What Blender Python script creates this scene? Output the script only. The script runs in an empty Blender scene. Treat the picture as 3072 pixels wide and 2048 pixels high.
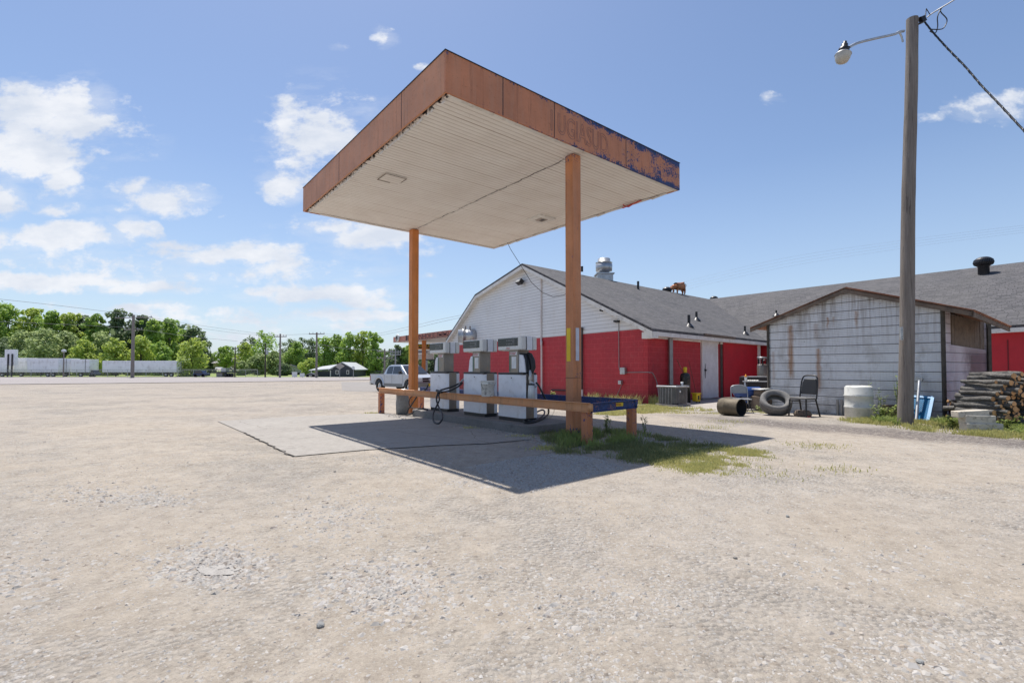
import bpy, bmesh, math, random
import numpy as np
from mathutils import Vector, Matrix, noise as mnoise
random.seed(7); NPR = np.random.RandomState(11)
SC = bpy.context.scene; COL = SC.collection

# ------------------------------------------------------------------ camera
F = 1443.07; PIT = 0.0236; SHY = 43.61; CZ = 1.25      # focal length and horizon in photograph pixels, eye height 1.25 m
cd = bpy.data.cameras.new('camera'); cam = bpy.data.objects.new('camera', cd); COL.objects.link(cam)
cam.location = (0, 0, CZ); cam.rotation_euler = (math.pi/2 + PIT, 0, 0)
cd.sensor_width = 36; cd.lens = 36*F/3072; cd.shift_y = SHY/3072; cd.clip_start = 0.1; cd.clip_end = 3000
SC.camera = cam
SC.render.resolution_x = 1024; SC.render.resolution_y = 682

# ------------------------------------------------------------------ node helper
class NT:
    def __init__(s, tree): s.t = tree; s.n = tree.nodes; s.l = tree.links
    def put(s, sock, v):
        if isinstance(v, bpy.types.NodeSocket): s.l.new(v, sock)
        elif v is not None:
            if isinstance(v, (tuple, list)) and len(v) == 3 and sock.type == 'RGBA': v = (*v, 1)
            sock.default_value = v
    def node(s, kind, ins=None, **kw):
        n = s.n.new('ShaderNode' + kind)
        for k, v in kw.items(): setattr(n, k, v)
        for k, v in (ins or {}).items(): s.put(n.inputs[k], v)
        return n
    def m(s, op, a, b=None, c=None, clamp=False):
        n = s.n.new('ShaderNodeMath'); n.operation = op; n.use_clamp = clamp
        s.put(n.inputs[0], a)
        if b is not None: s.put(n.inputs[1], b)
        if c is not None: s.put(n.inputs[2], c)
        return n.outputs[0]
    def mix(s, f, a, b, blend='MIX'):
        n = s.n.new('ShaderNodeMix'); n.data_type = 'RGBA'; n.blend_type = blend
        s.put(n.inputs[0], f); s.put(n.inputs[6], a); s.put(n.inputs[7], b); return n.outputs[2]
    def noise(s, vec, scale, detail=4, rough=.55, out='Fac', **kw):
        n = s.node('TexNoise', {'Vector': vec, 'Scale': scale, 'Detail': detail, 'Roughness': rough}, **kw); return n.outputs[out]
    def rng(s, v, a, b, c=0, d=1, smooth=False):
        n = s.node('MapRange', {'Value': v, 'From Min': a, 'From Max': b, 'To Min': c, 'To Max': d})
        if smooth: n.interpolation_type = 'SMOOTHSTEP'
        return n.outputs[0]
    def vscale(s, vec, xyz):
        n = s.node('VectorMath', operation='MULTIPLY'); s.put(n.inputs[0], vec); n.inputs[1].default_value = xyz; return n.outputs[0]
    def sep(s, vec):
        n = s.node('SeparateXYZ'); s.put(n.inputs[0], vec); return n.outputs
    def ramp(s, f, stops):
        n = s.node('ValToRGB'); s.put(n.inputs[0], f); e = n.color_ramp.elements
        while len(e) < len(stops): e.new(.5)
        for q, (p, c) in zip(e, stops): q.position = p; q.color = (*c, 1)
        return n.outputs[0]

# ------------------------------------------------------------------ sky, sun, exposure
SUN = Vector((-.1745, .3257, 1)).normalized()
EL = math.asin(SUN.z); AZ = math.atan2(SUN.x, SUN.y)
world = bpy.data.worlds.new('World'); SC.world = world; world.use_nodes = True
W = NT(world.node_tree); W.n.clear()
sky = W.node('TexSky', sky_type='NISHITA', sun_disc=False, sun_elevation=EL, sun_rotation=AZ, air_density=1.0, dust_density=.6, ozone_density=1.0)
skyc = W.node('HueSaturation', {'Hue': .504, 'Saturation': 1.04, 'Value': 1.10, 'Color': sky.outputs[0]}).outputs[0]
tcd = W.node('TexCoord').outputs['Generated']
dx, dy, dz = W.sep(tcd)
dyc = W.m('MAXIMUM', dy, .08)
cu = W.m('DIVIDE', dx, dyc); cv = W.m('DIVIDE', dz, dyc)          # a flat cloud layer seen towards +Y
cxyz = W.node('CombineXYZ', {'X': cu, 'Y': cv}).outputs[0]
warp = W.node('TexNoise', {'Vector': cxyz, 'Scale': 5.0, 'Detail': 5.0, 'Roughness': .6}).outputs['Color']
wv = W.node('VectorMath', operation='MULTIPLY_ADD'); W.put(wv.inputs[0], warp); wv.inputs[1].default_value = (.12, .07, 0); 
addc = W.node('VectorMath', operation='ADD'); W.put(addc.inputs[0], cxyz); addc.inputs[1].default_value = (-.06, -.035, 0)
W.put(wv.inputs[2], addc.outputs[0]); cw = wv.outputs[0]
clouds = [(95,235,190,62,1),(40,330,150,75,1),(160,270,130,50,1),(130,400,60,25,.8),(10,190,60,30,.8),(20,455,55,45,.9),(370,450,118,44,1),(300,430,60,30,.7),(715,300,115,72,1),(790,350,60,40,.9),
 (665,425,70,45,1),(90,540,250,34,1),(280,525,70,30,.9),(520,582,180,30,1),(420,560,90,18,.7),(845,542,130,40,1),(770,525,80,25,.8),(120,645,300,26,1),(330,655,170,20,.9),(740,672,190,26,1),(830,690,90,18,.8),(590,668,90,18,.8),
 (350,708,120,17,.8),(760,722,190,18,.8),(500,760,170,20,.65),(840,750,110,16,.5),(520,725,80,12,.5),(200,600,340,40,.45),(600,630,340,45,.42),(430,735,480,50,.42),(100,300,230,150,.45),(740,300,160,140,.42),(830,545,220,60,.4),(885,75,30,26,.55),(780,88,25,14,.35),(1775,222,34,20,.4),(2275,245,85,34,.62),(2150,262,50,16,.45),(2345,215,40,25,.5),(970,140,26,12,.3),(985,640,26,9,.45),(120,478,60,20,.5),(250,485,60,14,.45),(520,490,20,12,.35),(760,225,40,16,.35)]
msk = None
for (x, y, rx, ry, st) in clouds:
    x, y, rx, ry = x*1.30612, y*1.30612, rx*1.30612, ry*1.30612
    px = (x - 1536)/F; pv = (1101.7 - y)/F
    sb = W.node('VectorMath', operation='SUBTRACT'); W.put(sb.inputs[0], cw); sb.inputs[1].default_value = (px, pv, 0)
    ml = W.node('VectorMath', operation='MULTIPLY'); W.put(ml.inputs[0], sb.outputs[0]); ml.inputs[1].default_value = (F/rx/1.3, F/ry/1.32, 0)
    ln = W.node('VectorMath', operation='LENGTH'); W.put(ln.inputs[0], ml.outputs[0])
    g = W.m('MULTIPLY_ADD', ln.outputs['Value'], -st, st, clamp=True)
    msk = g if msk is None else W.m('MAXIMUM', msk, g)
n1 = W.noise(W.vscale(cxyz, (1, 1.7, 1)), 9.0, 9, .62)
n2 = W.noise(W.vscale(cxyz, (1, 1.5, 1)), 26.0, 6, .6)
dens = W.m('ADD', W.m('MULTIPLY', msk, 1.55), W.m('MULTIPLY', W.m('SUBTRACT', n1, .5), 3.2))
dens = W.m('ADD', dens, W.m('MULTIPLY', W.m('SUBTRACT', n2, .5), 1.1))
dens = W.m('MULTIPLY', dens, W.rng(msk, .0, .12))
alpha = W.rng(dens, .22, 1.0, 0, .95, smooth=True)
shade = W.rng(W.noise(W.vscale(cxyz, (1, 2.2, 1)), 6.0, 6, .6), .40, .62, 1.0, .25)
wn_ = W.noise(W.vscale(cxyz, (1, 3, 1)), 6.0, 9, .66); al2 = W.m('MULTIPLY', W.rng(W.m('ADD', msk, W.m('MULTIPLY', W.m('SUBTRACT', wn_, .5), 1.7)), .12, 1.0, 0, .62), W.rng(msk, 0, .12)); alpha = W.m('MAXIMUM', alpha, al2)
cloudc = W.mix(shade, (4.9, 5.4, 6.3), (6.9, 7.05, 7.4))
haze = W.rng(dz, 0.0, .36, .60, 0.0)
skyh = W.mix(haze, skyc, (3.7, 4.75, 6.5))
full = W.mix(alpha, skyh, cloudc)
bg = W.node('Background', {'Color': full, 'Strength': .104})
W.l.new(bg.outputs[0], W.node('OutputWorld').inputs[0])
sl = bpy.data.lights.new('sun', 'SUN'); sl.energy = 5.0; sl.angle = math.radians(.53); sl.color = (1, .95, .88)
so = bpy.data.objects.new('sun', sl); COL.objects.link(so); so.rotation_euler = SUN.to_track_quat('Z', 'Y').to_euler(); so.location = (0, 0, 50)
SC.view_settings.view_transform = 'Standard'; SC.view_settings.look = 'None'; SC.view_settings.exposure = .34; SC.view_settings.gamma = 1

# ------------------------------------------------------------------ places measured from the photograph
cP, sP = math.cos(PIT), math.sin(PIT)
def ray(px, py):
    X = (px - 1536)/F; Z = (1024 + SHY - py)/F
    return X, cP - Z*sP, sP + Z*cP
KN = [(-1e4, 0), (12, 0), (14, -.06), (19, -.1), (28, -.2), (33, -.38), (60, -.62), (105, -.9), (400, -.9), (1e5, -.9)]
def T(y):
    for (a, p), (b, q) in zip(KN, KN[1:]):
        if a <= y <= b: return p + (q - p)*(y - a)/(b - a)
    return 0
def GT(px, py):
    z = 0
    for _ in range(30):
        r = ray(px, py); t = (z - CZ)/r[2]; z = .5*z + .5*T(r[1]*t)
    return Vector((r[0]*t, r[1]*t, T(r[1]*t)))
def At(px, py, Y):
    r = ray(px, py); t = Y/r[1]; return Vector((r[0]*t, Y, CZ + r[2]*t))
def OnPlane(px, py, P0, P1, off=0.0):
    d = Vector((P1[0]-P0[0], P1[1]-P0[1])).normalized(); n = Vector((d.y, -d.x))
    r = ray(px, py); q = Vector((P0[0], P0[1])) + n*off
    t = q.dot(n)/(r[0]*n.x + r[1]*n.y); return Vector((r[0]*t, r[1]*t, CZ + r[2]*t))
def Xat(px, Y, z=0): return (px - 1536)/F*(Y*cP + (z - CZ)*sP)

# ------------------------------------------------------------------ mesh helper
class MB:
    def __init__(s): s.v = []; s.f = []; s.sm = []; s.uv = None
    def add(s, vs, fs, sm=False):
        o = len(s.v); s.v += [Vector(v) for v in vs]; s.f += [tuple(i + o for i in f) for f in fs]; s.sm += [sm]*len(fs); return s
    def box(s, x0, y0, z0, x1, y1, z1):
        return s.add([(x0,y0,z0),(x1,y0,z0),(x1,y1,z0),(x0,y1,z0),(x0,y0,z1),(x1,y0,z1),(x1,y1,z1),(x0,y1,z1)],
                     [(0,3,2,1),(4,5,6,7),(0,1,5,4),(1,2,6,5),(2,3,7,6),(3,0,4,7)])
    def cbox(s, c, d): return s.box(c[0]-d[0]/2, c[1]-d[1]/2, c[2]-d[2]/2, c[0]+d[0]/2, c[1]+d[1]/2, c[2]+d[2]/2)
    def beam(s, p, q, w, h, up=(0, 0, 1)):
        p, q = Vector(p), Vector(q); d = (q - p).normalized(); u = Vector(up)
        a = d.cross(u); a = a.normalized() if a.length > 1e-5 else Vector((1, 0, 0)); b = a.cross(d).normalized()
        a = a*w/2; b = b*h/2
        return s.add([p-a-b, p+a-b, p+a+b, p-a+b, q-a-b, q+a-b, q+a+b, q-a+b], [(0,3,2,1),(4,5,6,7),(0,1,5,4),(1,2,6,5),(2,3,7,6),(3,0,4,7)])
    def cyl(s, p, q, r0, r1=None, n=16, caps=True, sm=True):
        r1 = r0 if r1 is None else r1; p, q = Vector(p), Vector(q); d = (q - p).normalized()
        a = d.orthogonal().normalized(); b = d.cross(a); o = len(s.v); vs = []
        for c, r in ((p, r0), (q, r1)):
            for i in range(n):
                t = 2*math.pi*i/n; vs.append(c + a*math.cos(t)*r + b*math.sin(t)*r)
        s.add(vs, [(i, (i+1) % n, n + (i+1) % n, n + i) for i in range(n)], sm)
        if caps: s.add(vs, [tuple(range(n-1, -1, -1)), tuple(range(n, 2*n))])
        return s
    def tube(s, pts, r, n=8, caps=True):
        pts = [Vector(p) for p in pts]; rs = r if isinstance(r, (list, tuple)) else [r]*len(pts); vs = []
        prev = None
        for i, p in enumerate(pts):
            d = (pts[min(i+1, len(pts)-1)] - pts[max(i-1, 0)]).normalized()
            if prev is None: a = d.orthogonal().normalized()
            else: a = (prev - d*prev.dot(d)).normalized()
            prev = a; b = d.cross(a)
            for k in range(n):
                t = 2*math.pi*k/n; vs.append(p + (a*math.cos(t) + b*math.sin(t))*rs[i])
        fs = [(i*n+k, i*n+(k+1) % n, (i+1)*n+(k+1) % n, (i+1)*n+k) for i in range(len(pts)-1) for k in range(n)]
        s.add(vs, fs, True)
        if caps: s.add(vs, [tuple(range(n-1, -1, -1)), tuple(range(len(vs)-n, len(vs)))])
        return s
    def lathe(s, prof, n=24, c=(0, 0, 0), axis=None, sm=True):
        c = Vector(c); A = Matrix.Identity(3) if axis is None else Vector(axis).to_track_quat('Z', 'Y').to_matrix()
        vs = []
        for r, z in prof:
            for k in range(n):
                t = 2*math.pi*k/n; vs.append(c + A @ Vector((r*math.cos(t), r*math.sin(t), z)))
        fs = [(i*n+k, i*n+(k+1) % n, (i+1)*n+(k+1) % n, (i+1)*n+k) for i in range(len(prof)-1) for k in range(n)]
        return s.add(vs, fs, sm)
    def prism(s, poly, off):
        off = Vector(off); P = [Vector(p) for p in poly]; n = len(P)
        return s.add(P + [p + off for p in P], [tuple(range(n-1, -1, -1)), tuple(range(n, 2*n))] + [(i, (i+1) % n, n+(i+1) % n, n+i) for i in range(n)])
    def quad(s, *p): return s.add(p, [tuple(range(len(p)))])
    def xf(s, M):
        s.v = [M @ v for v in s.v]; return s
    def build(s, name, mat, parent=None, world=False, bevel=0, seg=2, smooth=None, **props):
        vs = s.v
        if world and parent is not None:
            R = Matrix.Translation(parent['_l'] if '_l' in parent else (0,0,0)) @ Matrix.Rotation(parent['_r'] if '_r' in parent else 0, 4, 'Z')
            Ri = R.inverted(); vl = [Ri @ v for v in vs]
        else: vl = vs
        me = bpy.data.meshes.new(name); me.from_pydata([tuple(v) for v in vl], [], s.f)
        nf = len(s.f)
        me.polygons.foreach_set('use_smooth', s.sm if smooth is None else [smooth]*nf)
        uvl = me.uv_layers.new(name='UV')
        uvs = np.zeros((len(me.loops), 2), dtype=np.float32)
        li = 0
        for f in s.f:
            p0, p1, p2 = vs[f[0]], vs[f[1]], vs[f[2]]
            n = (p1 - p0).cross(p2 - p0)
            if len(f) > 3 and n.length < 1e-9: n = (p2 - p0).cross(vs[f[3]] - p0)
            n = n.normalized() if n.length > 0 else Vector((0, 0, 1))
            if abs(n.z) > .985: h, u = Vector((1, 0, 0)), Vector((0, 1, 0))
            else:
                h = Vector((0, 0, 1)).cross(n).normalized(); u = n.cross(h)
            for i in f:
                uvs[li] = (vs[i].dot(h), vs[i].dot(u)); li += 1
        uvl.data.foreach_set('uv', uvs.ravel())
        if mat is not None: me.materials.append(mat)
        o = bpy.data.objects.new(name, me); COL.objects.link(o)
        if parent is not None:
            o.parent = parent
            for k in ('_l', '_r'):
                if k in parent: o[k] = parent[k]
        if bevel:
            b = o.modifiers.new('b', 'BEVEL'); b.width = bevel; b.segments = seg; b.limit_method = 'ANGLE'; b.angle_limit = math.radians(40)
            me.polygons.foreach_set('use_smooth', [True]*nf)
            w = o.modifiers.new('w', 'WEIGHTED_NORMAL')
        for k, v in props.items(): o[k] = v
        return o
def thing(name, label, cat, loc=(0, 0, 0), rz=0, group=None):
    o = bpy.data.objects.new(name, None); COL.objects.link(o); o.location = loc; o.rotation_euler = (0, 0, rz)
    o['label'] = label; o['category'] = cat
    if group: o['group'] = group
    o['_l'] = list(loc); o['_r'] = rz; o.empty_display_size = .1
    return o
def tag(o, label, cat, group=None):
    o['label'] = label; o['category'] = cat
    if group: o['group'] = group
    return o
def struct(o): o['kind'] = 'structure'; return o
def stuff(o, label, cat): o['kind'] = 'stuff'; o['label'] = label; o['category'] = cat; return o
def dup(root, loc, rz, label=None, scale=None):
    r = root.copy(); COL.objects.link(r); r.location = loc; r.rotation_euler = (0, 0, rz)
    if scale: r.scale = scale
    if label: r['label'] = label
    def rec(a, b):
        for ch in list(a.children):
            c = ch.copy(); COL.objects.link(c); c.parent = b; rec(ch, c)
    rec(root, r); return r
FONT = None
def text_mb(txt, size, org, xd, up, depth=.0, outline=0.0, ext=.004, sx=1.0):
    """lettering as flat mesh: baseline starts at org, runs along xd, up is the letter height"""
    cu_ = bpy.data.curves.new('t', 'FONT'); cu_.body = txt; cu_.size = size; cu_.extrude = ext; cu_.resolution_u = 3
    if outline: cu_.fill_mode = 'NONE'; cu_.bevel_depth = outline; cu_.extrude = 0; cu_.bevel_resolution = 0
    ob = bpy.data.objects.new('t', cu_); COL.objects.link(ob); bpy.context.view_layer.update()
    me = bpy.data.meshes.new_from_object(ob.evaluated_get(bpy.context.evaluated_depsgraph_get()))
    xd = Vector(xd).normalized(); up = Vector(up).normalized(); nn = xd.cross(up); org = Vector(org)
    b = MB(); b.add([org + xd*v.co.x*sx + up*v.co.y + nn*(v.co.z + depth) for v in me.vertices], [tuple(p.vertices) for p in me.polygons])
    bpy.data.objects.remove(ob); bpy.data.curves.remove(cu_); bpy.data.meshes.remove(me)
    return b

# ------------------------------------------------------------------ materials
def newmat(name):
    m = bpy.data.materials.new(name); m.use_nodes = True; t = NT(m.node_tree); t.n.clear()
    p = t.node('BsdfPrincipled'); o = t.node('OutputMaterial'); t.l.new(p.outputs[0], o.inputs[0]); t.p = p
    return m, t
def uvc(t): return t.node('TexCoord').outputs['UV']
def obc(t): return t.node('TexCoord').outputs['Object']
def bump(t, h, strength, dist=.02):
    b = t.node('Bump', {'Strength': strength, 'Distance': dist, 'Height': h}); t.put(t.p.inputs['Normal'], b.outputs[0])
def simple(name, col, rough=.6, metal=0, dirt=None, dscale=6, damt=.5, bmp=0, bscale=40, var=.12, spec=.5):
    m, t = newmat(name); co = obc(t)
    n = t.noise(co, dscale, 5, .6); c = t.mix(t.rng(n, .3, .7, 0, 1), tuple(x*(1-var) for x in col), tuple(min(1, x*(1+var)) for x in col))
    if dirt:
        d = t.noise(co, dscale*2.3, 6, .68); c = t.mix(t.rng(d, .52, .68, 0, damt), c, dirt)
    t.put(t.p.inputs['Base Color'], c); t.p.inputs['Roughness'].default_value = rough; t.p.inputs['Metallic'].default_value = metal
    t.p.inputs['Specular IOR Level'].default_value = spec
    if bmp: bump(t, t.noise(co, bscale, 5, .6), bmp)
    return m
M = {}
M['black'] = simple('black_plastic', (.018, .018, .02), .45, bmp=.1)
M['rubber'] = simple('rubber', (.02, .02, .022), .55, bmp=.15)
M['black_metal'] = simple('black_metal', (.025, .025, .028), .4, .3, (.12, .1, .08), 9, .4)
M['white_paint'] = simple('white_paint', (.76, .78, .82), .42, 0, (.35, .31, .25), 3.2, .30, var=.06)
M['cream_plastic'] = simple('cream_plastic', (.70, .70, .67), .45, 0, (.38, .34, .26), 6, .35, var=.05)
M['steel'] = simple('brushed_steel', (.23, .21, .185), .38, .55, (.30, .22, .14), 4, .45, var=.15)
M['galv'] = simple('galvanised_steel', (.45, .46, .47), .42, .75, (.22, .18, .14), 5, .35, var=.2)
M['conduit'] = simple('grey_conduit', (.30, .30, .30), .5, .4)
M['redpipe'] = simple('red_conduit', (.16, .02, .025), .6)
M['pvc'] = simple('white_pvc', (.62, .58, .56), .45, 0, (.4, .33, .3), 4, .4)
M['glass_dark'] = simple('display_glass', (.012, .013, .015), .08, var=.2)
M['digits'] = simple('grey_digits', (.16, .16, .16), .4)
M['white_trim'] = simple('white_trim', (.70, .68, .64), .55, 0, (.33, .27, .2), 2.2, .45)
M['wood_old'] = simple('weathered_board', (.16, .12, .09), .85, 0, (.06, .045, .035), 3, .7, .5, 30, .25)
M['rust'] = simple('rusty_roof', (.26, .10, .045), .85, 0, (.45, .35, .28), 3, .5, .4, 20, .3)
M['door'] = simple('white_door', (.62, .62, .63), .5, 0, (.42, .40, .38), 2.5, .35)
M['yellow'] = simple('yellow_paint', (.75, .53, .02), .5, 0, (.4, .25, .05), 8, .3)
M['lightgrey'] = simple('pale_reflector', (.52, .55, .63), .5)
M['yellowtape'] = simple('yellow_reflector', (.72, .50, .01), .5)
M['concrete_can'] = simple('concrete_can', (.26, .26, .25), .9, 0, (.12, .12, .12), 9, .6, .5, 60)
M['bluetank'] = simple('blue_paint', (.02, .06, .22), .35)
M['orangecap'] = simple('orange_plastic', (.85, .33, .03), .4)
M['paper'] = simple('white_paper', (.72, .73, .72), .8)
M['redink'] = simple('red_ink', (.5, .06, .05), .7)
M['carglass'] = simple('car_glass', (.03, .035, .045), .06, spec=.8)
M['chrome'] = simple('chrome', (.55, .56, .58), .18, 1)
M['lamp_glass'] = simple('lamp_glass', (.42, .40, .35), .2)
M['copper'] = simple('bronze_pig', (.36, .13, .055), .3, .35, (.62, .40, .22), 5, .6, .3, 12, .4)

def rustpaint(name, orange, blue, thr, edge=0.0, vmin=0, vmax=1, uramp=None, sc=3.0, xmask=None):
    """orange paint peeled to the old blue coat: spots, streaks and worn edges in the object's own coordinates"""
    m, t = newmat(name); uv = uvc(t); u, v, _ = t.sep(uv)
    big = t.noise(uv, sc*.9, 6, .72); fine = t.noise(uv, sc*9, 5, .75)
    st = t.noise(t.vscale(uv, (1, .12, 1)), sc*9, 4, .7)
    k = t.m('ADD', t.m('ADD', t.m('MULTIPLY', big, .43), t.m('MULTIPLY', fine, .45)), t.m('MULTIPLY', st, .12))
    if edge:
        e = t.m('MINIMUM', t.m('SUBTRACT', v, vmin), t.m('SUBTRACT', vmax, v)); k = t.m('ADD', k, t.rng(e, 0, edge, .11, 0))
    if uramp: k = t.m('ADD', k, t.rng(u, uramp[0], uramp[1], uramp[2], uramp[3]))
    mask = t.rng(k, thr, thr + .035, 0, 1)
    oc = t.mix(t.rng(t.noise(uv, sc*.6, 5, .6), .3, .72), tuple(x*.82 for x in orange), tuple(min(1, x*1.18) for x in orange))
    oc = t.mix(t.rng(t.noise(t.vscale(uv, (1, .06, 1)), 7, 4, .7), .45, .8, 0, .35), oc, (.42, .30, .22))
    oc = t.mix(t.rng(t.noise(t.vscale(uv, (1, .045, 1)), 11, 5, .75), .54, .66, 0, .5), oc, tuple(x*.42 for x in orange))
    oc = t.mix(t.rng(fine, .60, .70, 0, .55), oc, (.10, .05, .035))
    bc = t.mix(t.rng(t.noise(uv, sc*4, 4, .6), .35, .7), blue, tuple(x*.4 + .01 for x in blue))
    t.put(t.p.inputs['Base Color'], t.mix(mask, oc, bc)); t.put(t.p.inputs['Roughness'], t.rng(fine, .3, .7, .5, .75))
    bump(t, t.m('ADD', t.m('MULTIPLY', mask, -.6), fine), .35, .004)
    return m
BL = (.025, .055, .19)
M['fascia'] = rustpaint('fascia_paint', (.50, .20, .10), BL, .592, .13, 5.1, 5.68, (.8, 6.4, -.06, .115), 2.4)
M['fascia_l'] = rustpaint('fascia_paint_left', (.54, .25, .135), BL, .74, .04, 5.1, 5.68, None, 2.0)
M['column'] = rustpaint('column_paint', (.50, .20, .085), BL, .585, .25, 0.0, 5.1, None, 3.2)
M['column_far'] = rustpaint('column_paint_far', (.62, .21, .05), BL, .665, 0, 0, 1, None, 3.2)
M['rail'] = rustpaint('rail_paint', (.62, .30, .13), BL, .625, 0, 0, 1, None, 3.0)
M['railblue'] = rustpaint('rail_paint_blue', (.30, .13, .10), (.02, .06, .21), .43, 0, 0, 1, None, 3.5)
M['post'] = rustpaint('post_paint', (.52, .19, .08), BL, .52, 0, 0, 1, None, 1.8)

def m_soffit():
    m, t = newmat('ribbed_soffit'); uv = uvc(t); u, v, _ = t.sep(uv)
    ph = t.m('FRACT', t.m('MULTIPLY', v, 1/.1016)); groove = t.rng(t.m('ABSOLUTE', t.m('SUBTRACT', ph, .5)), .36, .5, 0, 1, True)
    ph3 = t.m('FRACT', t.m('MULTIPLY', v, 1/.508)); seam = t.rng(t.m('ABSOLUTE', t.m('SUBTRACT', ph3, .5)), .478, .495, 0, 1)
    c = t.mix(t.rng(t.noise(uv, 1.1, 5, .6), .3, .7), (.76, .71, .65), (.86, .83, .78))
    c = t.mix(t.m('MULTIPLY', groove, .5), c, (.36, .29, .22))
    c = t.mix(t.m('MULTIPLY', seam, t.rng(t.noise(t.vscale(uv, (.5, 8, 1)), 1.4, 4, .6), .36, .58, 0, .9)), c, (.26, .15, .09))
    c = t.mix(t.rng(t.noise(t.vscale(uv, (.5, 3, 1)), 2.2, 6, .7), .58, .78, 0, .35), c, (.42, .34, .27))
    c = t.mix(t.rng(t.noise(uv, 18, 3, .6), .71, .74, 0, .8), c, (.10, .07, .05))
    t.put(t.p.inputs['Base Color'], c); t.p.inputs['Roughness'].default_value = .6
    bump(t, t.m('MULTIPLY', groove, -1), .8, .012); return m
M['soffit'] = m_soffit()

def m_block(name, base, dark):
    m, t = newmat(name); uv = uvc(t)
    br = t.node('TexBrick', {'Vector': uv, 'Color1': base, 'Color2': tuple(x*.92 for x in base), 'Mortar': tuple(min(1, x*1.45 + .035) for x in base), 'Scale': 1.0, 'Mortar Size': .007, 'Mortar Smooth': .4, 'Brick Width': .406, 'Row Height': .203, 'Bias': -.2}, offset=.5)
    c = t.mix(t.rng(t.noise(uv, 1.3, 6, .65), .3, .72, 0, .75), br.outputs['Color'], dark); c = t.mix(t.rng(t.noise(uv, 5, 6, .75), .52, .72, 0, .35), c, (.42, .12, .11))
    c = t.mix(t.rng(t.noise(uv, 16, 4, .7), .66, .74, 0, .35), c, (.5, .25, .22))
    c = t.mix(t.m('MULTIPLY', t.rng(t.sep(uv)[1], -.1, .45, .55, 0), t.rng(t.noise(uv, 3, 4, .7), .3, .65)), c, (.16, .06, .05))
    t.put(t.p.inputs['Base Color'], c); t.p.inputs['Roughness'].default_value = .6
    bump(t, t.m('ADD', t.m('MULTIPLY', br.outputs['Fac'], -1), t.m('MULTIPLY', t.noise(uv, 120, 3, .6), .5)), .5, .006); return m
M['block'] = m_block('red_block', (.46, .022, .032), (.34, .014, .025))
M['redpanel'] = simple('red_panel', (.45, .014, .026), .55, 0, (.4, .02, .03), 1.5, .4, .15, 90)

def m_siding(name, pitch, base, stain, seamw=.12, rustcols=None):
    m, t = newmat(name); uv = uvc(t); u, v, _ = t.sep(uv)
    ph = t.m('FRACT', t.m('MULTIPLY', v, 1/pitch)); line = t.rng(ph, 0, seamw, 1, 0)
    row = t.m('FLOOR', t.m('MULTIPLY', v, 1/pitch))
    rn = t.node('TexWhiteNoise', {'W': row}, noise_dimensions='1D').outputs['Value']
    jp = t.m('FRACT', t.m('ADD', t.m('MULTIPLY', u, 1/3.6), rn)); joint = t.rng(t.m('ABSOLUTE', t.m('SUBTRACT', jp, .5)), .002, .0035, 1, 0)
    c = t.mix(t.rng(t.noise(uv, .9, 5, .6), .3, .7), tuple(x*.9 for x in base), base)
    c = t.mix(t.rng(rn, 0, 1, 0, .10), c, (.45, .42, .38))
    c = t.mix(t.m('MULTIPLY', line, .72), c, (.20, .19, .18)); c = t.mix(t.m('MULTIPLY', joint, .28), c, (.2, .18, .16))
    c = t.mix(t.rng(t.noise(t.vscale(uv, (1, .3, 1)), 1.7, 6, .7), .55, .8, 0, .45), c, stain)
    t.put(t.p.inputs['Base Color'], c); t.p.inputs['Roughness'].default_value = .5
    bump(t, ph, .7, .012); return m
M['siding'] = m_siding('white_siding', .150, (.76, .76, .76), (.50, .42, .32), .20)
def m_shed():
    m, t = newmat('shed_metal'); uv = uvc(t); u, v, _ = t.sep(uv)
    ph = t.m('FRACT', t.m('MULTIPLY', v, 1/.229)); rib = t.rng(t.m('ABSOLUTE', t.m('SUBTRACT', ph, .5)), .44, .49, 0, 1, True)
    ph2 = t.m('FRACT', t.m('MULTIPLY', v, 1/.0458)); mr = t.rng(t.m('ABSOLUTE', t.m('SUBTRACT', ph2, .5)), .36, .5, 0, 1, True)
    c = t.mix(t.rng(t.noise(uv, 1.2, 5, .6), .3, .7), (.60, .62, .65), (.70, .72, .75))
    c = t.mix(t.m('MULTIPLY', mr, .30), c, (.26, .26, .27)); c = t.mix(t.m('MULTIPLY', rib, .62), c, (.10, .10, .11))
    streak = t.noise(t.vscale(uv, (1, .05, 1)), 26, 3, .7)
    c = t.mix(t.rng(streak, .54, .74, 0, .32), c, (.30, .28, .26)); c = t.mix(t.m('MULTIPLY', t.rng(t.noise(t.vscale(uv, (1, .5, 1)), 2.0, 6, .75), .5, .68), .45), c, (.24, .22, .20))
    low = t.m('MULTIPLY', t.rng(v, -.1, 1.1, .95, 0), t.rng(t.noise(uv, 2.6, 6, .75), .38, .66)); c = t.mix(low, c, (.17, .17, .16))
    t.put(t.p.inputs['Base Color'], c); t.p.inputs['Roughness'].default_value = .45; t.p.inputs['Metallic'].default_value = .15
    bump(t, t.m('ADD', t.m('MULTIPLY', rib, 1), t.m('MULTIPLY', mr, .2)), 1.0, .02)
    return m, t, c, u, v
M['shed'], TS, CS, US, VS = m_shed()

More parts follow.
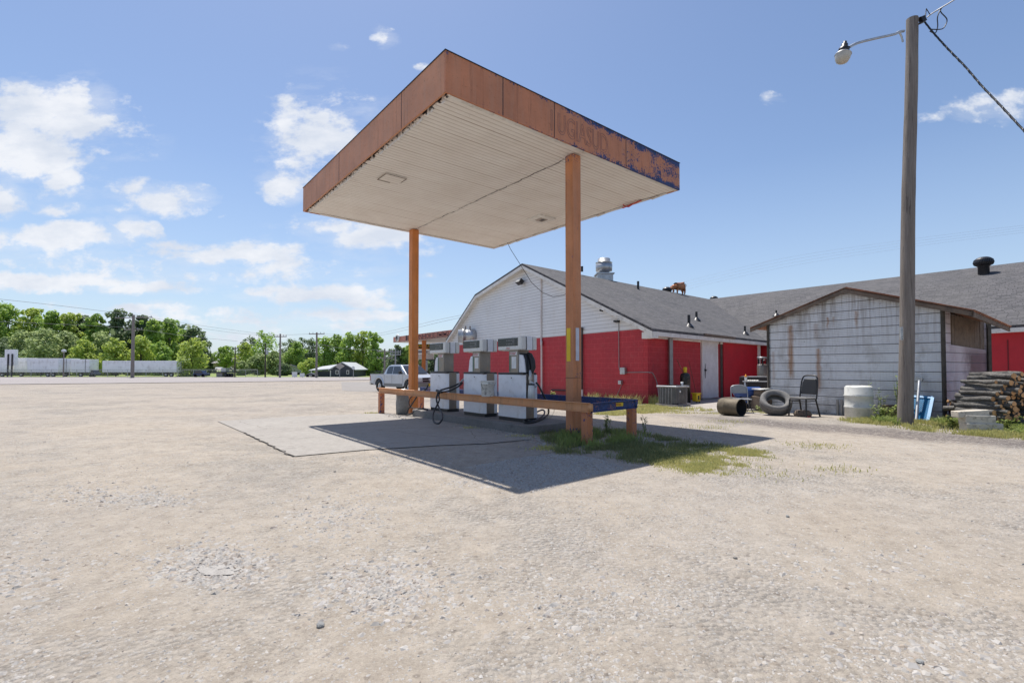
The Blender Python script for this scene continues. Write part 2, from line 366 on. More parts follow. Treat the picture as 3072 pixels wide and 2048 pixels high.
def m_shingle():
    m, t = newmat('grey_shingles'); uv = uvc(t); uu, vv_, _ = t.sep(uv)
    rw_ = t.node('TexWhiteNoise', {'W': t.m('FLOOR', t.m('MULTIPLY', vv_, 1/.14))}, noise_dimensions='1D').outputs['Value']
    uvs_ = t.node('CombineXYZ', {'X': t.m('ADD', uu, t.m('MULTIPLY', rw_, 3.7)), 'Y': vv_}).outputs[0]
    br = t.node('TexBrick', {'Vector': uvs_, 'Color1': (.040, .040, .045), 'Color2': (.105, .10, .106), 'Mortar': (.014, .014, .016), 'Scale': 1.0, 'Mortar Size': .016, 'Mortar Smooth': .3, 'Brick Width': .30, 'Row Height': .14, 'Bias': -.1}, offset=.0, offset_frequency=2)
    c = t.mix(t.rng(t.noise(uv, .5, 5, .6), .35, .7, 0, .3), br.outputs['Color'], (.14, .13, .12))
    c = t.mix(t.rng(t.noise(uv, 45, 3, .6), .4, .7, 0, .3), c, (.20, .195, .20))
    t.put(t.p.inputs['Base Color'], c); t.p.inputs['Roughness'].default_value = .9
    bump(t, t.m('SUBTRACT', t.noise(uv, 60, 3), br.outputs['Fac']), .5, .01); return m
M['shingle'] = m_shingle()

def m_ground():
    m, t = newmat('gravel'); co = obc(t); x, y, z = t.sep(co)
    far = t.rng(y, 8, 60, 0, 1)
    cell = t.node('TexVoronoi', {'Vector': co, 'Scale': 26, 'Randomness': 1}, feature='F1', voronoi_dimensions='2D'); e1 = t.node('TexVoronoi', {'Vector': co, 'Scale': 26}, feature='DISTANCE_TO_EDGE', voronoi_dimensions='2D').outputs['Distance']
    cell2 = t.node('TexVoronoi', {'Vector': co, 'Scale': 60}, feature='F1', voronoi_dimensions='2D')
    stone = t.ramp(t.sep(cell.outputs['Color'])[0], [(0, (.42, .40, .37)), (.35, (.60, .58, .55)), (.55, (.66, .62, .56)), (.72, (.52, .50, .49)), (.86, (.72, .70, .67)), (.97, (.34, .27, .21))])
    stone2 = t.ramp(t.sep(cell2.outputs['Color'])[0], [(0, (.46, .43, .39)), (.4, (.64, .61, .57)), (.7, (.60, .55, .48)), (1, (.74, .72, .69))])
    dust = t.mix(t.rng(t.noise(co, .9, 6, .65), .3, .7), (.60, .525, .435), (.69, .63, .555))
    patch = t.noise(co, .42, 6, .62); p2 = t.noise(co, 2.3, 5, .65)
    cov = t.rng(t.m('ADD', t.m('MULTIPLY', patch, .65), t.m('MULTIPLY', p2, .35)), .44, .60, .10, .95, True)
    c = t.mix(t.rng(e1, .0, .10, .0, .75), stone2, stone)
    c = t.mix(t.m('MULTIPLY', cov, .85), dust, c)
    c = t.mix(t.rng(t.noise(co, 160, 3, .7), .35, .75, 0, .5), c, (.78, .74, .68))
    c = t.mix(t.m('MULTIPLY', t.rng(t.noise(co, 38, 5, .85), .50, .66), t.rng(t.noise(co, 1.1, 5, .7), .35, .6, .25, .8)), c, (.36, .325, .30))
    c = t.mix(t.rng(t.noise(co, .22, 6, .6), .45, .65, 0, .40), c, (.52, .50, .49))
    gaps = t.m('MULTIPLY', t.rng(e1, 0, .035, 1, 0), t.m('MULTIPLY', cov, t.rng(t.noise(co, 7, 3), .42, .6)))
    c = t.mix(t.m('MULTIPLY', gaps, .75), c, (.16, .13, .11))
    # small dark stones dotted over the lot
    dk = t.node('TexVoronoi', {'Vector': co, 'Scale': 5.5}, feature='F1', voronoi_dimensions='2D'); d3 = t.rng(t.m('ADD', dk.outputs['Distance'], t.m('MULTIPLY', t.noise(co, 60, 3), .12)), .12, .16, 1, 0)
    dsel = t.rng(t.sep(dk.outputs['Color'])[1], .62, .63); c = t.mix(t.m('MULTIPLY', t.m('MULTIPLY', d3, dsel), .45), c, (.22, .19, .17))
    # long flat mottling further out, where the lot turns to old asphalt
    mot = t.noise(t.vscale(co, (.35, 1, 1)), .35, 5, .6); c = t.mix(t.m('MULTIPLY', t.rng(mot, .45, .62, 0, .45), t.rng(y, 9, 22)), c, (.50, .46, .43))
    c = t.mix(t.m('MULTIPLY', far, .45), c, (.56, .51, .47))
    # dark, broken asphalt in front of the shed: a band running down to the right, with ragged edges
    lin = t.m('ADD', y, t.m('MULTIPLY', x, 1.05)); rag = t.m('MULTIPLY', t.m('SUBTRACT', t.noise(co, .8, 7, .7), .5), 2.6)
    dd = t.m('ABSOLUTE', t.m('SUBTRACT', t.m('ADD', lin, rag), 16.75))
    band = t.m('MULTIPLY', t.rng(dd, .55, 1.5, 1, 0), t.rng(x, 3.6, 5.6)); band = t.m('MULTIPLY', band, t.rng(t.noise(co, 14, 6, .8), .36, .54))
    c = t.mix(t.m('MULTIPLY', band, .85), c, (.17, .15, .155))
    c = t.mix(1.0, c, (.56, .540, .513), 'MULTIPLY')
    gr = t.noise(t.vscale(co, (1, .8, 1)), 5.0, 15, .90); c = t.mix(1.0, c, t.ramp(t.rng(gr, .30, .70), [(0, (.46, .445, .435)), (.42, (.90, .895, .89)), (.62, (1.05, 1.05, 1.05)), (1, (1.24, 1.24, 1.24))]), 'MULTIPLY')
    t.put(t.p.inputs['Base Color'], c); t.p.inputs['Roughness'].default_value = .95; t.p.inputs['Specular IOR Level'].default_value = .25
    hgt = t.m('ADD', t.m('MULTIPLY', t.rng(cell.outputs['Distance'], 0, .7, 1, 0), t.m('MULTIPLY', cov, 1.0)), t.m('MULTIPLY', t.noise(co, 90, 4, .7), .45))
    bump(t, hgt, 1.0, .022); return m
M['ground'] = m_ground()
def m_concrete(name, a, b, spot=.5, crack=True, fine=.02):
    m, t = newmat(name); co = obc(t)
    c = t.mix(t.rng(t.noise(co, .8, 6, .65), .3, .7), a, b)
    c = t.mix(t.rng(t.noise(co, 70, 4, .75), .40, .70, 0, .5), c, tuple(x*.55 for x in a))
    c = t.mix(t.rng(t.noise(co, 1.7, 6, .7), .60, .78, 0, spot), c, tuple(x*.38 for x in a))
    gr = t.noise(co, 6.0, 15, .9); c = t.mix(1.0, c, t.ramp(t.rng(gr, .30, .70), [(0, (.55, .53, .52)), (.45, (.94, .94, .94)), (1, (1.18, 1.18, 1.18))]), 'MULTIPLY')
    if crack:
        wn = t.node('TexNoise', {'Vector': co, 'Scale': 2.2, 'Detail': 5}); ad = t.node('VectorMath', operation='MULTIPLY_ADD'); t.put(ad.inputs[0], wn.outputs['Color']); ad.inputs[1].default_value = (.35, .35, 0); t.put(ad.inputs[2], co)
        e = t.node('TexVoronoi', {'Vector': ad.outputs[0], 'Scale': .38}, feature='DISTANCE_TO_EDGE').outputs['Distance']
        c = t.mix(t.rng(e, .0008, .003, .6, 0), c, (.10, .08, .06))
    t.put(t.p.inputs['Base Color'], c); t.p.inputs['Roughness'].default_value = .9
    bump(t, t.noise(co, 110, 4, .75), .55, fine); return m
M['slab'] = m_concrete('pump_slab', (.315, .292, .265), (.365, .34, .308), .7, fine=.012)
M['island'] = m_concrete('island_concrete', (.20, .185, .17), (.29, .27, .25), .75, False)
M['road'] = m_concrete('road_asphalt', (.30, .27, .262), (.34, .31, .30), .15, False)
M['asphalt'] = m_concrete('old_asphalt', (.25, .23, .215), (.30, .28, .26), .4, True)
M['pad'] = m_concrete('pad_concrete', (.36, .33, .30), (.44, .40, .37), .5, False)
def m_leaf(name, a, b, c3, tr=.25, sc=.6):
    m, t = newmat(name); g = t.node('NewGeometry'); oi = t.node('ObjectInfo')
    n = t.noise(g.outputs['Position'], sc, 3, .6); r = g.outputs['Random Per Island']
    c = t.mix(t.rng(n, .35, .65), a, b); c = t.mix(t.rng(r, .45, 1, 0, .8), c, c3)
    c = t.mix(t.rng(oi.outputs['Random'], 0, 1, 0, .35), c, tuple(x*.7 for x in a))
    t.put(t.p.inputs['Base Color'], c); t.p.inputs['Roughness'].default_value = .6
    c = t.mix(.13, c, (.30, .33, .27)); t.put(t.p.inputs['Base Color'], c)
    tb = t.node('BsdfTranslucent', {'Color': t.mix(.5, c, c3)}); mx = t.node('MixShader', {0: tr}); t.l.new(t.p.outputs[0], mx.inputs[1]); t.l.new(tb.outputs[0], mx.inputs[2])
    out = [n for n in t.n if n.type == 'OUTPUT_MATERIAL'][0]; t.l.new(mx.outputs[0], out.inputs[0]); return m
M['leaf'] = m_leaf('bright_leaves', (0.150, 0.300, 0.039), (0.265, 0.442, 0.062), (0.460, 0.601, 0.106), .48, .25)
M['leaf_pale'] = m_leaf('pale_leaves', (0.248, 0.346, 0.116), (0.362, 0.461, 0.165), (0.511, 0.593, 0.264), .48, .25)
M['leaf_dark'] = m_leaf('dark_leaves', (0.078, 0.156, 0.059), (0.137, 0.215, 0.088), (0.234, 0.293, 0.137), .48, .25)
M['leaf_yellow'] = m_leaf('yellow_green_leaves', (0.248, 0.395, 0.050), (0.412, 0.527, 0.083), (0.593, 0.659, 0.132), .48, .25)
M['grass'] = m_leaf('grass_blades', (.13, .18, .055), (.23, .25, .08), (.40, .37, .15), .35, 2.5)
M['weed'] = m_leaf('weed_leaves', (.15, .24, .05), (.30, .38, .08), (.44, .48, .13), .38, 3)
M['drygrass'] = m_leaf('dry_grass', (.44, .46, .12), (.56, .53, .17), (.66, .60, .28), .42, 3)
M['lawn'] = simple('lawn', (.20, .26, .07), .9, 0, (.34, .32, .14), .5, .5)
M['bark'] = simple('bark', (.11, .09, .075), .9, 0, (.05, .04, .035), 4, .6, .6, 12)
def m_pole():
    m, t = newmat('weathered_pole'); co = obc(t)
    c = t.mix(t.rng(t.noise(t.vscale(co, (6, 6, .35)), 2.6, 6, .7), .3, .7), (.14, .118, .10), (.265, .232, .205))
    c = t.mix(t.rng(t.noise(t.vscale(co, (9, 9, .25)), 3.5, 4, .7), .58, .66, 0, .75), c, (.05, .04, .035))
    c = t.mix(t.rng(t.noise(co, 9, 4, .7), .62, .75, 0, .5), c, (.30, .22, .15))
    t.put(t.p.inputs['Base Color'], c); t.p.inputs['Roughness'].default_value = .9
    bump(t, t.noise(t.vscale(co, (9, 9, .4)), 3, 6, .7), .8, .02); return m
M['pole'] = m_pole()
M['far_pole'] = simple('grey_pole_wood', (.24, .21, .19), .9)
print('setup done')

# ================================================================== ground
ys = [-25, 0, 2, 4, 6, 8, 10, 12, 14, 16.5, 19, 24, 28, 33, 45, 60, 80, 105, 200, 400, 1500]; xs = [-700, -200, -80, -40, -20, -10, -5, 0, 5, 10, 20, 40, 80, 200, 700]
g = MB(); g.add([(x, y, T(y)) for y in ys for x in xs], [(j*len(xs)+i, j*len(xs)+i+1, (j+1)*len(xs)+i+1, (j+1)*len(xs)+i) for j in range(len(ys)-1) for i in range(len(xs)-1)])
struct(g.build('ground', M['ground']))
def sheet(name, pts, mat, off=.004, thick=0.0):
    """a sheet following the terrain, cut at the terrain's knots"""
    bm = bmesh.new(); vs = [bm.verts.new((p[0], p[1], 0)) for p in pts]; bm.faces.new(vs)
    for k, _ in KN[1:-1]:
        gg = bm.verts[:] + bm.edges[:] + bm.faces[:]; bmesh.ops.bisect_plane(bm, geom=gg, plane_co=(0, k, 0), plane_no=(0, 1, 0))
    for v in bm.verts: v.co.z = T(v.co.y) + off
    if thick:
        r = bmesh.ops.extrude_face_region(bm, geom=bm.faces[:])
        for e in r['geom']:
            if isinstance(e, bmesh.types.BMVert): e.co.z -= thick
    bmesh.ops.recalc_face_normals(bm, faces=bm.faces[:])
    if not thick:
        for f in bm.faces:
            if f.normal.z < 0: f.normal_flip()
    me = bpy.data.meshes.new(name); bm.to_mesh(me); bm.free(); me.materials.append(mat)
    o = bpy.data.objects.new(name, me); COL.objects.link(o); return struct(o)
# main road: near edge where the lot ends, far edge at the verge
re = [GT(-700, 1160), GT(0, 1153.5), GT(640, 1146.7), GT(960, 1142.5), GT(1150, 1139)]
sheet('road', [(-330, 20)] + [(p.x, p.y) for p in re] + [(90, 92), (330, 106), (-330, 106)], M['road'], .03)
edge = MB()
for a, b in zip(re, re[1:]):
    n = 24
    for i in range(n):
        p = a.lerp(b, i/n); q = a.lerp(b, (i+1)/n); w1 = .35 + .35*random.random()
        p.z = T(p.y) + .045; q.z = T(q.y) + .045
        d = (q-p).normalized().cross(Vector((0, 0, 1)))
        edge.quad(p - d*w1*.2, q - d*w1*.2, q + d*w1, p + d*w1)
M['tar'] = simple('dark_road_edge', (.07, .06, .05), .9, var=.4)
struct(edge.build('road_edge', M['tar']))
sheet('grass_verge', [(-330, 106), (330, 106), (330, 330), (-330, 330)], M['lawn'], .05)
TH = .6854; KS = 1.25/1.5; CA = Vector((-1.1207*KS, 7.9775*KS, 0)); cu_, su_ = math.cos(TH), math.sin(TH)
def CW(u, v, z): return Vector((CA.x + u*cu_ - v*su_, CA.y + u*su_ + v*cu_, z))
# old asphalt towards the road beside the truck
sheet('asphalt_patch', [(-12, 34), (-4, 24), (30, 40), (30, 70), (-22, 62)], M['asphalt'], .008)
slab = [CW(-1.62, 4.6, 0), CW(-1.58, 1.42, 0), CW(-.6, 1.30, 0), CW(.5, .95, 0), CW(1.2, .62, 0), CW(2.1, .5, 0), CW(2.34, .9, 0), CW(2.34, 7.2, 0), CW(-1.7, 7.2, 0)]
sheet('concrete_slab', [(p.x, p.y) for p in slab], M['slab'], .012)
# ragged joint along the slab's left and near edges
jt = MB()
for (a, b, w) in ((CW(-1.62, 4.6, 0), CW(-1.58, 1.42, 0), .022), (CW(2.3, 7.3, 0), CW(2.3, 5.2, 0), .03)):
    n = 46; d = (b - a).normalized().cross(Vector((0, 0, 1))); pr = None
    for i in range(n+1):
        p = a.lerp(b, i/n) + d*mnoise.noise(Vector((i*.35, a.x, 0)))*.05; p.z = T(p.y) + .017; ww = w*(.25 + 1.1*abs(mnoise.noise(Vector((i*.6, 3, a.y)))) )
        if pr is not None: jt.quad(pr[0] - d*pr[1], p - d*ww, p + d*ww, pr[0] + d*pr[1])
        pr = (p, ww)
struct(jt.build('slab_joint', M['tar']))

# ================================================================== canopy
can = thing('station_canopy', 'flat rust-orange and blue canopy on two square columns over the fuel pumps', 'canopy', tuple(CA), TH)
a_, b_, H_, t_ = 5.93, 6.72, 5.108, .59
def loc(u, v, z): return (u, v, z)
m = MB().box(0, 0, H_, a_, .03, H_+t_); m.build('fascia', M['fascia'], can)
MB().box(0, .032, H_, .03, b_-.032, H_+t_).build('fascia', M['fascia_l'], can, label='plain brown fascia panel with a gap of daylight behind it')
MB().box(0, b_-.03, H_, a_, b_, H_+t_).build('fascia', M['fascia_l'], can)
MB().box(a_-.03, .032, H_, a_, b_-.032, H_+t_).build('fascia', M['fascia_l'], can)
for u in (1.02, 2.12, 4.05): MB().box(u, -.004, H_+.005, u+.012, 0, H_+t_-.005).build('panel_seam', M['black_metal'], can)
for v in (1.35, 4.2): MB().box(-.004, v, H_+.005, 0, v+.01, H_+t_-.005).build('panel_seam', M['black_metal'], can)
cp = MB(); cp.box(-.012, -.012, H_+t_, a_+.012, .045, H_+t_+.012); cp.box(-.012, b_-.045, H_+t_, a_+.012, b_+.012, H_+t_+.012); cp.box(-.012, .045, H_+t_, .045, b_-.045, H_+t_+.012); cp.box(a_-.045, .045, H_+t_, a_+.012, b_-.045, H_+t_+.012)
cp.build('coping', M['black_metal'], can)
# soffit boards run along u; its left edge is torn short of the fascia and lets daylight through
sf = MB(); n = 44
for i in range(n):
    v0 = .035 + (b_-.07)*i/n; v1 = .035 + (b_-.07)*(i+1)/n
    e = .085 + .03*mnoise.noise(Vector((i*.8, 0, 0))) + (.03 if i % 7 == 3 else 0)
    sf.box(e, v0, H_+.015 + .006*mnoise.noise(Vector((i*.3, 2, 0))), a_-.035, v1, H_+.03)
sf.build('soffit', M['soffit'], can)
MB().box(.10, .04, H_+t_-.12, a_-.04, b_-.04, H_+t_-.07).build('roof_deck', M['galv'], can)
tr = MB(); tr.box(.12, .032, H_-.004, a_-.05, .10, H_+.014); tr.box(.4, b_-.10, H_-.004, a_-.05, b_-.032, H_+.014)
for i in range(16):
    v = .3 + i*.40; w = .25 + .1*random.random(); tr.beam((a_-.06 + random.uniform(-.01, .01), v, H_+.002), (a_-.06 + random.uniform(-.01, .01), v+w+.1, H_+.002 + random.uniform(-.03, .01)), .07, .012)
tr.build('edge_trim', M['white_trim'], can)
for v in (.5, 1.4, 2.3, 3.2, 4.1, 5.0, 5.9): MB().box(.03, v, H_+.05, .16, v+.05, H_+.09).build('bracket', M['black_metal'], can)
br = MB(); MBs = MB()
for i in range(34):
    v = .1 + i*.195; br.beam((.05 + .04*random.random(), v, H_+.012), (.11, v+.05*random.random(), H_+.012), .03, .01)
for i in range(60):
    v = .06 + i*.11
    if random.random() < .8:
        MBs.box(.088 + random.uniform(-.004, .004), v, H_-.03 - random.uniform(0, .015), .094, v + random.uniform(.05, .108), H_+.07)
MBs.build('light_strip', M['paper'], can)['kind'] = 'stuff'
br.build('torn_edge', M['black_metal'], can)['kind'] = 'stuff'
sm = MB(); vv = .45; pu = 2.9
while vv < b_-.35:
    nv = vv + random.uniform(.05, .2); nu = 2.9 + random.uniform(-.02, .02); w = random.uniform(.004, .016)
    sm.add([(pu-w, vv, H_+.008), (pu+w, vv, H_+.008), (nu+w*.6, nv, H_+.008), (nu-w*.6, nv, H_+.008)], [(3, 2, 1, 0)]); vv, pu = nv, nu
sm.build('soffit_joint', M['black_metal'], can)
def sofpt(px, py):
    r = ray(px, py); t = (H_ - CZ)/r[2]; x, y = r[0]*t - CA.x, r[1]*t - CA.y; return x*cu_ + y*su_, -x*su_ + y*cu_
fu, fv = sofpt(1624, 657)
lf = MB().box(fu-.27, fv-.27, H_-.02, fu+.27, fv+.27, H_+.02).build('light_fixture', M['white_trim'], can, bevel=.006)
MB().box(fu-.12, fv-.12, H_-.032, fu+.12, fv+.12, H_-.021).build('lens', M['lamp_glass'], lf)
MB().box(fu-.03, fv-.09, H_-.036, fu+.06, fv+.05, H_-.033).build('socket', M['black'], lf)
fu, fv = sofpt(1176, 537)
MB().box(fu-.22, fv-.2, H_-.006, fu+.22, fv+.2, H_+.012).build('patch_panel', M['soffit'], can)
pf = MB()
for (x0, y0, x1, y1) in ((-.23,-.21,.23,-.195),(-.23,.195,.05,.21),(-.23,-.195,-.215,.195),(.215,-.195,.23,.05)): pf.box(fu+x0, fv+y0, H_-.012, fu+x1, fv+y1, H_-.007)
pf.build('patch_edge', M['wood_old'], can)
ghost = text_mb('I UGIASUD', .50, (2.02, -.006, H_+.10), (1, 0, 0), (0, 0, 1), 0, outline=.0022, sx=.62)
M['ghost'] = simple('old_blue_paint', (.03, .05, .13), .6)
ghost.build('ghost_lettering', M['ghost'], can)
tb = MB(); tb.tube([(5.7, 1.35, H_-.01), (5.75, 1.3, H_-.06), (5.72, 1.2, H_-.10), (5.78, 1.15, H_-.05)], .012, 5); tb.beam((5.8, .9, H_-.01), (5.75, 1.4, H_-.07), .05, .01)
tb.build('torn_trim', M['redink'], can)
for v, mt in ((.31, 'column'), (6.43, 'column_far')):
    c = MB().box(2.9-.1035, v-.1035, -.15, 2.9+.1035, v+.1035, H_+.005).build('column', M[mt], can, bevel=.018, seg=3)
    if v < 1:
        MB().box(2.9-.1035-.004, .283, 1.36, 2.9-.1035, .376, 1.957).build('reflector_strip', M['yellowtape'], c, label='yellow reflector strip')
        MB().box(2.85, .31-.1035-.004, 1.37, 2.935, .31-.1035, 1.96).build('reflector_strip', M['lightgrey'], c, label='pale grey reflector strip')
        MB().box(2.9-.11, .31-.11, 1.06, 2.9+.11, .31+.11, 1.066).build('weld_line', M['black_metal'], c)
    else:
        MB().box(2.9-.1035-.004, 6.46, 1.35, 2.9-.1035, 6.51, 1.9).build('reflector_strip', M['yellowtape'], c)
# cable sagging from the canopy's far corner behind the near column
cb = MB().tube([At(1522, 728, 13.0), At(1532, 748, 13.0), At(1563, 797, 12.6), At(1595, 848, 12.2), At(1627, 877, 11.9), At(1659, 890, 11.6), At(1691, 885, 11.3), At(1721, 868, 9.5)], .007, 6)
tag(cb.build('overhead_cable', M['black']), 'thin black cable sagging from the canopy corner to its near column', 'cable')

# ================================================================== island, rail, pumps
isl = MB(); pts = []
for (cx, cy, a0) in ((3.35, 1.25, -90), (3.35, 5.35, 0), (2.65, 5.35, 90), (2.65, 1.25, 180)):
    for k in range(9):
        t = math.radians(a0 + k*90/8); pts.append((cx + .3*math.cos(t), cy + .3*math.sin(t)))
isl.prism([CW(u, v, -.15) for u, v in pts], (0, 0, .317)); struct(isl.build('pump_island', M['island'], bevel=.02, seg=2))
rail = thing('guard_rail', 'low rust-orange and blue steel guard rail around the pump island', 'guard rail', tuple(CA), TH)
def channel(a, b, out, mat, zc=None):
    a, b, out = Vector(a), Vector(b), Vector(out); m = MB(); h = .15
    m.beam(a, b, .012, h); o = out*.03
    for s in (-1, 1): m.beam(a + o + Vector((0, 0, s*(h/2 - .006))), b + o + Vector((0, 0, s*(h/2-.006))), .05, .012)
    return m.build('rail', M[mat], rail, bevel=.004)
P1, P2, P3, P4 = (2.24, 7.22, .605), (2.37, -.56, .605), (3.73, -.44, .60), (3.66, 7.45, .57)
channel(P1, P2, (-1, 0, 0), 'rail'); channel((P2[0]+.02, P2[1], P2[2]), (P3[0]-.04, P3[1], P3[2]), (0, -1, 0), 'railblue'); channel(P3, P4, (1, 0, 0), 'railblue')
MB().lathe([(.0, -.062), (.05, -.062), (.055, 0), (.05, .062), (0, .062)], 14, (P3[0]-.02, P3[1]+.02, P3[2])).build('corner_cap', M['railblue'], rail)
MB().lathe([(.0, -.062), (.04, -.062), (.045, 0), (.04, .062), (0, .062)], 14, (P2[0]+.01, P2[1]+.01, P2[2])).build('corner_cap', M['rail'], rail)
st = MB().box(2.96, -.502, .585, 3.28, -.498, .645).build('sticker', M['yellowtape'], rail)
text_mb('CAUTION', .052, (2.985, -.5035, .597), (1, 0, 0), (0, 0, 1), 0, ext=.0015).build('lettering', M['redink'], st)
for (u, v, z) in ((2.26, 7.1, .54), (2.42, -.44, .535), (3.70, -.36, .54), (3.62, 7.3, .51)):
    MB().box(u-.068, v-.068, -.2, u+.068, v+.068, z).build('post', M['post'], rail, bevel=.008)

def make_pump(label, i):
    pv = {1: 4.72, 2: 3.18, 3: 1.865}[i]; p = CW(2.875, pv, .167)
    r = thing('fuel_pump', label, 'fuel pump', tuple(p), TH, 'old fuel pumps standing on the island')
    hw, hd = .415, .175
    MB().box(-hd+.01, -hw+.01, .0, hd-.01, hw-.01, .07).build('plinth', M['black'], r)
    MB().prism([(-hd, hw, .07), (-hd, -hw+.11, .07), (-.12, -hw, .07), (-.12, hw, .07)], (0, 0, .865)).build('front_panel', M['white_paint'], r, bevel=.006)
    MB().box(-.119, -hw+.008, .07, .09, hw-.008, .955).build('side_panel', M['steel'], r, bevel=.003)
    MB().box(.091, -hw, .07, hd, hw, .935).build('rear_panel', M['white_paint'], r, bevel=.008)
    MB().box(-hd-.004, -hw-.004+.03, .936, hd+.004, hw+.004, .976).build('top_cap', M['black'], r, bevel=.006)
    MB().lathe([(0, 0), (.012, 0), (.012, .006), (0, .007)], 12, (-hd, -.02, .87), (-1, 0, 0)).build('lock', M['black_metal'], r)
    pd = MB().box(-.15, -.20, .976, .14, .09, 1.44).build('pedestal', M['steel'], r, bevel=.004)
    lb = MB().box(-.153, -.165, 1.335, -.1505, .055, 1.40).build('sign_label', M['paper'], pd)
    text_mb('NO SMOKING', .032, (-.1545, .048, 1.37), (0, -1, 0), (0, 0, 1), ext=.001, sx=.95).build('lettering', M['redink'], lb)
    text_mb('STOP ENGINE', .028, (-.1545, .048, 1.343), (0, -1, 0), (0, 0, 1), ext=.001, sx=.95).build('lettering', M['redink'], lb)
    if i > 1: MB().box(-.153, -.145, 1.06, -.1505, .0, 1.30).build('paper_notice', M['paper'], pd)
    MB().box(-.152, .045, 1.0, -.1502, .08, 1.32).build('green_strip', simple('green_strip', (.03, .14, .09), .5) if 'gs' not in M else M['gs'], pd)
    # head: bezel, middle and rear shells with seams between
    hd0 = MB().box(-.215, -.385, 1.43, -.085, .385, 1.70).build('head', M['cream_plastic'], r, bevel=.026, seg=3)
    MB().box(-.084, -.38, 1.435, -.076, .38, 1.695).build('head_seam', M['black'], r)
    MB().box(-.075, -.39, 1.425, .075, .39, 1.705).build('head_middle', M['white_paint'], r, bevel=.012)
    MB().box(.076, -.38, 1.435, .084, .38, 1.695).build('head_seam', M['black'], r)
    MB().box(.085, -.385, 1.43, .20, .385, 1.70).build('head_rear', M['cream_plastic'], r, bevel=.026, seg=3)
    ds = MB().box(-.220, -.27, 1.515, -.2145, .375, 1.675).build('display', M['glass_dark'], hd0)
    dg = MB()
    for z in (1.628, 1.555):
        for k in range(5): dg.box(-.2215, .06 - k*.05, z-.014, -.2205, .09 - k*.05, z+.018)
    for k in range(3): dg.box(-.2215, -.17 - k*.0, 1.55 + k*.04, -.2205, -.10, 1.57 + k*.04)
    dg.build('digits', M['digits'], ds)
    MB().box(-.2185, -.33, 1.447, -.214, .345, 1.497).build('price_strip', M['cream_plastic'], hd0)
    if i == 3: text_mb('DIESEL', .045, (-.2195, .10, 1.456), (0, -1, 0), (0, 0, 1), ext=.001).build('lettering', M['redink'], hd0)
    # wing plate with the nozzle boot: on the far side of pumps 1 and 2, the near side of pump 3
    s = 1 if i < 3 else -1; y0 = .092 if i < 3 else -.202
    w = MB().prism([(-.13, y0, .985), (-.13, y0 + s*.19, .985), (-.13, y0 + s*.15, 1.24), (-.13, y0 + s*.10, 1.33), (-.13, y0, 1.345)], (.03, 0, 0)).build('wing_plate', M['white_paint'], r)
    MB().prism([(-.098, y0, .978), (-.098, y0 + s*.215, .978), (-.098, y0 + s*.17, 1.27), (-.098, y0 + s*.11, 1.36), (-.098, y0, 1.37)], (.19, 0, 0)).build('nozzle_boot', M['black'], r, bevel=.01)
    if i == 3:
        nz = MB(); nz.tube([(.02, -.30, 1.36), (.03, -.36, 1.33), (.03, -.43, 1.22), (.02, -.47, 1.08), (.0, -.44, .98)], [.035, .05, .055, .05, .035], 10); nz.tube([(.0, -.30, 1.33), (-.02, -.36, 1.2), (-.02, -.40, 1.0), (0, -.42, .92)], [.02, .035, .04, .02], 8)
        nz.build('nozzle', M['rubber'], r)
        sv = MB(); sv.tube([(-.03, -.43, 1.02), (-.05, -.46, .92), (-.05, -.455, .78), (-.04, -.46, .62)], [.028, .033, .024, .03], 10); sv.cyl((-.05, -.46, .9), (-.05, -.455, .84), .04); sv.tube([(-.04, -.46, .80), (-.02, -.51, .76), (.0, -.57, .70)], [.024, .024, .02], 8)
        sv.build('swivel_pipe', M['galv'], r)
        wb = MB().lathe([(0, .42), (.075, .42), (.068, .6), (.058, .76), (.05, .76), (.06, .44)], 16, (-.06, -.50, 0)).build('washer_bucket', M['cream_plastic'], r)
        MB().lathe([(.062, .735), (.068, .745), (.064, .765), (.05, .762)], 16, (-.06, -.50, 0)).build('rim', M['black'], wb)
    return r
p1 = make_pump('leftmost white fuel pump nearest the far canopy column, its hose on the island end', 1)
p2 = make_pump('middle white fuel pump with its black hose looped over the guard rail', 2)
p3 = make_pump('right-hand white fuel pump marked diesel with its nozzle and swivel on the right side', 3)
def plu(px, py, u): return OnPlane(px, py, CW(u, 0, 0), CW(u, 1, 0))
def zpt(px, py, z): r = ray(px, py); t = (z - CZ)/r[2]; return Vector((r[0]*t, r[1]*t, z))
def smooth(pts, n=6):
    pts = [Vector(p) for p in pts]; out = []
    for i in range(len(pts)-1):
        p0, p1_, p2_, p3_ = pts[max(i-1, 0)], pts[i], pts[i+1], pts[min(i+2, len(pts)-1)]
        for k in range(n):
            t = k/n; out.append(.5*((2*p1_) + (p2_-p0)*t + (2*p0-5*p1_+4*p2_-p3_)*t*t + (3*p1_-p0-3*p2_+p3_)*t**3))
    return out + [pts[-1]]
h2 = [plu(1391, 1136, 2.74), plu(1380, 1148, 2.62), plu(1355, 1160, 2.45), plu(1335, 1166, 2.3), plu(1319, 1172, 2.22), plu(1311, 1186, 2.12), plu(1310, 1203, 2.05), plu(1316, 1220, 1.95), plu(1325, 1238, 1.8), plu(1327, 1255, 1.65), plu(1320, 1267, 1.55), plu(1312, 1270, 1.52),
      plu(1302, 1265, 1.56), plu(1298, 1250, 1.68), plu(1302, 1233, 1.82), plu(1311, 1215, 1.95), plu(1318, 1198, 2.06), plu(1316, 1184, 2.15), plu(1322, 1176, 2.24), plu(1345, 1173, 2.4), plu(1370, 1162, 2.55), plu(1388, 1148, 2.7)]
hs = MB().tube(smooth(h2), .0195, 8).build('hose', M['rubber'], p2, world=True)
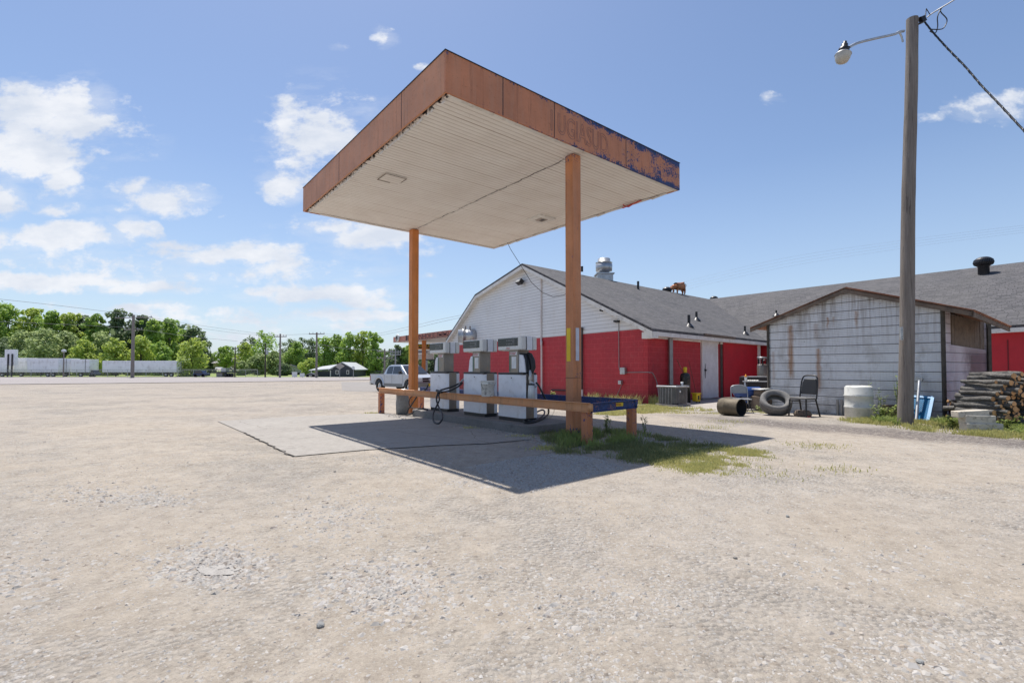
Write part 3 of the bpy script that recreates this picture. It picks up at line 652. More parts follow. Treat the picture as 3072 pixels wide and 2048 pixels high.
MB().tube([plu(1392, 1135, 2.74), plu(1384, 1144, 2.66), plu(1375, 1151, 2.58)], [.02, .026, .022], 8).build('hose_coupling', M['galv'], hs, world=True)
nzz = MB(); nzz.tube([plu(1310, 1171, 2.22), plu(1316, 1174, 2.2), plu(1326, 1176, 2.2)], [.03, .04, .025], 8); nzz.build('nozzle', M['rubber'], hs, world=True)
h1 = [plu(1285, 1153, 2.7), plu(1279, 1166, 2.6), plu(1268, 1173, 2.5), plu(1256, 1180, 2.4), plu(1247, 1195, 2.38), plu(1236, 1212, 2.36), plu(1226, 1226, 2.34), plu(1221, 1238, 2.3), plu(1223, 1243, 2.3), plu(1234, 1240, 2.33), plu(1250, 1230, 2.4), zpt(1262, 1226, .185), zpt(1274, 1225.5, .185), zpt(1282, 1229, .185)]
MB().tube(smooth(h1), .018, 8).build('hose', M['rubber'], p1, world=True)
h1b = [plu(1243, 1186, 2.5), plu(1232, 1192, 2.5), plu(1227, 1206, 2.5), plu(1230, 1218, 2.5), plu(1240, 1224, 2.52), zpt(1262, 1224, .185)]
MB().tube(smooth(h1b), .014, 8).build('hose', M['rubber'], p1, world=True)
def plv(px, py, v): return OnPlane(px, py, CW(0, v, 0), CW(1, v, 0))
h3 = [plv(1608, 1147, 1.28), plv(1617, 1158, 1.25), plv(1626, 1176, 1.22), plv(1636, 1196, 1.2), plv(1645, 1222, 1.15), zpt(1645, 1240, .2), zpt(1633, 1252, .19), zpt(1606, 1264, .19), zpt(1580, 1268, .19), zpt(1572, 1262, .2), zpt(1590, 1252, .22), zpt(1610, 1236, .26), zpt(1628, 1229, .28), zpt(1634, 1238, .24), zpt(1622, 1252, .22), zpt(1600, 1262, .21), zpt(1584, 1260, .22)]
MB().tube(smooth(h3), .019, 8).build('hose', M['rubber'], p3, world=True)
# bucket standing on the front rail
bp = OnPlane(1463, 1188, CW(2.22, 0, 0), CW(2.22, 1, 0)); bk = thing('bucket', 'dirty white plastic bucket standing on the guard rail before the middle pump', 'bucket', (bp.x, bp.y, .672), .4)
M['bucket'] = simple('scuffed_plastic', (.66, .65, .60), .5, 0, (.10, .09, .08), 7, .85)
MB().lathe([(0, 0), (.118, 0), (.122, .01), (.138, .24), (.147, .245), (.147, .262), (.139, .266), (.141, .285), (.149, .29), (.150, .31), (.142, .312), (.136, .30), (.115, .02), (0, .02)], 28).build('pail', M['bucket'], bk)
MB().tube(smooth([(.148*math.cos(t), .148*math.sin(t)*.6-.05, .27 - .16*math.sin(t)) for t in [math.pi*k/8 for k in range(9)]], 3), .003, 5).build('handle', M['black_metal'], bk)
MB().tube([(.151*math.cos(2*math.pi*k/24), .151*math.sin(2*math.pi*k/24), .30) for k in range(25)], .0035, 5).build('rim', M['bucket'], bk)
# concrete trash can
tp = GT(1207, 1243); tc = thing('trash_can', 'round dark concrete litter bin behind the far canopy column', 'trash can', tuple(tp))
MB().lathe([(0, 0), (.165, 0), (.175, .3), (.17, .62), (.15, .62), (.145, .1), (0, .1)], 24).build('drum', M['concrete_can'], tc)
MB().lathe([(.15, .62), (.185, .625), (.19, .66), (.12, .69), (.11, .67)], 24).build('lid', M['galv'], tc)

# ================================================================== red restaurant building
B0 = Vector((5.01, 17.74)); B1 = Vector((-4.05, 32.1)); gd = (B1 - B0).normalized(); gn = Vector((-.8457, -.5336))
sd = Vector((.725, .689)).normalized(); sn = Vector((sd.y, -sd.x)); ZW = 2.70
bd = thing('restaurant_building', 'long red block restaurant with white siding gable and grey shingle roofs', 'building', (B0.x, B0.y, -.1))
def GP(px, py, off=0): # on the gable wall, off metres in front of it
    return OnPlane(px, py, B0 + gn*off, B1 + gn*off)
def SP(px, py, off=0):
    return OnPlane(px, py, B0 + sn*off, B0 + sd*5 + sn*off)
def V3(p, z): return Vector((p.x, p.y, z))
def bb(m, name, mat, **k): return m.build(name, M[mat], bd, world=True, **k)
# roof front edge (rake) of the gable
OV = .32
rk = [GP(1957, 985, OV), GP(1566, 790, OV), GP(1424.5, 883, OV), GP(1338, 1018, OV)]
Rz = rk[1].z; RE = At(2126, 897, 37.9); VB = SP(2300, 1021.7, .42)
apex_w = GP(1567, 800, 0)
# walls
Lp = [V3(B0, -.6), V3(B1, -.9), V3(B1, ZW), V3(B0, ZW)]
wall = MB().prism(Lp, tuple((-gn*.2).to_3d())); bb(wall, 'gable_wall', 'block')
def inroof(px_list): return [GP(x, y, .02) for x, y in px_list]
gs = [GP(1946, 984, .012), GP(1568, 803, .012), GP(1431, 893, .012), GP(1354, 1012, .012), V3(B1 + gn*.012, ZW-.01), V3(B0 + gn*.012, ZW-.01)]
gs[0] = V3(B0 + gn*.012, GP(1943.6, 979, .012).z)
sid = MB().prism(gs, tuple((-gn*.05).to_3d())); bb(sid, 'siding', 'siding')
sw_end = Vector((VB.x, VB.y)) + sd*.3 - sn*.42
swm = MB().prism([V3(B0, -.6), V3(sw_end, -.8), V3(sw_end, ZW-.05), V3(B0, ZW-.05)], tuple((-sn*.2).to_3d())); bb(swm, 'side_wall', 'block')
# roof slabs
def slab_roof(pts, name='roof', th=.10):
    m = MB().prism(pts, (0, 0, -th)); return bb(m, name, 'shingle')
VBz = Vector((VB.x, VB.y, rk[0].z - .02)); E1 = rk[0]
slab_roof([E1, VB, RE, rk[1]])
L1 = rk[1]; L2 = rk[2]; L3 = rk[3]; sd3 = Vector((sd.x, sd.y, 0))
slab_roof([L1, L1 + (RE-L1), L2 + sd3*18 + Vector((0, 0, 0)), L2]); slab_roof([L2, L2 + sd3*18, L3 + sd3*18, L3])
# rake boards: white board under the shingle edge, soffit slats inside
rb = MB()
for a, b in zip(rk, rk[1:]):
    a2, b2 = a + Vector((0, 0, -.10)), b + Vector((0, 0, -.10)); rb.prism([a2, b2, b2 + Vector((0, 0, -.17)), a2 + Vector((0, 0, -.17))], tuple((-gn*.03).to_3d()))
bb(rb, 'rake_board', 'white_trim')
rs = MB()
for a, b in zip(rk, rk[1:]):
    a2, b2 = a + Vector((0, 0, -.235)), b + Vector((0, 0, -.235)); off = (-gn*OV).to_3d(); n = max(3, int((b2-a2).length/.12))
    for i in range(n):
        p, q = a2.lerp(b2, (i+.06)/n), a2.lerp(b2, (i+.94)/n); rs.quad(p - gn.to_3d()*.03, q - gn.to_3d()*.03, q + off, p + off)
bb(rs, 'rake_soffit', 'white_trim')
# eave along the side wall
ev = MB(); e0 = E1 + Vector((0, 0, -.10)); e1 = VB + Vector((0, 0, -.10))
ev.prism([e0, e1, e1 + Vector((0, 0, -.15)), e0 + Vector((0, 0, -.15))], tuple((-sn*.03).to_3d())); bb(ev, 'eave_board', 'white_trim')
es = MB(); in0 = V3(B0 + gn*OV*.2, e0.z - .14); es.quad(e0 + Vector((0, 0, -.14)), e1 + Vector((0, 0, -.14)), V3(sw_end, e1.z-.14), in0); bb(es, 'eave_soffit', 'white_trim')
rt = MB().prism([V3(B0 + gn*(OV-.01), E1.z - .1), E1 + Vector((0, 0, -.1)) - gn.to_3d()*.01, E1 + Vector((0, 0, -.34)) - gn.to_3d()*.01, V3(B0 + gn*(OV-.01), E1.z - .34)], tuple((-gn*.3).to_3d())); bb(rt, 'eave_return', 'white_trim')
# white frieze board along the top of the side wall, post and corner trims
fr = MB(); q0 = SP(1948, 1004, .03); q1 = SP(2276, 1034, .03)
fr.prism([SP(1948, 1000, .04), SP(2276, 1030, .04), SP(2276, 1042, .04), SP(1948, 1013, .04)], tuple((-sn*.05).to_3d())); bb(fr, 'frieze_board', 'white_trim')
g0 = SP(2112, 1003, .44); g1 = SP(2205, 1014, .44); gt_ = MB(); gt_.beam(g0, g1, .08, .09); bb(gt_, 'gutter', 'wood_old')
pst = SP(2012, 1180, .10); MBp = MB().box(pst.x-.05, pst.y-.07, -.3, pst.x+.08, pst.y+.06, ZW-.02); bb(MBp, 'porch_post', 'conduit')
dr0, dr1 = SP(2110, 1190, .05), SP(2153, 1190, .05); dzt = SP(2130, 1021, .05).z; dzb = SP(2130, 1193, .05).z
dd_ = MB().prism([V3(dr0, dzb), V3(dr1, dzb), V3(dr1, dzt), V3(dr0, dzt)], tuple((-sn*.06).to_3d())); door = bb(dd_, 'door', 'door')
df = MB(); f0, f1 = SP(2107.5, 1190, .07), SP(2155.5, 1190, .07)
for a, b in ((f0, dr0), (dr1, f1)): df.prism([V3(a, dzb), V3(b, dzb), V3(b, dzt+.05), V3(a, dzt+.05)], tuple((-sn*.09).to_3d()))
df.build('door_frame', M['white_trim'], door, world=True)
hh_ = SP(2116, 1110, .09); dh = MB(); dh.tube([V3(hh_, hh_.z-.35), V3(hh_, hh_.z-.02), V3(hh_, hh_.z+.28)], [.008, .02, .008], 6); dh.cyl(hh_ - sn.to_3d()*.02, hh_ + sn.to_3d()*.05, .035); dh.build('handle', M['black_metal'], door, world=True)
stp = MB().prism([SP(2106, 1193, .5), SP(2156, 1193, .5), SP(2156, 1193, .06), SP(2106, 1193, .06)], (0, 0, -.3)); bb(stp, 'door_step', 'asphalt')
pp = MB().cyl(V3(SP(2160.5, 1190, .08), -.3), V3(SP(2160.5, 1100, .08), ZW-.1), .022); bb(pp, 'downpipe', 'redpipe', label='dull pink pipe beside the white door')
rc = MB().prism([V3(SP(2163, 1100, .02), -.4), V3(SP(2170, 1100, .02), -.4), V3(SP(2170, 1100, .02), ZW-.2), V3(SP(2163, 1100, .02), ZW-.2)], tuple((-sn*.03).to_3d())); bb(rc, 'recess_shade', 'tar')  # flat dark strip on the wall, painting in the shade of a recess
pn = MB().prism([V3(SP(2171, 1100, .06), -.5), V3(SP(2273, 1100, .06), -.5), V3(SP(2273, 1100, .06), ZW-.2), V3(SP(2171, 1100, .06), ZW-.2)], tuple((-sn*.06).to_3d())); bb(pn, 'red_panel', 'redpanel')
ct = MB().prism([V3(SP(2274, 1100, .08), -.5), V3(SP(2282, 1100, .08), -.5), V3(SP(2282, 1100, .08), ZW-.1), V3(SP(2274, 1100, .08), ZW-.1)], tuple((-sn*.06).to_3d())); bb(ct, 'corner_board', 'white_trim')
# back wing with its long roof, running off to the right
RR = At(3072, 785.2, 24.5); bdv = Vector((RR.x - RE.x, RR.y - RE.y)).normalized(); RX = Vector((RE.x + bdv.x*34, RE.y + bdv.y*34, RE.z + (RR.z - RE.z)/((RR-RE).length)*34))
eo = Vector((VB.x, VB.y)); zE = 2.62; EX = Vector((eo.x + bdv.x*30, eo.y + bdv.y*30, zE))
EX = EX; pt = OnPlane(2960, 980, eo, eo + bdv); zE2 = pt.z
EE = Vector((eo.x, eo.y, VB.z)); kk = (Vector((pt.x, pt.y)) - eo).length; EX.z = VB.z + (zE2 - VB.z)*30/kk
bm_ = MB().prism([EE, EX, RX, RE], (0, 0, -.1)); bb(bm_, 'back_roof', 'shingle')
RL = RE + Vector((-bdv.x, -bdv.y, 0))*0; bn = Vector((-bdv.y, bdv.x))  # away from the camera
if bn.y < 0: bn = -bn
bk2 = MB().prism([RE, RX, RX + Vector((bn.x*9, bn.y*9, -3.5)), RE + Vector((bn.x*9, bn.y*9, -3.5))], (0, 0, -.1)); bb(bk2, 'back_roof', 'shingle')
wo = eo + bn*.45; wz = EX.z - .1
wl = wo - bdv*2.5
ww = MB().prism([V3(wl, -.8), V3(wo + bdv*30, -.4), V3(wo + bdv*30, EX.z-.1), V3(wl, VB.z-.12)], (bn.x*.2, bn.y*.2, 0)); bb(ww, 'back_wall', 'redpanel')
smp = OnPlane(3024, 1050, wo, wo + bdv, .012); sm2 = MB().box(smp.x-.012, smp.y-.012, -.4, smp.x+.012, smp.y+.012, 2.3); bb(sm2, 'wall_seam', 'redpipe')
be = MB().prism([EE + Vector((0, 0, -.1)), EX + Vector((0, 0, -.1)), EX + Vector((0, 0, -.26)), EE + Vector((0, 0, -.26))], (bn.x*.03, bn.y*.03, 0)); bb(be, 'eave_board', 'white_trim')
bs = MB().quad(EE + Vector((0, 0, -.25)), EX + Vector((0, 0, -.25)), Vector((wo.x + bdv.x*30, wo.y + bdv.y*30, EX.z-.25)), Vector((wo.x, wo.y, EE.z-.25))); bb(bs, 'eave_soffit', 'white_trim')
# closing walls on the unseen sides
cl = MB(); farp = B1 + sd*18; cl.prism([V3(B1, -.9), V3(farp, -1.2), V3(farp, 2.9), V3(B1, 2.9)], (.2*-gd.x, .2*-gd.y, 0)); bb(cl, 'far_wall', 'block')
# gable fittings
fl_ = GP(1572, 846, .0); n3 = gn.to_3d(); g3 = gd.to_3d()
fx = MB(); fx.box(-.2, -.14, -.12, .2, .1, .12); fx.xf(Matrix.Translation(fl_ + n3*.28) @ Matrix.Rotation(math.atan2(gd.y, gd.x), 4, 'Z') @ Matrix.Rotation(math.radians(32), 4, 'X'))
fo = bb(fx, 'floodlight', 'black_metal', bevel=.015)
fx = MB(); fx.box(-.17, .101, -.10, .17, .104, .10); fx.xf(Matrix.Translation(fl_ + n3*.28) @ Matrix.Rotation(math.atan2(gd.y, gd.x), 4, 'Z') @ Matrix.Rotation(math.radians(32), 4, 'X')); fx.build('lens', M['lamp_glass'], fo, world=True)
fx = MB(); fx.tube([fl_, fl_ + n3*.15 + Vector((0, 0, -.05)), fl_ + n3*.28 + Vector((0, 0, -.12))], .02, 6); fx.build('bracket', M['black_metal'], fo, world=True)
pv_ = MB(); pv_.tube(smooth([GP(1623.5, 834, .05), GP(1623.5, 1020, .05), GP(1624, 1028, .08), GP(1624.5, 1034, .10), GP(1625, 1186, .10)], 4), .045, 10); bb(pv_, 'drain_pipe', 'pvc')
bp_ = MB(); bp_.tube([GP(1746, 986, .05), GP(1746.5, 1168, .08)], .035, 8); bp_.cyl(GP(1746, 984, .04), GP(1746, 987, .12), .05); bb(bp_, 'vent_pipe', 'black_metal')
bp_ = MB(); bp_.tube([GP(1746.5, 1168, .08), GP(1747, 1192, .08)], .042, 8); bb(bp_, 'vent_pipe', 'pvc', label='short white foot of the black vent pipe')
bp_ = MB(); bp_.tube([GP(1654, 1169, .06), GP(1700, 1171, .06)], .03, 8); bb(bp_, 'stub_pipe', 'black_metal')
cn = MB(); cn.tube([GP(1856, 968, .03), GP(1857, 1098, .03), GP(1859, 1110, .03), GP(1866, 1114, .03)], .014, 6); cn.tube([GP(1879, 1117, .03), GP(1943, 1116, .03), GP(1950, 1117, .06)], .014, 6)
cn.tube(smooth([SP(1950, 1117, .05), SP(1958, 1119, .06), SP(1966, 1135, .08), SP(1971, 1150, .1), SP(1976, 1184, .3)], 4), .016, 6); cn.tube([GP(1866, 1150, .03), GP(1858, 1170, .03), GP(1846, 1194, .03)], .01, 6)
bb(cn, 'conduit', 'conduit')
for (x0, x1, y0, y1) in ((1866, 1880, 1102, 1122), (1860.5, 1869, 1141, 1152)):
    a, b = GP(x0, y1, .01), GP(x1, y0, .01); bb(MB().prism([V3(a, a.z), V3(b, a.z), V3(b, b.z), V3(a, b.z)], tuple((gn*.12).to_3d())), 'meter_box', 'galv', bevel=.008)
for (x, y) in ((1808, 931), (1850, 964), (1857, 964)):
    a = GP(x, y, .02); o = MB(); o.tube([a, a + n3*.15], [.05, .04], 10); bb(o, 'camera_lamp', 'black_metal')
# round exhaust duct on its bracket at the gable's left end
dc = GP(1392, 1008, .55); dv = MB(); ax = (gd*.45 + gn*.9).to_3d().normalized()
dv.lathe([(.30, -.75), (.42, -.7), (.44, -.3), (.40, -.28), (.40, .0), (.47, .02), (.47, .10), (.40, .12), (.40, .36), (.36, .36), (.36, .1)], 24, dc, ax); ob = bb(dv, 'exhaust_duct', 'galv')
MB().lathe([(0, .2), (.36, .22)], 24, dc, ax).build('fan_grille', M['black'], ob, world=True)
bk_ = MB()
for x in (1397, 1410): bk_.beam(GP(x, 978, .3), GP(x, 1031, .3), .05, .06)
bk_.beam(GP(1392, 1026, .15), GP(1412, 1026, .7), .05, .05); bk_.build('bracket', M['wood_old'], ob, world=True)
# ---- roof fittings
def onroof(px, py, P, Q, R_):
    n = (Q - P).cross(R_ - P); r = Vector(ray(px, py)); o = Vector((0, 0, CZ)); return o + r*((P - o).dot(n)/r.dot(n))
rA = (E1, VB, rk[1]); rB = (EE, EX, RE)
def pipe_vent(px, py, rf, h=.45, r=.06, lab=None):
    p = onroof(px, py, *rf); o = MB(); o.cyl(p - Vector((0, 0, .1)), p + Vector((0, 0, h)), r); o.lathe([(.22, -.04), (.1, .1), (r, .14)], 14, p); bb(o, 'roof_vent_pipe', 'black_metal')
pipe_vent(1914.5, 874, rA, .62, .07); pipe_vent(2067, 979, rA, .5, .06); pipe_vent(2089.5, 960, rA, .42, .055); pipe_vent(2235, 1002, rA, .42, .05); pipe_vent(2329, 946, rB, .3, .05)
def turbine(p, s, name='turbine_vent'):
    SH = lambda prof: [(r*s, (z - .22)*s*1.0) for r, z in prof]
    o = bb(MB().lathe(SH([(.26, -.35), (.26, .42), (.30, .44), (.30, .48)]), 20, p), name, 'black_metal'); f = MB()
    for k in range(26):
        a0 = 2*math.pi*k/26; prof = SH([(.30, .46), (.42, .52), (.47, .66), (.43, .82), (.30, .93), (.05, .97)])
        A_ = [p + Vector((r*math.cos(a0+z*.5), r*math.sin(a0+z*.5), z)) for r, z in prof]; B_ = [p + Vector((r*.97*math.cos(a0+.2+z*.5), r*.97*math.sin(a0+.2+z*.5), z)) for r, z in prof]
        for i in range(len(prof)-1): f.quad(A_[i], B_[i], B_[i+1], A_[i+1])
    f.lathe(SH([(0, .99), (.2, .975), (.3, .93)]), 16, p); f.lathe(SH([(.38, .56), (.42, .70), (.38, .84), (.2, .93)]), 16, p)
    f.build('turbine_head', M['black_metal'], o, world=True); return o
def ridgept(px, py): return OnPlane(px, py, rk[1], RE)
turbine(onroof(2001, 882, *rA) + Vector((0, 0, -.05)), .72); tp_ = ridgept(2142, 897); turbine(At(2142, 897, 39.5) + Vector((0, 0, -.30)), .70); turbine(onroof(2951, 811, *rB) + Vector((0, 0, .02)), .86)
hp = onroof(1812, 838, *rA); hf = MB(); hf.cbox(hp + Vector((0, 0, .05)), (.95, .95, .5)); hfo = bb(hf, 'exhaust_hood', 'galv')
MB().box(hp.x-.55, hp.y-.55, hp.z+.26, hp.x+.55, hp.y+.55, hp.z+.33).build('curb_plate', M['galv'], hfo, world=True)
MB().lathe([(.30, .33), (.34, .48), (.50, .52), (.52, .92), (.44, .94), (.44, 1.02), (.52, 1.03), (.40, 1.06), (.38, 1.28), (.34, 1.30), (0, 1.31)], 28, hp).build('fan_housing', M['galv'], hfo, world=True)
sb_ = ridgept(1746, 812); bb(MB().cbox(sb_ + Vector((0, 0, .1)), (.12, .12, .3)), 'ridge_box', 'black_metal')

# ================================================================== metal shed
R3 = GT(2832, 1264.3); zT = At(2823, 925, R3.y).z; R3.z = T(R3.y)
YL = (zT - CZ)/(At(2305.7, 965.8, 1).z - CZ); L3_ = At(2305.7, 965.8, YL); R2 = Vector((R3.x, R3.y)); L2_ = Vector((L3_.x, L3_.y))
fd = (L2_ - R2).normalized(); fn = Vector((-fd.y, fd.x)); fn = fn if fn.dot(R2) < 0 else -fn      # outward, to the camera
kd = -fn
WD = (L2_ - R2).length; DP = 3.6
shed = thing('metal_shed', 'weathered white corrugated metal shed with rust stains behind the wooden pole', 'shed', (R3.x, R3.y, 0))
def FS(px, py, off=0): return OnPlane(px, py, R2 + fn*off, L2_ + fn*off)
def SS(px, py, off=0): return OnPlane(px, py, R2 - fd*off, R2 + kd*5 - fd*off)
def sh(m, name, mat, **k): return m.build(name, M[mat] if isinstance(mat, str) else mat, shed, world=True, **k)
apx = FS(2536, 866, 0); ta = (Vector((apx.x, apx.y)) - R2).dot(fd)
# rust runs at their places along the front wall
t = TS; uvn = t.node('TexCoord').outputs['Object']; dt = t.node('VectorMath', operation='DOT_PRODUCT'); t.put(dt.inputs[0], uvn); dt.inputs[1].default_value = (fd.x, fd.y, 0); al = dt.outputs['Value']
zz = t.sep(uvn)[2]; cc = CS; wob = t.m('MULTIPLY', t.m('SUBTRACT', t.noise(uvn, 7, 4), .5), .10)
for px, w, ztop, zbot, am in ((2373, .055, 2.45, .85, .85), (2456, .045, 1.75, .5, .7), (2320, .04, 1.7, .7, .35), (2485, .02, 2.6, 2.2, .8), (2503, .015, 2.6, 2.3, .6), (2572, .03, 2.7, 2.2, .7), (2450, .05, 2.45, 1.9, .3)):
    ac = (Vector(FS(px, 1100)[:2]) - R2).dot(fd)
    d = t.m('ABSOLUTE', t.m('SUBTRACT', t.m('ADD', al, wob), ac)); k = t.m('MULTIPLY', t.rng(d, w*.4, w*1.9, am, 0), t.m('MULTIPLY', t.rng(zz, zbot, zbot+.25), t.rng(zz, ztop, ztop+.04, 1, 0)))
    k = t.m('MULTIPLY', k, t.rng(t.noise(t.vscale(uvn, (30, 30, 1.4)), 1, 4, .7), .30, .55, .4, 1)); cc = t.mix(k, cc, (.30, .13, .03))
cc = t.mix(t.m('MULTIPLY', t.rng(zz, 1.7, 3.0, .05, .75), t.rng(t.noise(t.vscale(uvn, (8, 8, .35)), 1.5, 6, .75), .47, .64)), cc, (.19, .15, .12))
sc_ = t.node('TexVoronoi', {'Vector': t.vscale(uvc(t), (1, 1.0, 1)), 'Scale': 3.2, 'Randomness': .35}); cc = t.mix(t.rng(sc_.outputs['Distance'], .028, .045, .8, 0), cc, (.06, .06, .06))
# soot towards the side wall's back corner, with shade low on the wall painted in
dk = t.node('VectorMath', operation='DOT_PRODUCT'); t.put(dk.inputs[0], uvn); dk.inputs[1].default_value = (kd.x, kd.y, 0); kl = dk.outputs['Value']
soot_shade = t.m('MULTIPLY', t.rng(t.m('ADD', kl, t.m('MULTIPLY', t.noise(uvn, 3.5, 6, .75), 1.6)), 2.2, 3.0), t.rng(zz, 1.55, 1.95, 1, 0)); cc = t.mix(t.m('MULTIPLY', soot_shade, .9), cc, (.022, .02, .02))
pk = t.m('MULTIPLY', t.rng(kl, .05, .3), t.rng(t.noise(uvn, 1.2, 4), .3, .6, .08, .30)); cc = t.mix(pk, cc, (.48, .30, .40))  # pinkish tint paints in light bounced off the red building
t.put(t.p.inputs['Base Color'], cc)
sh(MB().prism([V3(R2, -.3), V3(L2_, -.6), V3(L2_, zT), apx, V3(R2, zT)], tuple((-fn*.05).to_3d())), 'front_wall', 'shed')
BR = R2 + kd*DP; BL2 = L2_ + kd*DP; zB = 2.45
bo = [SS(x, y, .0) for x, y in ((2856, 935), (2955, 967), (2953, 1041), (2868, 1023), (2855, 1013))]
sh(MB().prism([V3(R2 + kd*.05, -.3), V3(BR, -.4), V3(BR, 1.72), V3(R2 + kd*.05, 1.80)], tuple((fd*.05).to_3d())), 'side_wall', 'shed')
s0 = V3(R2 + kd*.05, 1.80); sm0 = Vector(SS(2852, 1015).to_tuple()); s1 = Vector((sm0.x, sm0.y, 1.79))
sh(MB().prism([s0, s1, Vector((s1.x, s1.y, zT-.05)), V3(R2 + kd*.05, zT)], tuple((fd*.05).to_3d())), 'side_wall', 'shed')
bmz = MB(); nb = 13; A0 = Vector((s1.x, s1.y)); 
for i in range(nb):
    p = A0.lerp(BR, (i+.04)/nb) + fd*random.uniform(.03, .05); q = A0.lerp(BR, (i+.96)/nb) + fd*.04
    bmz.prism([V3(p, 1.66), V3(q, 1.66), V3(q, 2.5), V3(p, 2.55)], tuple((fd*.02).to_3d()))
sh(bmz, 'wall_boards', 'wood_old')
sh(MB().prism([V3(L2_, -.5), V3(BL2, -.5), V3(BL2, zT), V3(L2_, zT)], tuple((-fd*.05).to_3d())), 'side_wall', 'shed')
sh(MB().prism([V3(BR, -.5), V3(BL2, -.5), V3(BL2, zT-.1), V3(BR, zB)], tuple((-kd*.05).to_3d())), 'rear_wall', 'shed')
for P_, z0, w in ((R2 - fd*.02 + fn*.01, -.3, .06), (L2_ + fd*.02 + fn*.01, -.5, .05), (BR - fd*.03, -.4, .09)):
    sh(MB().box(P_.x-w/2, P_.y-w/2, z0, P_.x+w/2, P_.y+w/2, zT if P_ != BR else 2.45), 'corner_post', 'tar')
# roof: two corrugated slopes with old boards along the edge
fo_ = .16; RA = OnPlane(2532.6, 862, R2 + fn*fo_, L2_ + fn*fo_); RR_ = OnPlane(2919.3, 929, R2 + fn*fo_, L2_ + fn*fo_); RL_ = OnPlane(2250, 982, R2 + fn*fo_, L2_ + fn*fo_)
bkv = (kd*(DP + .35)).to_3d(); rr2 = OnPlane(3030.6, 978.8, Vector(RR_[:2]), Vector(RR_[:2]) + kd); 
sh(MB().prism([RA, RR_, rr2, RA + bkv], (0, 0, -.05)), 'roof', 'rust'); sh(MB().prism([RA, RA + bkv, RL_ + bkv, RL_], (0, 0, -.05)), 'roof', 'rust')
rib = MB()
for i in range(22):
    f_ = (i+.5)/22; a = RA.lerp(RA + bkv, f_); b = RR_.lerp(rr2, f_); rib.beam(a + Vector((0, 0, .01)), b + (b-a).normalized()*.03 + Vector((0, 0, .0)), .05, .025)
sh(rib, 'roof_ribs', 'rust')
fb = MB()
for a, b in ((RL_, RA), (RA, RR_)): fb.prism([a + Vector((0, 0, -.012)), b + Vector((0, 0, -.012)), b + Vector((0, 0, -.145)), a + Vector((0, 0, -.145))], tuple((-fn*.035).to_3d()))
sh(fb, 'barge_board', 'wood_old'); fb = MB().prism([RR_ + Vector((0, 0, -.03)), rr2 + Vector((0, 0, -.03)), rr2 + Vector((0, 0, -.13)), RR_ + Vector((0, 0, -.15))], tuple((fd*.03).to_3d())); sh(fb, 'eave_board', 'wood_old')
ra = MB()
for i in range(6):
    f_ = (i+.5)/6; b = RR_.lerp(rr2, f_); ra.beam(b + Vector((0, 0, -.08)), Vector((R2.x + kd.x*DP*f_, R2.y + kd.y*DP*f_, zT + .05 - .1*f_)), .04, .08)
sh(ra, 'rafters', 'wood_old')

# ================================================================== pole with lamp and service drop
pb = GT(2715, 1274); Yp = pb.y; pt_ = At(2736, 57, Yp)
up = thing('utility_pole', 'tall weathered wooden utility pole with a lamp arm in front of the shed', 'utility pole', tuple(pb))
pol = MB(); n = 26; pts = []; rs = []
for i in range(n+1):
    f_ = i/n; p = pb.lerp(pt_, f_) + Vector((.012*math.sin(f_*9), .0, 0)); pts.append(p - Vector((0, 0, .25)) if i == 0 else p); rs.append(.142 - .033*f_ + .006*mnoise.noise(Vector((f_*20, 0, 0))))
pol.tube(pts, rs, 20); pole_o = pol.build('pole', M['pole'], up, world=True)
tg = MB(); tp = At(2705, 1000, Yp - .14); tgb = MB().box(tp.x-.022, tp.y-.012, tp.z-.14, tp.x+.022, tp.y+.03, tp.z+.14); tgo = tgb.build('number_tag', M['galv'], up, world=True)
for k, ch in enumerate('197108'): text_mb(ch, .048, (tp.x-.013, tp.y-.014, tp.z+.092-k*.045), (1, 0, 0), (0, 0, 1), ext=.001).build('lettering', M['black'], tgo, world=True)
def PA(x, y, dy=0): return At(2440 + x/3.7215, y/3.7215, Yp + dy)
arm = MB(); arm.tube(smooth([PA(1010, 350, -.1), PA(960, 358, -.15), PA(900, 385, -.2), PA(700, 430, -.35), PA(500, 480, -.5), PA(400, 530, -.6)], 4), .028, 8); arm.tube([PA(960, 360, -.15), PA(985, 410, -.12), PA(1000, 470, -.12)], .02, 6)
arm.build('lamp_arm', M['galv'], up, world=True)
lc = PA(345, 530, -.62); ld = (PA(320, 700, -.62) - PA(350, 500, -.62)).normalized()
lm = MB(); lm.lathe([(0, -.12), (.035, -.12), (.035, -.07), (.06, -.06), (.06, .0), (.10, .03), (.10, .10), (.07, .12)], 18, lc, -Vector((-ld.x, -ld.y, -ld.z))); lmo = lm.build('lamp_housing', M['black_metal'], up, world=True)
MB().lathe([(.07, .08), (.15, .15), (.155, .165), (.148, .17)], 24, lc, ld).build('lamp_shade', M['galv'], lmo, world=True)
MB().lathe([(.147, .165), (.135, .25), (.105, .31), (.05, .335), (0, .34)], 24, lc, ld).build('lamp_glass', M['lamp_glass'], lmo, world=True)
hw_ = MB(); hw_.tube([PA(1145, 225), PA(1190, 200, -.05), PA(1230, 190, -.05)], .022, 6); hw_.tube([PA(1148, 290), PA(1200, 255, -.05), PA(1240, 235, -.05)], .02, 6); hw_.beam(PA(1205, 195, -.05), PA(1232, 250, -.05), .09, .09)
hw_.tube([PA(1245, 225, -.05), PA(1262, 100, -.05), PA(1300, 165, -.05)], .01, 5); hw_.build('wire_bracket', M['black_metal'], up, world=True)
def wire(name, pts, r, lab, mat='black', gp=None, n=6):
    o = MB().tube(smooth(pts, 5), r, n).build(name, M[mat]); tag(o, lab, 'wire', gp); return o
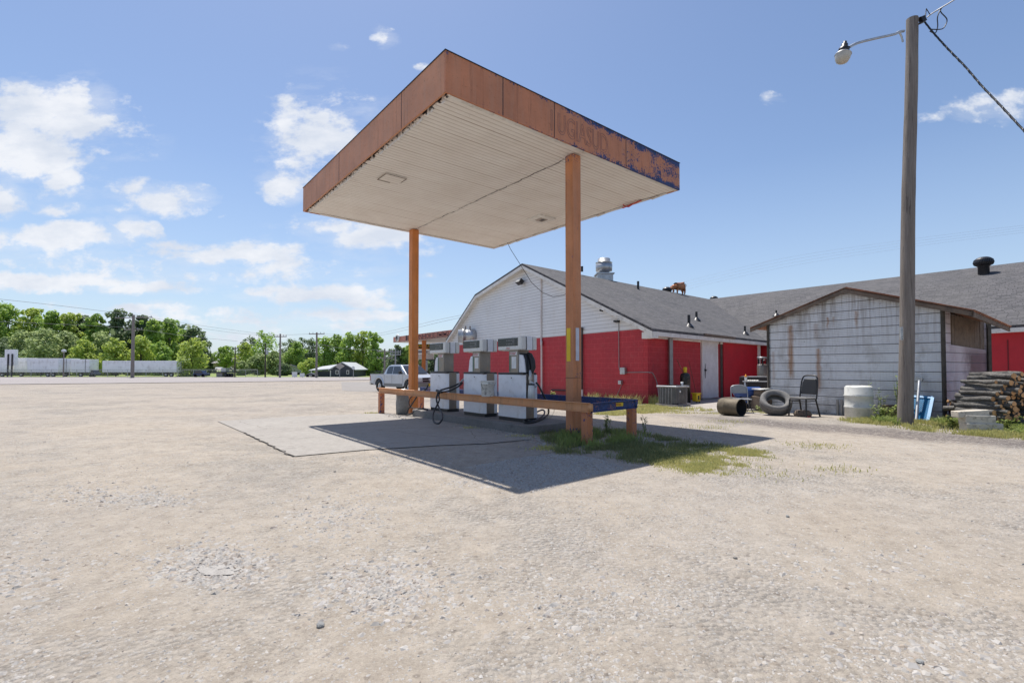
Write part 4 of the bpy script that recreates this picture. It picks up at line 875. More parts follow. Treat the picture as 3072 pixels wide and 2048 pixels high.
wire('service_cable', [PA(1245, 250, -.05), PA(1350, 380, -.2), PA(1500, 545, -.4), PA(1700, 750, -.7), PA(1880, 960, -1.0), PA(2110, 1200, -1.4), PA(2352, 1460, -1.8), PA(2600, 1700, -2.2)], .017, 'thick black twisted service cable running down right from the pole')
tw = []
for i in range(260):
    f_ = i/259*7; k = int(min(f_, 6)); P_ = [PA(1245, 250, -.05), PA(1350, 380, -.2), PA(1500, 545, -.4), PA(1700, 750, -.7), PA(1880, 960, -1.0), PA(2110, 1200, -1.4), PA(2352, 1460, -1.8), PA(2600, 1700, -2.2)]
    p = P_[k].lerp(P_[k+1], f_-k); a = i*.55; tw.append(p + Vector((math.cos(a)*.018, 0, math.sin(a)*.018)))
tag(MB().tube(tw, .009, 5).build('twisted_wire', M['black']), 'thin wire wound round the thick service cable', 'wire')
wire('overhead_wire', [PA(1270, 195, -.05), PA(1330, 150, -.1), PA(1420, 95, -.2), PA(1590, -10, -.5), PA(1900, -220, -1)], .013, 'wire leaving the pole top to the upper right', 'conduit')
wire('jumper_wire', [PA(1420, 95, -.2), PA(1425, 140, -.2), PA(1490, 215, -.2), PA(1475, 285, -.2), PA(1430, 328, -.2), PA(1310, 330, -.2)], .011, 'outer jumper loop hanging beside the pole top')
wire('jumper_wire', [PA(1440, 80, -.2), PA(1400, 150, -.2), PA(1385, 210, -.2), PA(1388, 300, -.2), PA(1360, 372, -.2), PA(1300, 350, -.2)], .011, 'inner jumper loop hanging beside the pole top')

# ================================================================== things by the building and the shed
def polar(cx, cy, r, a): return Vector((cx + r*math.cos(a), cy + r*math.sin(a)))
# condenser unit
ac = GT(2035, 1219); rzA = math.atan2(sd.y, sd.x) - .10; kA = ac + Vector((sn.x*-.42 + .24, sn.y*-.42 + .1, 0)); kA.z = T(ac.y) - .0
acr = thing('condenser_unit', 'grey louvred air conditioning condenser standing by the red wall', 'air conditioner', (kA.x, kA.y, kA.z), rzA)
S_ = .39
MB().box(-S_-.03, -S_-.03, -.05, S_+.03, S_+.03, .07).build('base_pad', M['pad'], acr)
MB().box(-S_+.07, -S_+.07, .07, S_-.07, S_-.07, .64).build('core', M['rubber'], acr)
lv = MB()
for k in range(24): z = .11 + k*.022; 
for (cx, cy) in ((-1, -1), (1, -1), (1, 1), (-1, 1)):
    for k in range(24):
        z = .11 + k*.022; lv.prism([(cx*S_, cy*(S_-.16), z), (cx*(S_-.07), cy*(S_-.02), z), (cx*(S_-.16), cy*S_, z), (cx*(S_-.16), cy*(S_-.05), z), (cx*(S_-.05), cy*(S_-.16), z)], (0, 0, .008))
lv.build('corner_louvres', M['conduit'], acr)
for face in range(4):
    vb = MB(); R_ = Matrix.Rotation(face*math.pi/2, 4, 'Z')
    for k in range(8):
        x = -.21 + k*.42/7; vb.add([R_ @ Vector(v) for v in MB().box(x-.006, -S_, .08, x+.006, -S_+.02, .63).v], [(0,3,2,1),(4,5,6,7),(0,1,5,4),(1,2,6,5),(2,3,7,6),(3,0,4,7)])
    if face < 4: vb.build('grille', M['galv'], acr)
MB().box(-S_-.01, -S_-.01, .64, S_+.01, S_+.01, .70).build('top_lid', M['galv'], acr, bevel=.02)
MB().lathe([(0, 0), (.04, 0), (.04, .01), (0, .012)], 18, (-.17, -S_-.003, .51), (0, -1, 0)).build('badge', M['paper'], acr)
MB().lathe([(.28, .701), (.30, .715), (.0, .72)], 24).build('fan_grille', M['black'], acr)
cpv = Vector((kA.x, kA.y, kA.z+.70)) + Vector((.28*sd.x + .2*sn.x, .28*sd.y + .2*sn.y, 0))
tag(MB().lathe([(0, 0), (.032, 0), (.045, .12), (.042, .12), (.03, .01)], 16, cpv).build('paper_cup', M['paper']), 'white paper cup standing on the condenser unit', 'cup')
pg = Vector(SP(2056, 1190, .55)); gp_ = thing('propane_tank', 'stout black propane tank with yellow valve cap behind the condenser', 'gas tank', (pg.x, pg.y, T(pg.y)))
M['sootytank'] = simple('sooty_tank', (.03, .032, .03), .5, .2, (.20, .16, .12), 5, .6, var=.5)
MB().lathe([(0, 0), (.19, 0), (.19, .98), (.17, 1.08), (.09, 1.14), (0, 1.15)], 24).build('tank_body', M['sootytank'], gp_)
MB().lathe([(.06, 1.13), (.07, 1.15), (.055, 1.2), (.072, 1.24), (.072, 1.33), (.05, 1.36), (0, 1.36)], 16).build('valve_cap', M['yellow'], gp_)
a, b = SP(2031, 1078, .1), SP(2050, 1118, .45); tag(MB().tube([a, b, b + (b-a).normalized()*.5], .012, 6).build('wooden_stick', simple('stick_wood', (.30, .17, .09), .7)), 'pale wooden stick leaning behind the propane tank', 'stick')
a, b = SP(2066, 1080, .1), SP(2088, 1178, .5); tag(MB().tube([a, b], .010, 6).build('wooden_stick', simple('brown_stick', (.16, .07, .045), .7)), 'thin dark brown stick rising from the yellow bucket', 'stick')
mb_ = GT(2089, 1208); mp = thing('mop_bucket', 'yellow plastic mop bucket between the condenser and the white door', 'bucket', tuple(mb_), .4)
MB().prism([(-.10, -.12, .05), (.10, -.12, .05), (.10, .12, .05), (-.10, .12, .05)], (0, 0, .30)).xf(Matrix.Identity(4)).build('tub', M['yellow'], mp, bevel=.03)
MB().box(-.13, -.14, .34, .13, .14, .38).build('rim', M['yellow'], mp, bevel=.01)
MB().box(-.04, -.124, .12, .04, -.121, .28).build('warning_mark', M['black'], mp)
for x in (-.07, .07): MB().cyl((x, -.1, .025), (x, -.07, .025), .025).build('wheel', M['black'], mp)
# stainless smoker column and black grill box behind the chairs
tk = GT(2240, 1225); Yg = 15.3
def gat(x, y, Y=None): return At(2120 + x/5.345, 1040 + y/5.345, Y or Yg)
c0 = gat(900, 485, 16.2); tkk = thing('steel_tank', 'tall shiny stainless cylinder with a ring collar beside the shed corner', 'gas cylinder', (c0.x, c0.y, T(16.2)))
hz_ = c0.z - T(16.2)
MB().lathe([(0, 0), (.17, 0), (.17, hz_+.38), (.15, hz_+.43), (0, hz_+.44)], 26).build('cylinder', M['steel'], tkk)
MB().lathe([(.145, hz_+.62), (.165, hz_+.62), (.165, hz_+.68), (.145, hz_+.68), (.145, hz_+.62)], 24).build('ring_collar', M['galv'], tkk)
tv = MB()
for k in range(3): a = 2*math.pi*k/3; tv.box(.145*math.cos(a)-.02, .145*math.sin(a)-.02, hz_+.40, .145*math.cos(a)+.02, .145*math.sin(a)+.02, hz_+.63)
tv.tube([(0, 0, hz_+.42), (0, 0, hz_+.55), (.08, 0, hz_+.56)], .03, 8); tv.build('valve', M['black_metal'], tkk)
gl = thing('grill_cabinet', 'black grill cabinet with a folding side shelf beside the shed', 'grill', (gat(850, 900).x, Yg, T(Yg)))
a = gat(640, 485); b = gat(1000, 660); MB().box(a.x, Yg-.05, b.z, b.x, Yg+.5, a.z).build('firebox', M['black_metal'], gl, world=True, bevel=.01)
MB().box(a.x+.05, Yg, T(Yg), b.x, Yg+.45, b.z-.002).build('stand', M['black'], gl, world=True)
a = gat(510, 545); b = gat(992, 560); MB().prism([(a.x, Yg-.30, a.z), (b.x, Yg-.35, a.z), (b.x, Yg-.055, a.z), (a.x+.1, Yg-.055, a.z)], (0, 0, -.025)).build('side_shelf', M['galv'], gl, world=True)
a = gat(665, 485); b = gat(990, 485); MB().box(a.x, Yg-.08, a.z+.003, b.x, Yg+.5, a.z+.02).build('top_plate', M['galv'], gl, world=True)
a = gat(612, 565, Yg-.2); b = gat(622, 640, Yg-.2); MB().cyl(a, b, .025).build('shelf_bracket', M['cream_plastic'], gl, world=True)
bo_ = gat(628, 542, Yg-.2); bt = thing('squeeze_bottle', 'small white bottle with orange cap on the grill shelf', 'bottle', tuple(bo_))
MB().lathe([(0, 0), (.035, 0), (.035, .10), (.03, .12)], 14).build('body', M['paper'], bt); MB().lathe([(.034, .115), (.036, .13), (.03, .16), (.012, .175), (.01, .20), (0, .20)], 14).build('cap', M['orangecap'], bt)
rg = gat(740, 545, Yg-.2); rm = MB(); 
for k in range(7): rm.lathe([(0, .03), (.03, .025), (.045, .0)], 7, rg + Vector(((k-3)*.045, random.uniform(-.04, .04), 0)))
tag(rm.build('rag', M['bucket']), 'crumpled pale rag lying on the grill shelf', 'rag')
# folding chair (back to the left, seat to the viewer)
def chair_frame(nm, lab, Y, cx_px, w, zs, zb, mats, seatd, cat='chair', rz=0):
    p = At(cx_px, 1200, Y); r = thing(nm, lab, cat, (p.x, Y, T(Y)), rz); return r
fc = GT(2228, 1238); fcr = thing('folding_chair', 'grey metal folding chair with rounded back beside the grill', 'chair', tuple(fc), -.12)
sw_, sh_ = .23, .38
MB().prism([(-sw_+.02, -.16, sh_), (sw_-.02, -.16, sh_), (sw_, .18, sh_), (-sw_, .18, sh_)], (0, 0, .03)).build('seat', M['galv'], fcr, bevel=.01)
arc = [(-sw_, .24, .25), (-sw_, .26, .55), (-sw_, .28, .68)] + [(-sw_*math.cos(a), .30, .70 + .09*math.sin(a)) for a in [math.pi*k/10 for k in range(1, 10)]] + [(sw_, .28, .68), (sw_, .26, .55), (sw_, .24, .25)]
MB().tube(arc, .013, 8).build('back_frame', M['galv'], fcr)
MB().prism([(-sw_+.01, .285, .55), (sw_-.01, .285, .55), (sw_-.01, .295, .70), (sw_*.6, .30, .78), (-sw_*.6, .30, .78), (-sw_+.01, .295, .70)], (0, .012, 0)).build('backrest', M['conduit'], fcr)
for s in (-1, 1):
    MB().tube([(s*sw_, .24, .26), (s*sw_, -.22, 0)], .012, 6).build('leg', M['black_metal'], fcr); MB().tube([(s*(sw_-.02), -.12, .38), (s*(sw_-.02), .26, 0)], .012, 6).build('leg', M['black_metal'], fcr)
# blue tank, boxes and engine junk behind the folding chair
bt2 = At(2245, 1200, 14.9); bl = thing('blue_tank', 'small shiny blue metal tank lying behind the folding chair', 'tank', (bt2.x, 14.9, T(14.9)))
MB().lathe([(0, -.45), (.12, -.42), (.17, -.33), (.17, .33), (.12, .42), (0, .45)], 22, (0, 0, .55), (1, 0, 0)).build('tank', M['bluetank'], bl); MB().box(-.3, -.12, 0, -.26, .12, .42).build('leg', M['black_metal'], bl); MB().box(.26, -.12, 0, .3, .12, .42).build('leg', M['black_metal'], bl)
bs_ = GT(2235, 1228); bsk = thing('blue_bucket', 'dark blue bucket with weeds under the folding chair', 'bucket', (bs_.x+.12, bs_.y+.45, bs_.z)); MB().lathe([(0, 0), (.17, .02), (.2, .24), (.19, .24), (.15, .03)], 20).build('pail', M['bluetank'], bsk)
jk = thing('engine_block', 'greasy old engine block with rags beside the leaning tyre', 'engine part', (At(2285, 1200, 14.6).x, 14.6, T(14.6)), .3)
jm = MB(); jm.box(-.22, -.2, .05, .22, .2, .45); jm.lathe([(.14, -.26), (.14, -.2), (.05, -.2)], 14, (0, 0, .3), (0, 1, 0)); jm.box(-.16, -.15, .45, .15, .15, .62); jm.build('block', M['wood_old'], jk, bevel=.02)
rgm = MB().prism([(-.25, -.22, .63), (.1, -.24, .66), (.28, -.15, .6), (.22, .15, .64), (-.2, .18, .65)], (0, 0, .03)); rgm.prism([(.05, -.245, .62), (.24, -.24, .60), (.20, -.26, .28)], (0, .015, 0)); rgm.build('rag', M['bucket'], jk)
for (x, y, w, h, lab) in ((2178, 1205, .35, .15, 'low pale crate stack left of the folding chair'), (2192, 1190, .28, .22, 'grey cardboard box behind the lying steel drum')):
    b_ = At(x, y, 15.2); bx = thing('box', lab, 'box', (b_.x, 15.2, T(15.2)), .2); MB().box(-w/2, -.15, 0, w/2, .15, h+.12).build('carton', M['bucket'], bx, bevel=.008); MB().box(-w/2-.01, -.16, h+.121, w/2+.01, .16, h+.15).build('lid', M['wood_old'], bx)
# steel drum lying on its side
dm = GT(2200, 1247); dr = thing('steel_drum', 'rusty open steel drum lying on the gravel by the folding chair', 'drum', (dm.x, dm.y+.1, dm.z), 0)
dax = Vector((.50, -.86, 0)).normalized(); rD = .225
M['drum'] = simple('rusty_drum', (.13, .105, .07), .65, .3, (.08, .06, .045), 5, .7, .3, 30)
MB().lathe([(0, -.29), (rD-.01, -.29), (rD, -.27), (rD, -.1), (rD+.008, -.09), (rD, -.08), (rD, .27), (rD+.006, .29), (rD-.012, .29)], 30, (0, 0, rD), dax).build('shell', M['drum'], dr)
MB().lathe([(rD-.012, .288), (rD-.015, -.26), (0, -.26)], 30, (0, 0, rD), dax).build('inner_shade', M['rubber'], dr)  # near-black lining: the shade inside the drum is put into the colour
# leaning truck tyre
tr_ = GT(2335, 1246); ty = thing('tyre', 'large worn truck tyre leaning against the shed wall', 'tyre', (tr_.x, tr_.y+.12, tr_.z))
Ro, Ri_, wd = .385, .22, .16
tax = Vector((-.22, -.60, .77)).normalized()
prof = [(Ri_, -.07), (Ri_+.02, -.10), (Ri_+.08, -wd), (Ro-.04, -wd+.005), (Ro-.008, -wd+.03), (Ro, -.06), (Ro+.003, 0), (Ro, .06), (Ro-.008, wd-.03), (Ro-.04, wd-.005), (Ri_+.08, wd), (Ri_+.02, .10), (Ri_, .07), (Ri_+.03, .05), (Ro-.05, .07), (Ro-.05, -.07), (Ri_+.03, -.05), (Ri_, -.07)]
M['tyre'] = simple('dusty_tyre', (.16, .155, .15), .85, 0, (.07, .065, .06), 12, .6, .3, 60)
MB().lathe(prof, 44, (0, 0, .33), tax).build('casing', M['tyre'], ty)
grv = MB()
for off in (-.06, -.02, .02, .06): grv.lathe([(Ro+.004, off-.005), (Ro+.0045, off+.005)], 44, (0, 0, .33), tax)
grv.build('tread_grooves', M['rubber'], ty)
# black stacking chair
bc = GT(2416, 1250); bcr = thing('stacking_chair', 'black padded stacking chair standing before the shed wall', 'chair', tuple(bc + Vector((-.0,.1,0))), -1.1)
MB().prism([(-.22, -.22, .44), (.22, -.22, .44), (.20, .22, .43), (-.20, .22, .43)], (0, 0, .055)).build('seat', M['tyre'], bcr, bevel=.02)
MB().prism([(-.20, .235, .56), (.20, .235, .56), (.19, .29, .86), (.15, .31, .96), (-.15, .31, .96), (-.19, .29, .86)], (0, .045, 0)).build('backrest', M['black'], bcr, bevel=.02)
MB().tube(smooth([(-.215, .22, .45), (-.215, .25, .6), (-.205, .30, .9), (-.15, .33, 1.03), (0, .335, 1.05), (.15, .33, 1.03), (.205, .30, .9), (.215, .25, .6), (.215, .22, .45)], 4), .018, 8).build('back_frame', M['black_metal'], bcr)
for s in (-1, 1):
    MB().tube([(s*.21, -.20, .44), (s*.225, -.23, 0)], .021, 8).build('leg', M['black_metal'], bcr); MB().tube([(s*.21, .20, .45), (s*.235, .33, 0)], .021, 8).build('leg', M['black_metal'], bcr)
MB().tube([(-.215, -.2, .40), (.215, -.2, .40)], .011, 6).build('stretcher', M['black_metal'], bcr); MB().tube([(-.215, .2, .40), (-.215, -.2, .40)], .011, 6).build('stretcher', M['black_metal'], bcr); MB().tube([(.215, .2, .40), (.215, -.2, .40)], .011, 6).build('stretcher', M['black_metal'], bcr)
# bag and litter under it
bg = MB(); 
for k in range(8): a = k*.8; bg.lathe([(0, .16), (.07, .13), (.11, .05), (.09, 0)], 8, bc + Vector((.05+.12*math.cos(a), .2+.08*math.sin(a), 0)))
tag(bg.build('rag_heap', M['wood_old']), 'dark crumpled sack heaped under the black chair', 'sack')
tag(MB().lathe([(0, .03), (.05, .028), (.06, 0)], 9, bc + Vector((.0, -.12, 0))).build('litter', M['redink']), 'crumpled red and white litter on the ground under the black chair', 'litter')
# two thin upright pipes, white barrel
for x, lab in ((2512, 'left grey upright pipe between chair and barrel'), (2524, 'right grey upright pipe beside the white barrel')):
    a = FS(x, 1198, .08); tag(MB().cyl(V3(a, T(a.y)-.1), a, .03).build('metal_pipe', M['conduit']), lab, 'pipe')
ba = GT(2580, 1257); bar = thing('plastic_barrel', 'white plastic barrel with two moulded ribs before the shed', 'barrel', tuple(ba + Vector((.12, .2, 0))))
M['barrelp'] = simple('milky_plastic', (.60, .60, .56), .35, 0, (.33, .33, .30), 3, .6)
rB_ = .295; MB().lathe([(0, 0), (rB_-.03, 0), (rB_, .04), (rB_, .25), (rB_+.014, .265), (rB_+.014, .29), (rB_, .305), (rB_, .53), (rB_+.014, .545), (rB_+.014, .57), (rB_, .585), (rB_-.005, .76), (rB_-.04, .80), (rB_-.06, .79), (rB_-.07, .77), (0, .77)], 36).build('drum', M['barrelp'], bar)
# blue mesh crate leaning behind the pole, metal prop
def LP(x, y, off): return FS(2480 + x/3.973, 1080 + y/3.973, off)
M['bluep'] = simple('blue_plastic', (.015, .20, .42), .4, 0, (.01, .10, .22), 5, .5)
c = [LP(960, 430, .25), LP(1265, 450, .25), LP(1200, 765, .75), LP(960, 750, .75)]
cr = thing('mesh_crate', 'bright blue plastic mesh crate leaning on the shed behind the pole', 'crate', (c[3].x, c[3].y, 0))
ex, ey = (c[1]-c[0]), (c[3]-c[0]); nn_ = ex.cross(ey).normalized()*.10
def cp_(u, v): return (c[0]*(1-u)+c[1]*u)*(1-v) + (c[3]*(1-u)+c[2]*u)*v
rim = MB()
for (u0, v0, u1, v1) in ((0,0,1,0),(1,0,1,1),(1,1,0,1),(0,1,0,0)): rim.beam(cp_(u0, v0), cp_(u1, v1), .06, .05, up=nn_)
rim.build('rim', M['bluep'], cr, world=True)
ms = MB(); k_ = 12
for i in range(-k_, k_):
    for sgn in (1, -1):
        pts = []
        for j in range(0, 25):
            v = j/24; u = (i/k_ + v*sgn*1.2) if sgn == 1 else (i/k_ + 1 - v*1.2 + .2)
            if 0 <= u <= 1: pts.append(cp_(u, v))
        if len(pts) > 1: ms.beam(pts[0], pts[-1], .010, .010)
ms.build('mesh', M['bluep'], cr, world=True)
bx_ = MB().prism([cp_(.02, .02), cp_(.98, .02), cp_(.98, .98), cp_(.02, .98)], tuple(-nn_*1.2 if nn_.y < 0 else nn_*1.2)); bx_.build('back_panel', simple('deep_blue', (.01, .07, .16), .5), cr, world=True)
jp_ = thing('metal_prop', 'pale metal jack pole leaning against the blue crate', 'metal pole', tuple(GT(2748, 1268)))
MB().cyl(LP(1065, 740, .85), LP(1105, 240, .22), .03).build('tube', M['galv'], jp_, world=True); MB().beam(LP(1070, 215, .2), LP(1145, 235, .2), .10, .07).build('head_plate', M['galv'], jp_, world=True)
bb2 = LP(750, 560, .2); tag(MB().box(bb2.x-.17, bb2.y-.03, T(bb2.y), bb2.x+.17, bb2.y+.03, bb2.z+.06).build('rusty_board', M['wood_old'], bevel=.01), 'dark board propped between white barrel and pole', 'board')
rs_ = GT(2857, 1262); tag(MB().box(rs_.x-.03, rs_.y, rs_.z-.1, rs_.x+.05, rs_.y+.06, rs_.z+.34).build('rusty_stake', M['redpipe']), 'short red-brown stake between the shed corner and the beams', 'stake')
# split beams
M['splitwood'] = simple('split_wood', (.54, .49, .41), .85, 0, (.12, .09, .06), 5, .7, .6, 18)
def QP(x, y, Y): return At(2480 + x/3.973, 1080 + y/3.973, Y)
for (x0, y0, x1, y1, h, Y, lab) in ((1625, 795, 2055, 800, .22, 9.38, 'long squared timber lying at the bottom of the small stack'), (1612, 705, 1970, 712, .25, 9.42, 'cracked squared timber in the middle of the small stack'), (1525, 645, 1890, 625, .17, 9.47, 'tilted squared timber on top of the small stack')):
    a, b = QP(x0, y0, Y), QP(x1, y1, Y-.1); tag(MB().beam(a, b, .22, h*.72).build('timber_beam', M['splitwood'], bevel=.012), lab, 'timber', 'squared timbers stacked by the firewood')
# firewood: every log is a thing
M['bark2'] = simple('log_bark', (.105, .098, .09), .9, 0, (.30, .29, .26), 9, .6, .9, 26, .4)
M['cut'] = simple('cut_log_end', (.55, .30, .13), .8, 0, (.30, .15, .07), 12, .6, var=.2)
logs = []
def logmesh(ln, r, sd_):
    rr = random.Random(sd_); m = MB(); n = 11; ring = [(.86 + .28*rr.random())*r for _ in range(n)]; P_ = []
    for i in range(5):
        x = ln*i/4; cx, cz = (.02*rr.uniform(-1, 1) if 0 < i < 4 else 0), (.02*rr.uniform(-1, 1) if 0 < i < 4 else 0)
        P_ += [(cx + ring[k]*math.cos(2*math.pi*k/n), -x, cz + ring[k]*math.sin(2*math.pi*k/n)) for k in range(n)]
    m.add(P_, [(i*n+k, (i+1)*n+k, (i+1)*n+(k+1) % n, i*n+(k+1) % n) for i in range(4) for k in range(n)], True)
    e = MB(); e.add([(0, -ln-.012, 0)] + [(p[0]*.98, p[1]-.002, p[2]*.98) for p in P_[4*n:]], [(0, 1+(k+1) % n, 1+k) for k in range(n)]); e2 = MB(); e2.add([(0, .012, 0)] + [(p[0]*.98, .002, p[2]*.98) for p in P_[:n]], [(0, 1+k, 1+(k+1) % n) for k in range(n)])
    return m, e, e2
protos = []
for i in range(9):
    m, e, e2 = logmesh(.72 + .07*(i % 3), .036 + .008*(i % 4), i)
    r = thing('firewood_log', 'bark-covered log with a pale cut end in the firewood pile beside the shed', 'log', (0, 0, 0), 0, 'logs in the firewood pile'); bk0 = m.build('bark', M['bark2'], r); e.build('cut_end', M['cut'], r); e2.build('cut_end', M['cut'], r); protos.append([r, False])
wx, wy = 9.86, 9.66; axr = math.atan2(.30, 1) ; k = 0
for row in range(15):
    z = T(10) + .05 + row*.074; x0 = -.16 + (.10 if row > 5 else 0) + .05*(row % 2) + (.18 if row > 9 else 0)
    ncol = 15 if row < 9 else 12
    for cc_ in range(ncol):
        x = x0 + cc_*.098 + random.uniform(-.018, .018); top = 1.10 - max(0, (cc_-9))*.09 - max(0, (2-cc_))*.05
        if z > top: continue
        pr = protos[k % 9]; L_ = (wx + x - .12, wy + .12*x + .82 + random.uniform(-.10, .10), z + random.uniform(-.01, .01))
        rz_ = .16 + random.uniform(-.16, .16)
        if not pr[1]: pr[0].location = L_; pr[0].rotation_euler = (random.uniform(-.05, .05), random.uniform(0, 6), rz_); pr[1] = True; o = pr[0]
        else: o = dup(pr[0], L_, rz_); o.rotation_euler = (random.uniform(-.06, .06), random.uniform(0, 6), rz_)
        k += 1
# slanted tail of logs at the pile's left foot
for i in range(12):
    f_ = i/11; L_ = (wx + .05 - .25*random.random(), wy + .85 + .35*random.random(), T(10) + .07 + .42*random.random()); o = dup(protos[i % 9][0], L_, .9 + random.uniform(-.15, .2), 'log sliding down the left foot of the firewood pile'); o.rotation_euler = (-.25 + random.uniform(-.2, .1), random.uniform(0, 6), .9 + random.uniform(-.2, .2))

# ================================================================== pig figure on the roof ridge
pgp = ridgept(2036, 882); hd_ = Vector((-(RE-rk[1]).x, -(RE-rk[1]).y)).normalized(); rzp = math.atan2(hd_.y, hd_.x)
SPG = 1.05
pig = thing('pig_statue', 'bronze-brown pig figure standing on the roof ridge beside a turbine vent', 'pig statue', (pgp.x, pgp.y, pgp.z-.05), math.radians(203))
def skin(name, pts, edges, radii, mat, parent, sub=2):
    me = bpy.data.meshes.new(name); me.from_pydata(pts, edges, []); o = bpy.data.objects.new(name, me); COL.objects.link(o); o.parent = parent
    md = o.modifiers.new('s', 'SKIN'); sv = me.skin_vertices[0].data
    for i, r in enumerate(radii): sv[i].radius = r if isinstance(r, tuple) else (r, r)
    sv[0].use_root = True; ss = o.modifiers.new('u', 'SUBSURF'); ss.levels = sub; ss.render_levels = sub; me.materials.append(mat)
    for p in me.polygons: p.use_smooth = True
    md.use_smooth_shade = True; return o
S = SPG
pp_ = [(0, 0, .60), (-.30, 0, .60), (-.47, 0, .56), (.28, 0, .58), (.46, 0, .50), (.58, 0, .40), (.70, 0, .32),
       (.22, .13, .40), (.24, .14, .20), (.25, .14, .02), (.30, -.13, .40), (.34, -.14, .20), (.35, -.14, .02),
       (-.36, .14, .42), (-.42, .15, .22), (-.38, .15, .02), (-.42, -.14, .42), (-.50, -.15, .22), (-.46, -.15, .02)]
ed = [(0, 1), (1, 2), (0, 3), (3, 4), (4, 5), (5, 6), (3, 7), (7, 8), (8, 9), (3, 10), (10, 11), (11, 12), (1, 13), (13, 14), (14, 15), (1, 16), (16, 17), (17, 18)]
rd = [.27, .26, .20, .24, .18, .12, .065, .10, .055, .05, .10, .055, .05, .13, .06, .05, .13, .06, .05]
skin('body', [tuple(c*S for c in p) for p in pp_], ed, [r*S for r in rd], M['copper'], pig)
er = MB()
for s in (-1, 1): er.prism([(.50*S, s*.06*S, .54*S), (.58*S, s*.16*S, .56*S), (.66*S, s*.12*S, .44*S)], (0, 0, .02*S))
er.build('ears', M['copper'], pig); MB().tube(smooth([(-.64*S, 0, .62*S), (-.68*S, .02, .70*S), (-.64*S, -.03, .74*S), (-.62*S, .02, .80*S)], 3), .015*S, 6).build('tail', M['black_metal'], pig)

# ================================================================== pickup truck
M['silver'] = simple('silver_paint', (.50, .53, .58), .28, .45, (.42, .38, .32), 1.6, .35, var=.05)
M['cladding'] = simple('grey_cladding', (.22, .22, .21), .6, 0, (.30, .25, .18), 2, .5)
M['tail'] = simple('tail_lamp', (.35, .02, .02), .2); M['headlamp'] = simple('headlamp', (.55, .58, .6), .12)
rw = GT(1141, 1174); hdg = math.radians(-42)
tk_ = thing('pickup_truck', 'silver four-door pickup truck parked on the lot behind the far canopy column', 'truck', (rw.x, rw.y, rw.z), hdg)
# local: x forward from the rear axle, y to the left, the right side wheels stand at y = 0
def body(poly, y0, y1, inset=0, ztap=None):
    m = MB(); n = len(poly)
    def yy(z, side): 
        t_ = 0 if ztap is None else max(0, (z - ztap[0])/(ztap[1]-ztap[0]))*inset
        return (y0 + t_) if side == 0 else (y1 - t_)
    vs = [(x, yy(z, 0), z) for x, z in poly] + [(x, yy(z, 1), z) for x, z in poly]
    m.add(vs, [tuple(range(n)), tuple(range(2*n-1, n-1, -1))] + [((i+1) % n, i, n+i, n+(i+1) % n) for i in range(n)]); return m
W0, W1 = -.12, 1.68
def arch(cx, r=.46, n=9): return [(cx + r*math.cos(math.pi*(1 - k/(n-1)))*-1, .42 + r*math.sin(math.pi*k/(n-1))) for k in range(n)]
low = [(-1.02, .55), (-1.05, 1.02), (-1.0, 1.12), (.55, 1.13), (2.95, 1.14), (3.75, 1.07), (4.02, .96), (4.08, .78), (4.06, .48), (3.66, .46)] + [(3.2 + .46*math.cos(a), .42 + .46*math.sin(a)) for a in [math.pi*k/8 for k in range(0, 9)]] + [(2.7, .44), (.5, .44)] + [(.46*math.cos(a), .42 + .46*math.sin(a)) for a in [math.pi*k/8 for k in range(0, 9)]] + [(-.5, .5)]
body(low, W0, W1).build('body', M['silver'], tk_, bevel=.03)
MB().box(-.98, W0+.07, .60, .50, W1-.07, 1.16).build('cargo_bed', M['black'], tk_)
bedr = MB(); bedr.box(-1.03, W0-.005, 1.12, .52, W0+.075, 1.165); bedr.box(-1.03, W1-.075, 1.12, .52, W1+.005, 1.165); bedr.build('bed_rail', M['cladding'], tk_)
cab = body([(.50, 1.12), (.66, 1.45), (.90, 1.69), (1.15, 1.735), (2.05, 1.735), (2.25, 1.68), (2.98, 1.13)], W0+.03, W1-.03, .16, (1.12, 1.74)).build('cab', M['silver'], tk_, bevel=.03)
def glass(poly, off=.012):
    P_ = []
    for x, z in poly: P_.append((x, W0+.03 + max(0, (z-1.12)/.62)*.16 - off, z))
    return MB().prism(P_, (0, .01, 0))
glass([(.80, 1.17), (.86, 1.50), (1.0, 1.63), (1.42, 1.64), (1.42, 1.17)]).build('rear_window', M['carglass'], cab); glass([(1.50, 1.17), (1.50, 1.64), (2.12, 1.635), (2.58, 1.20), (2.58, 1.17)]).build('front_window', M['carglass'], cab)
ws = MB(); ws.add([(2.93, W0+.12, 1.185), (2.93, W1-.12, 1.185), (2.30, W1-.24, 1.665), (2.30, W0+.24, 1.665)], [(0, 1, 2, 3)]); 
for i, v in enumerate(ws.v): ws.v[i] = v + Vector((.022, 0, .026))
ws.build('windscreen', M['carglass'], cab)
rr_ = MB(); 
for y in (.25, 1.3): rr_.tube([(1.1, y, 1.755), (2.0, y, 1.755)], .018, 6)
rr_.build('roof_rack', M['black_metal'], cab)
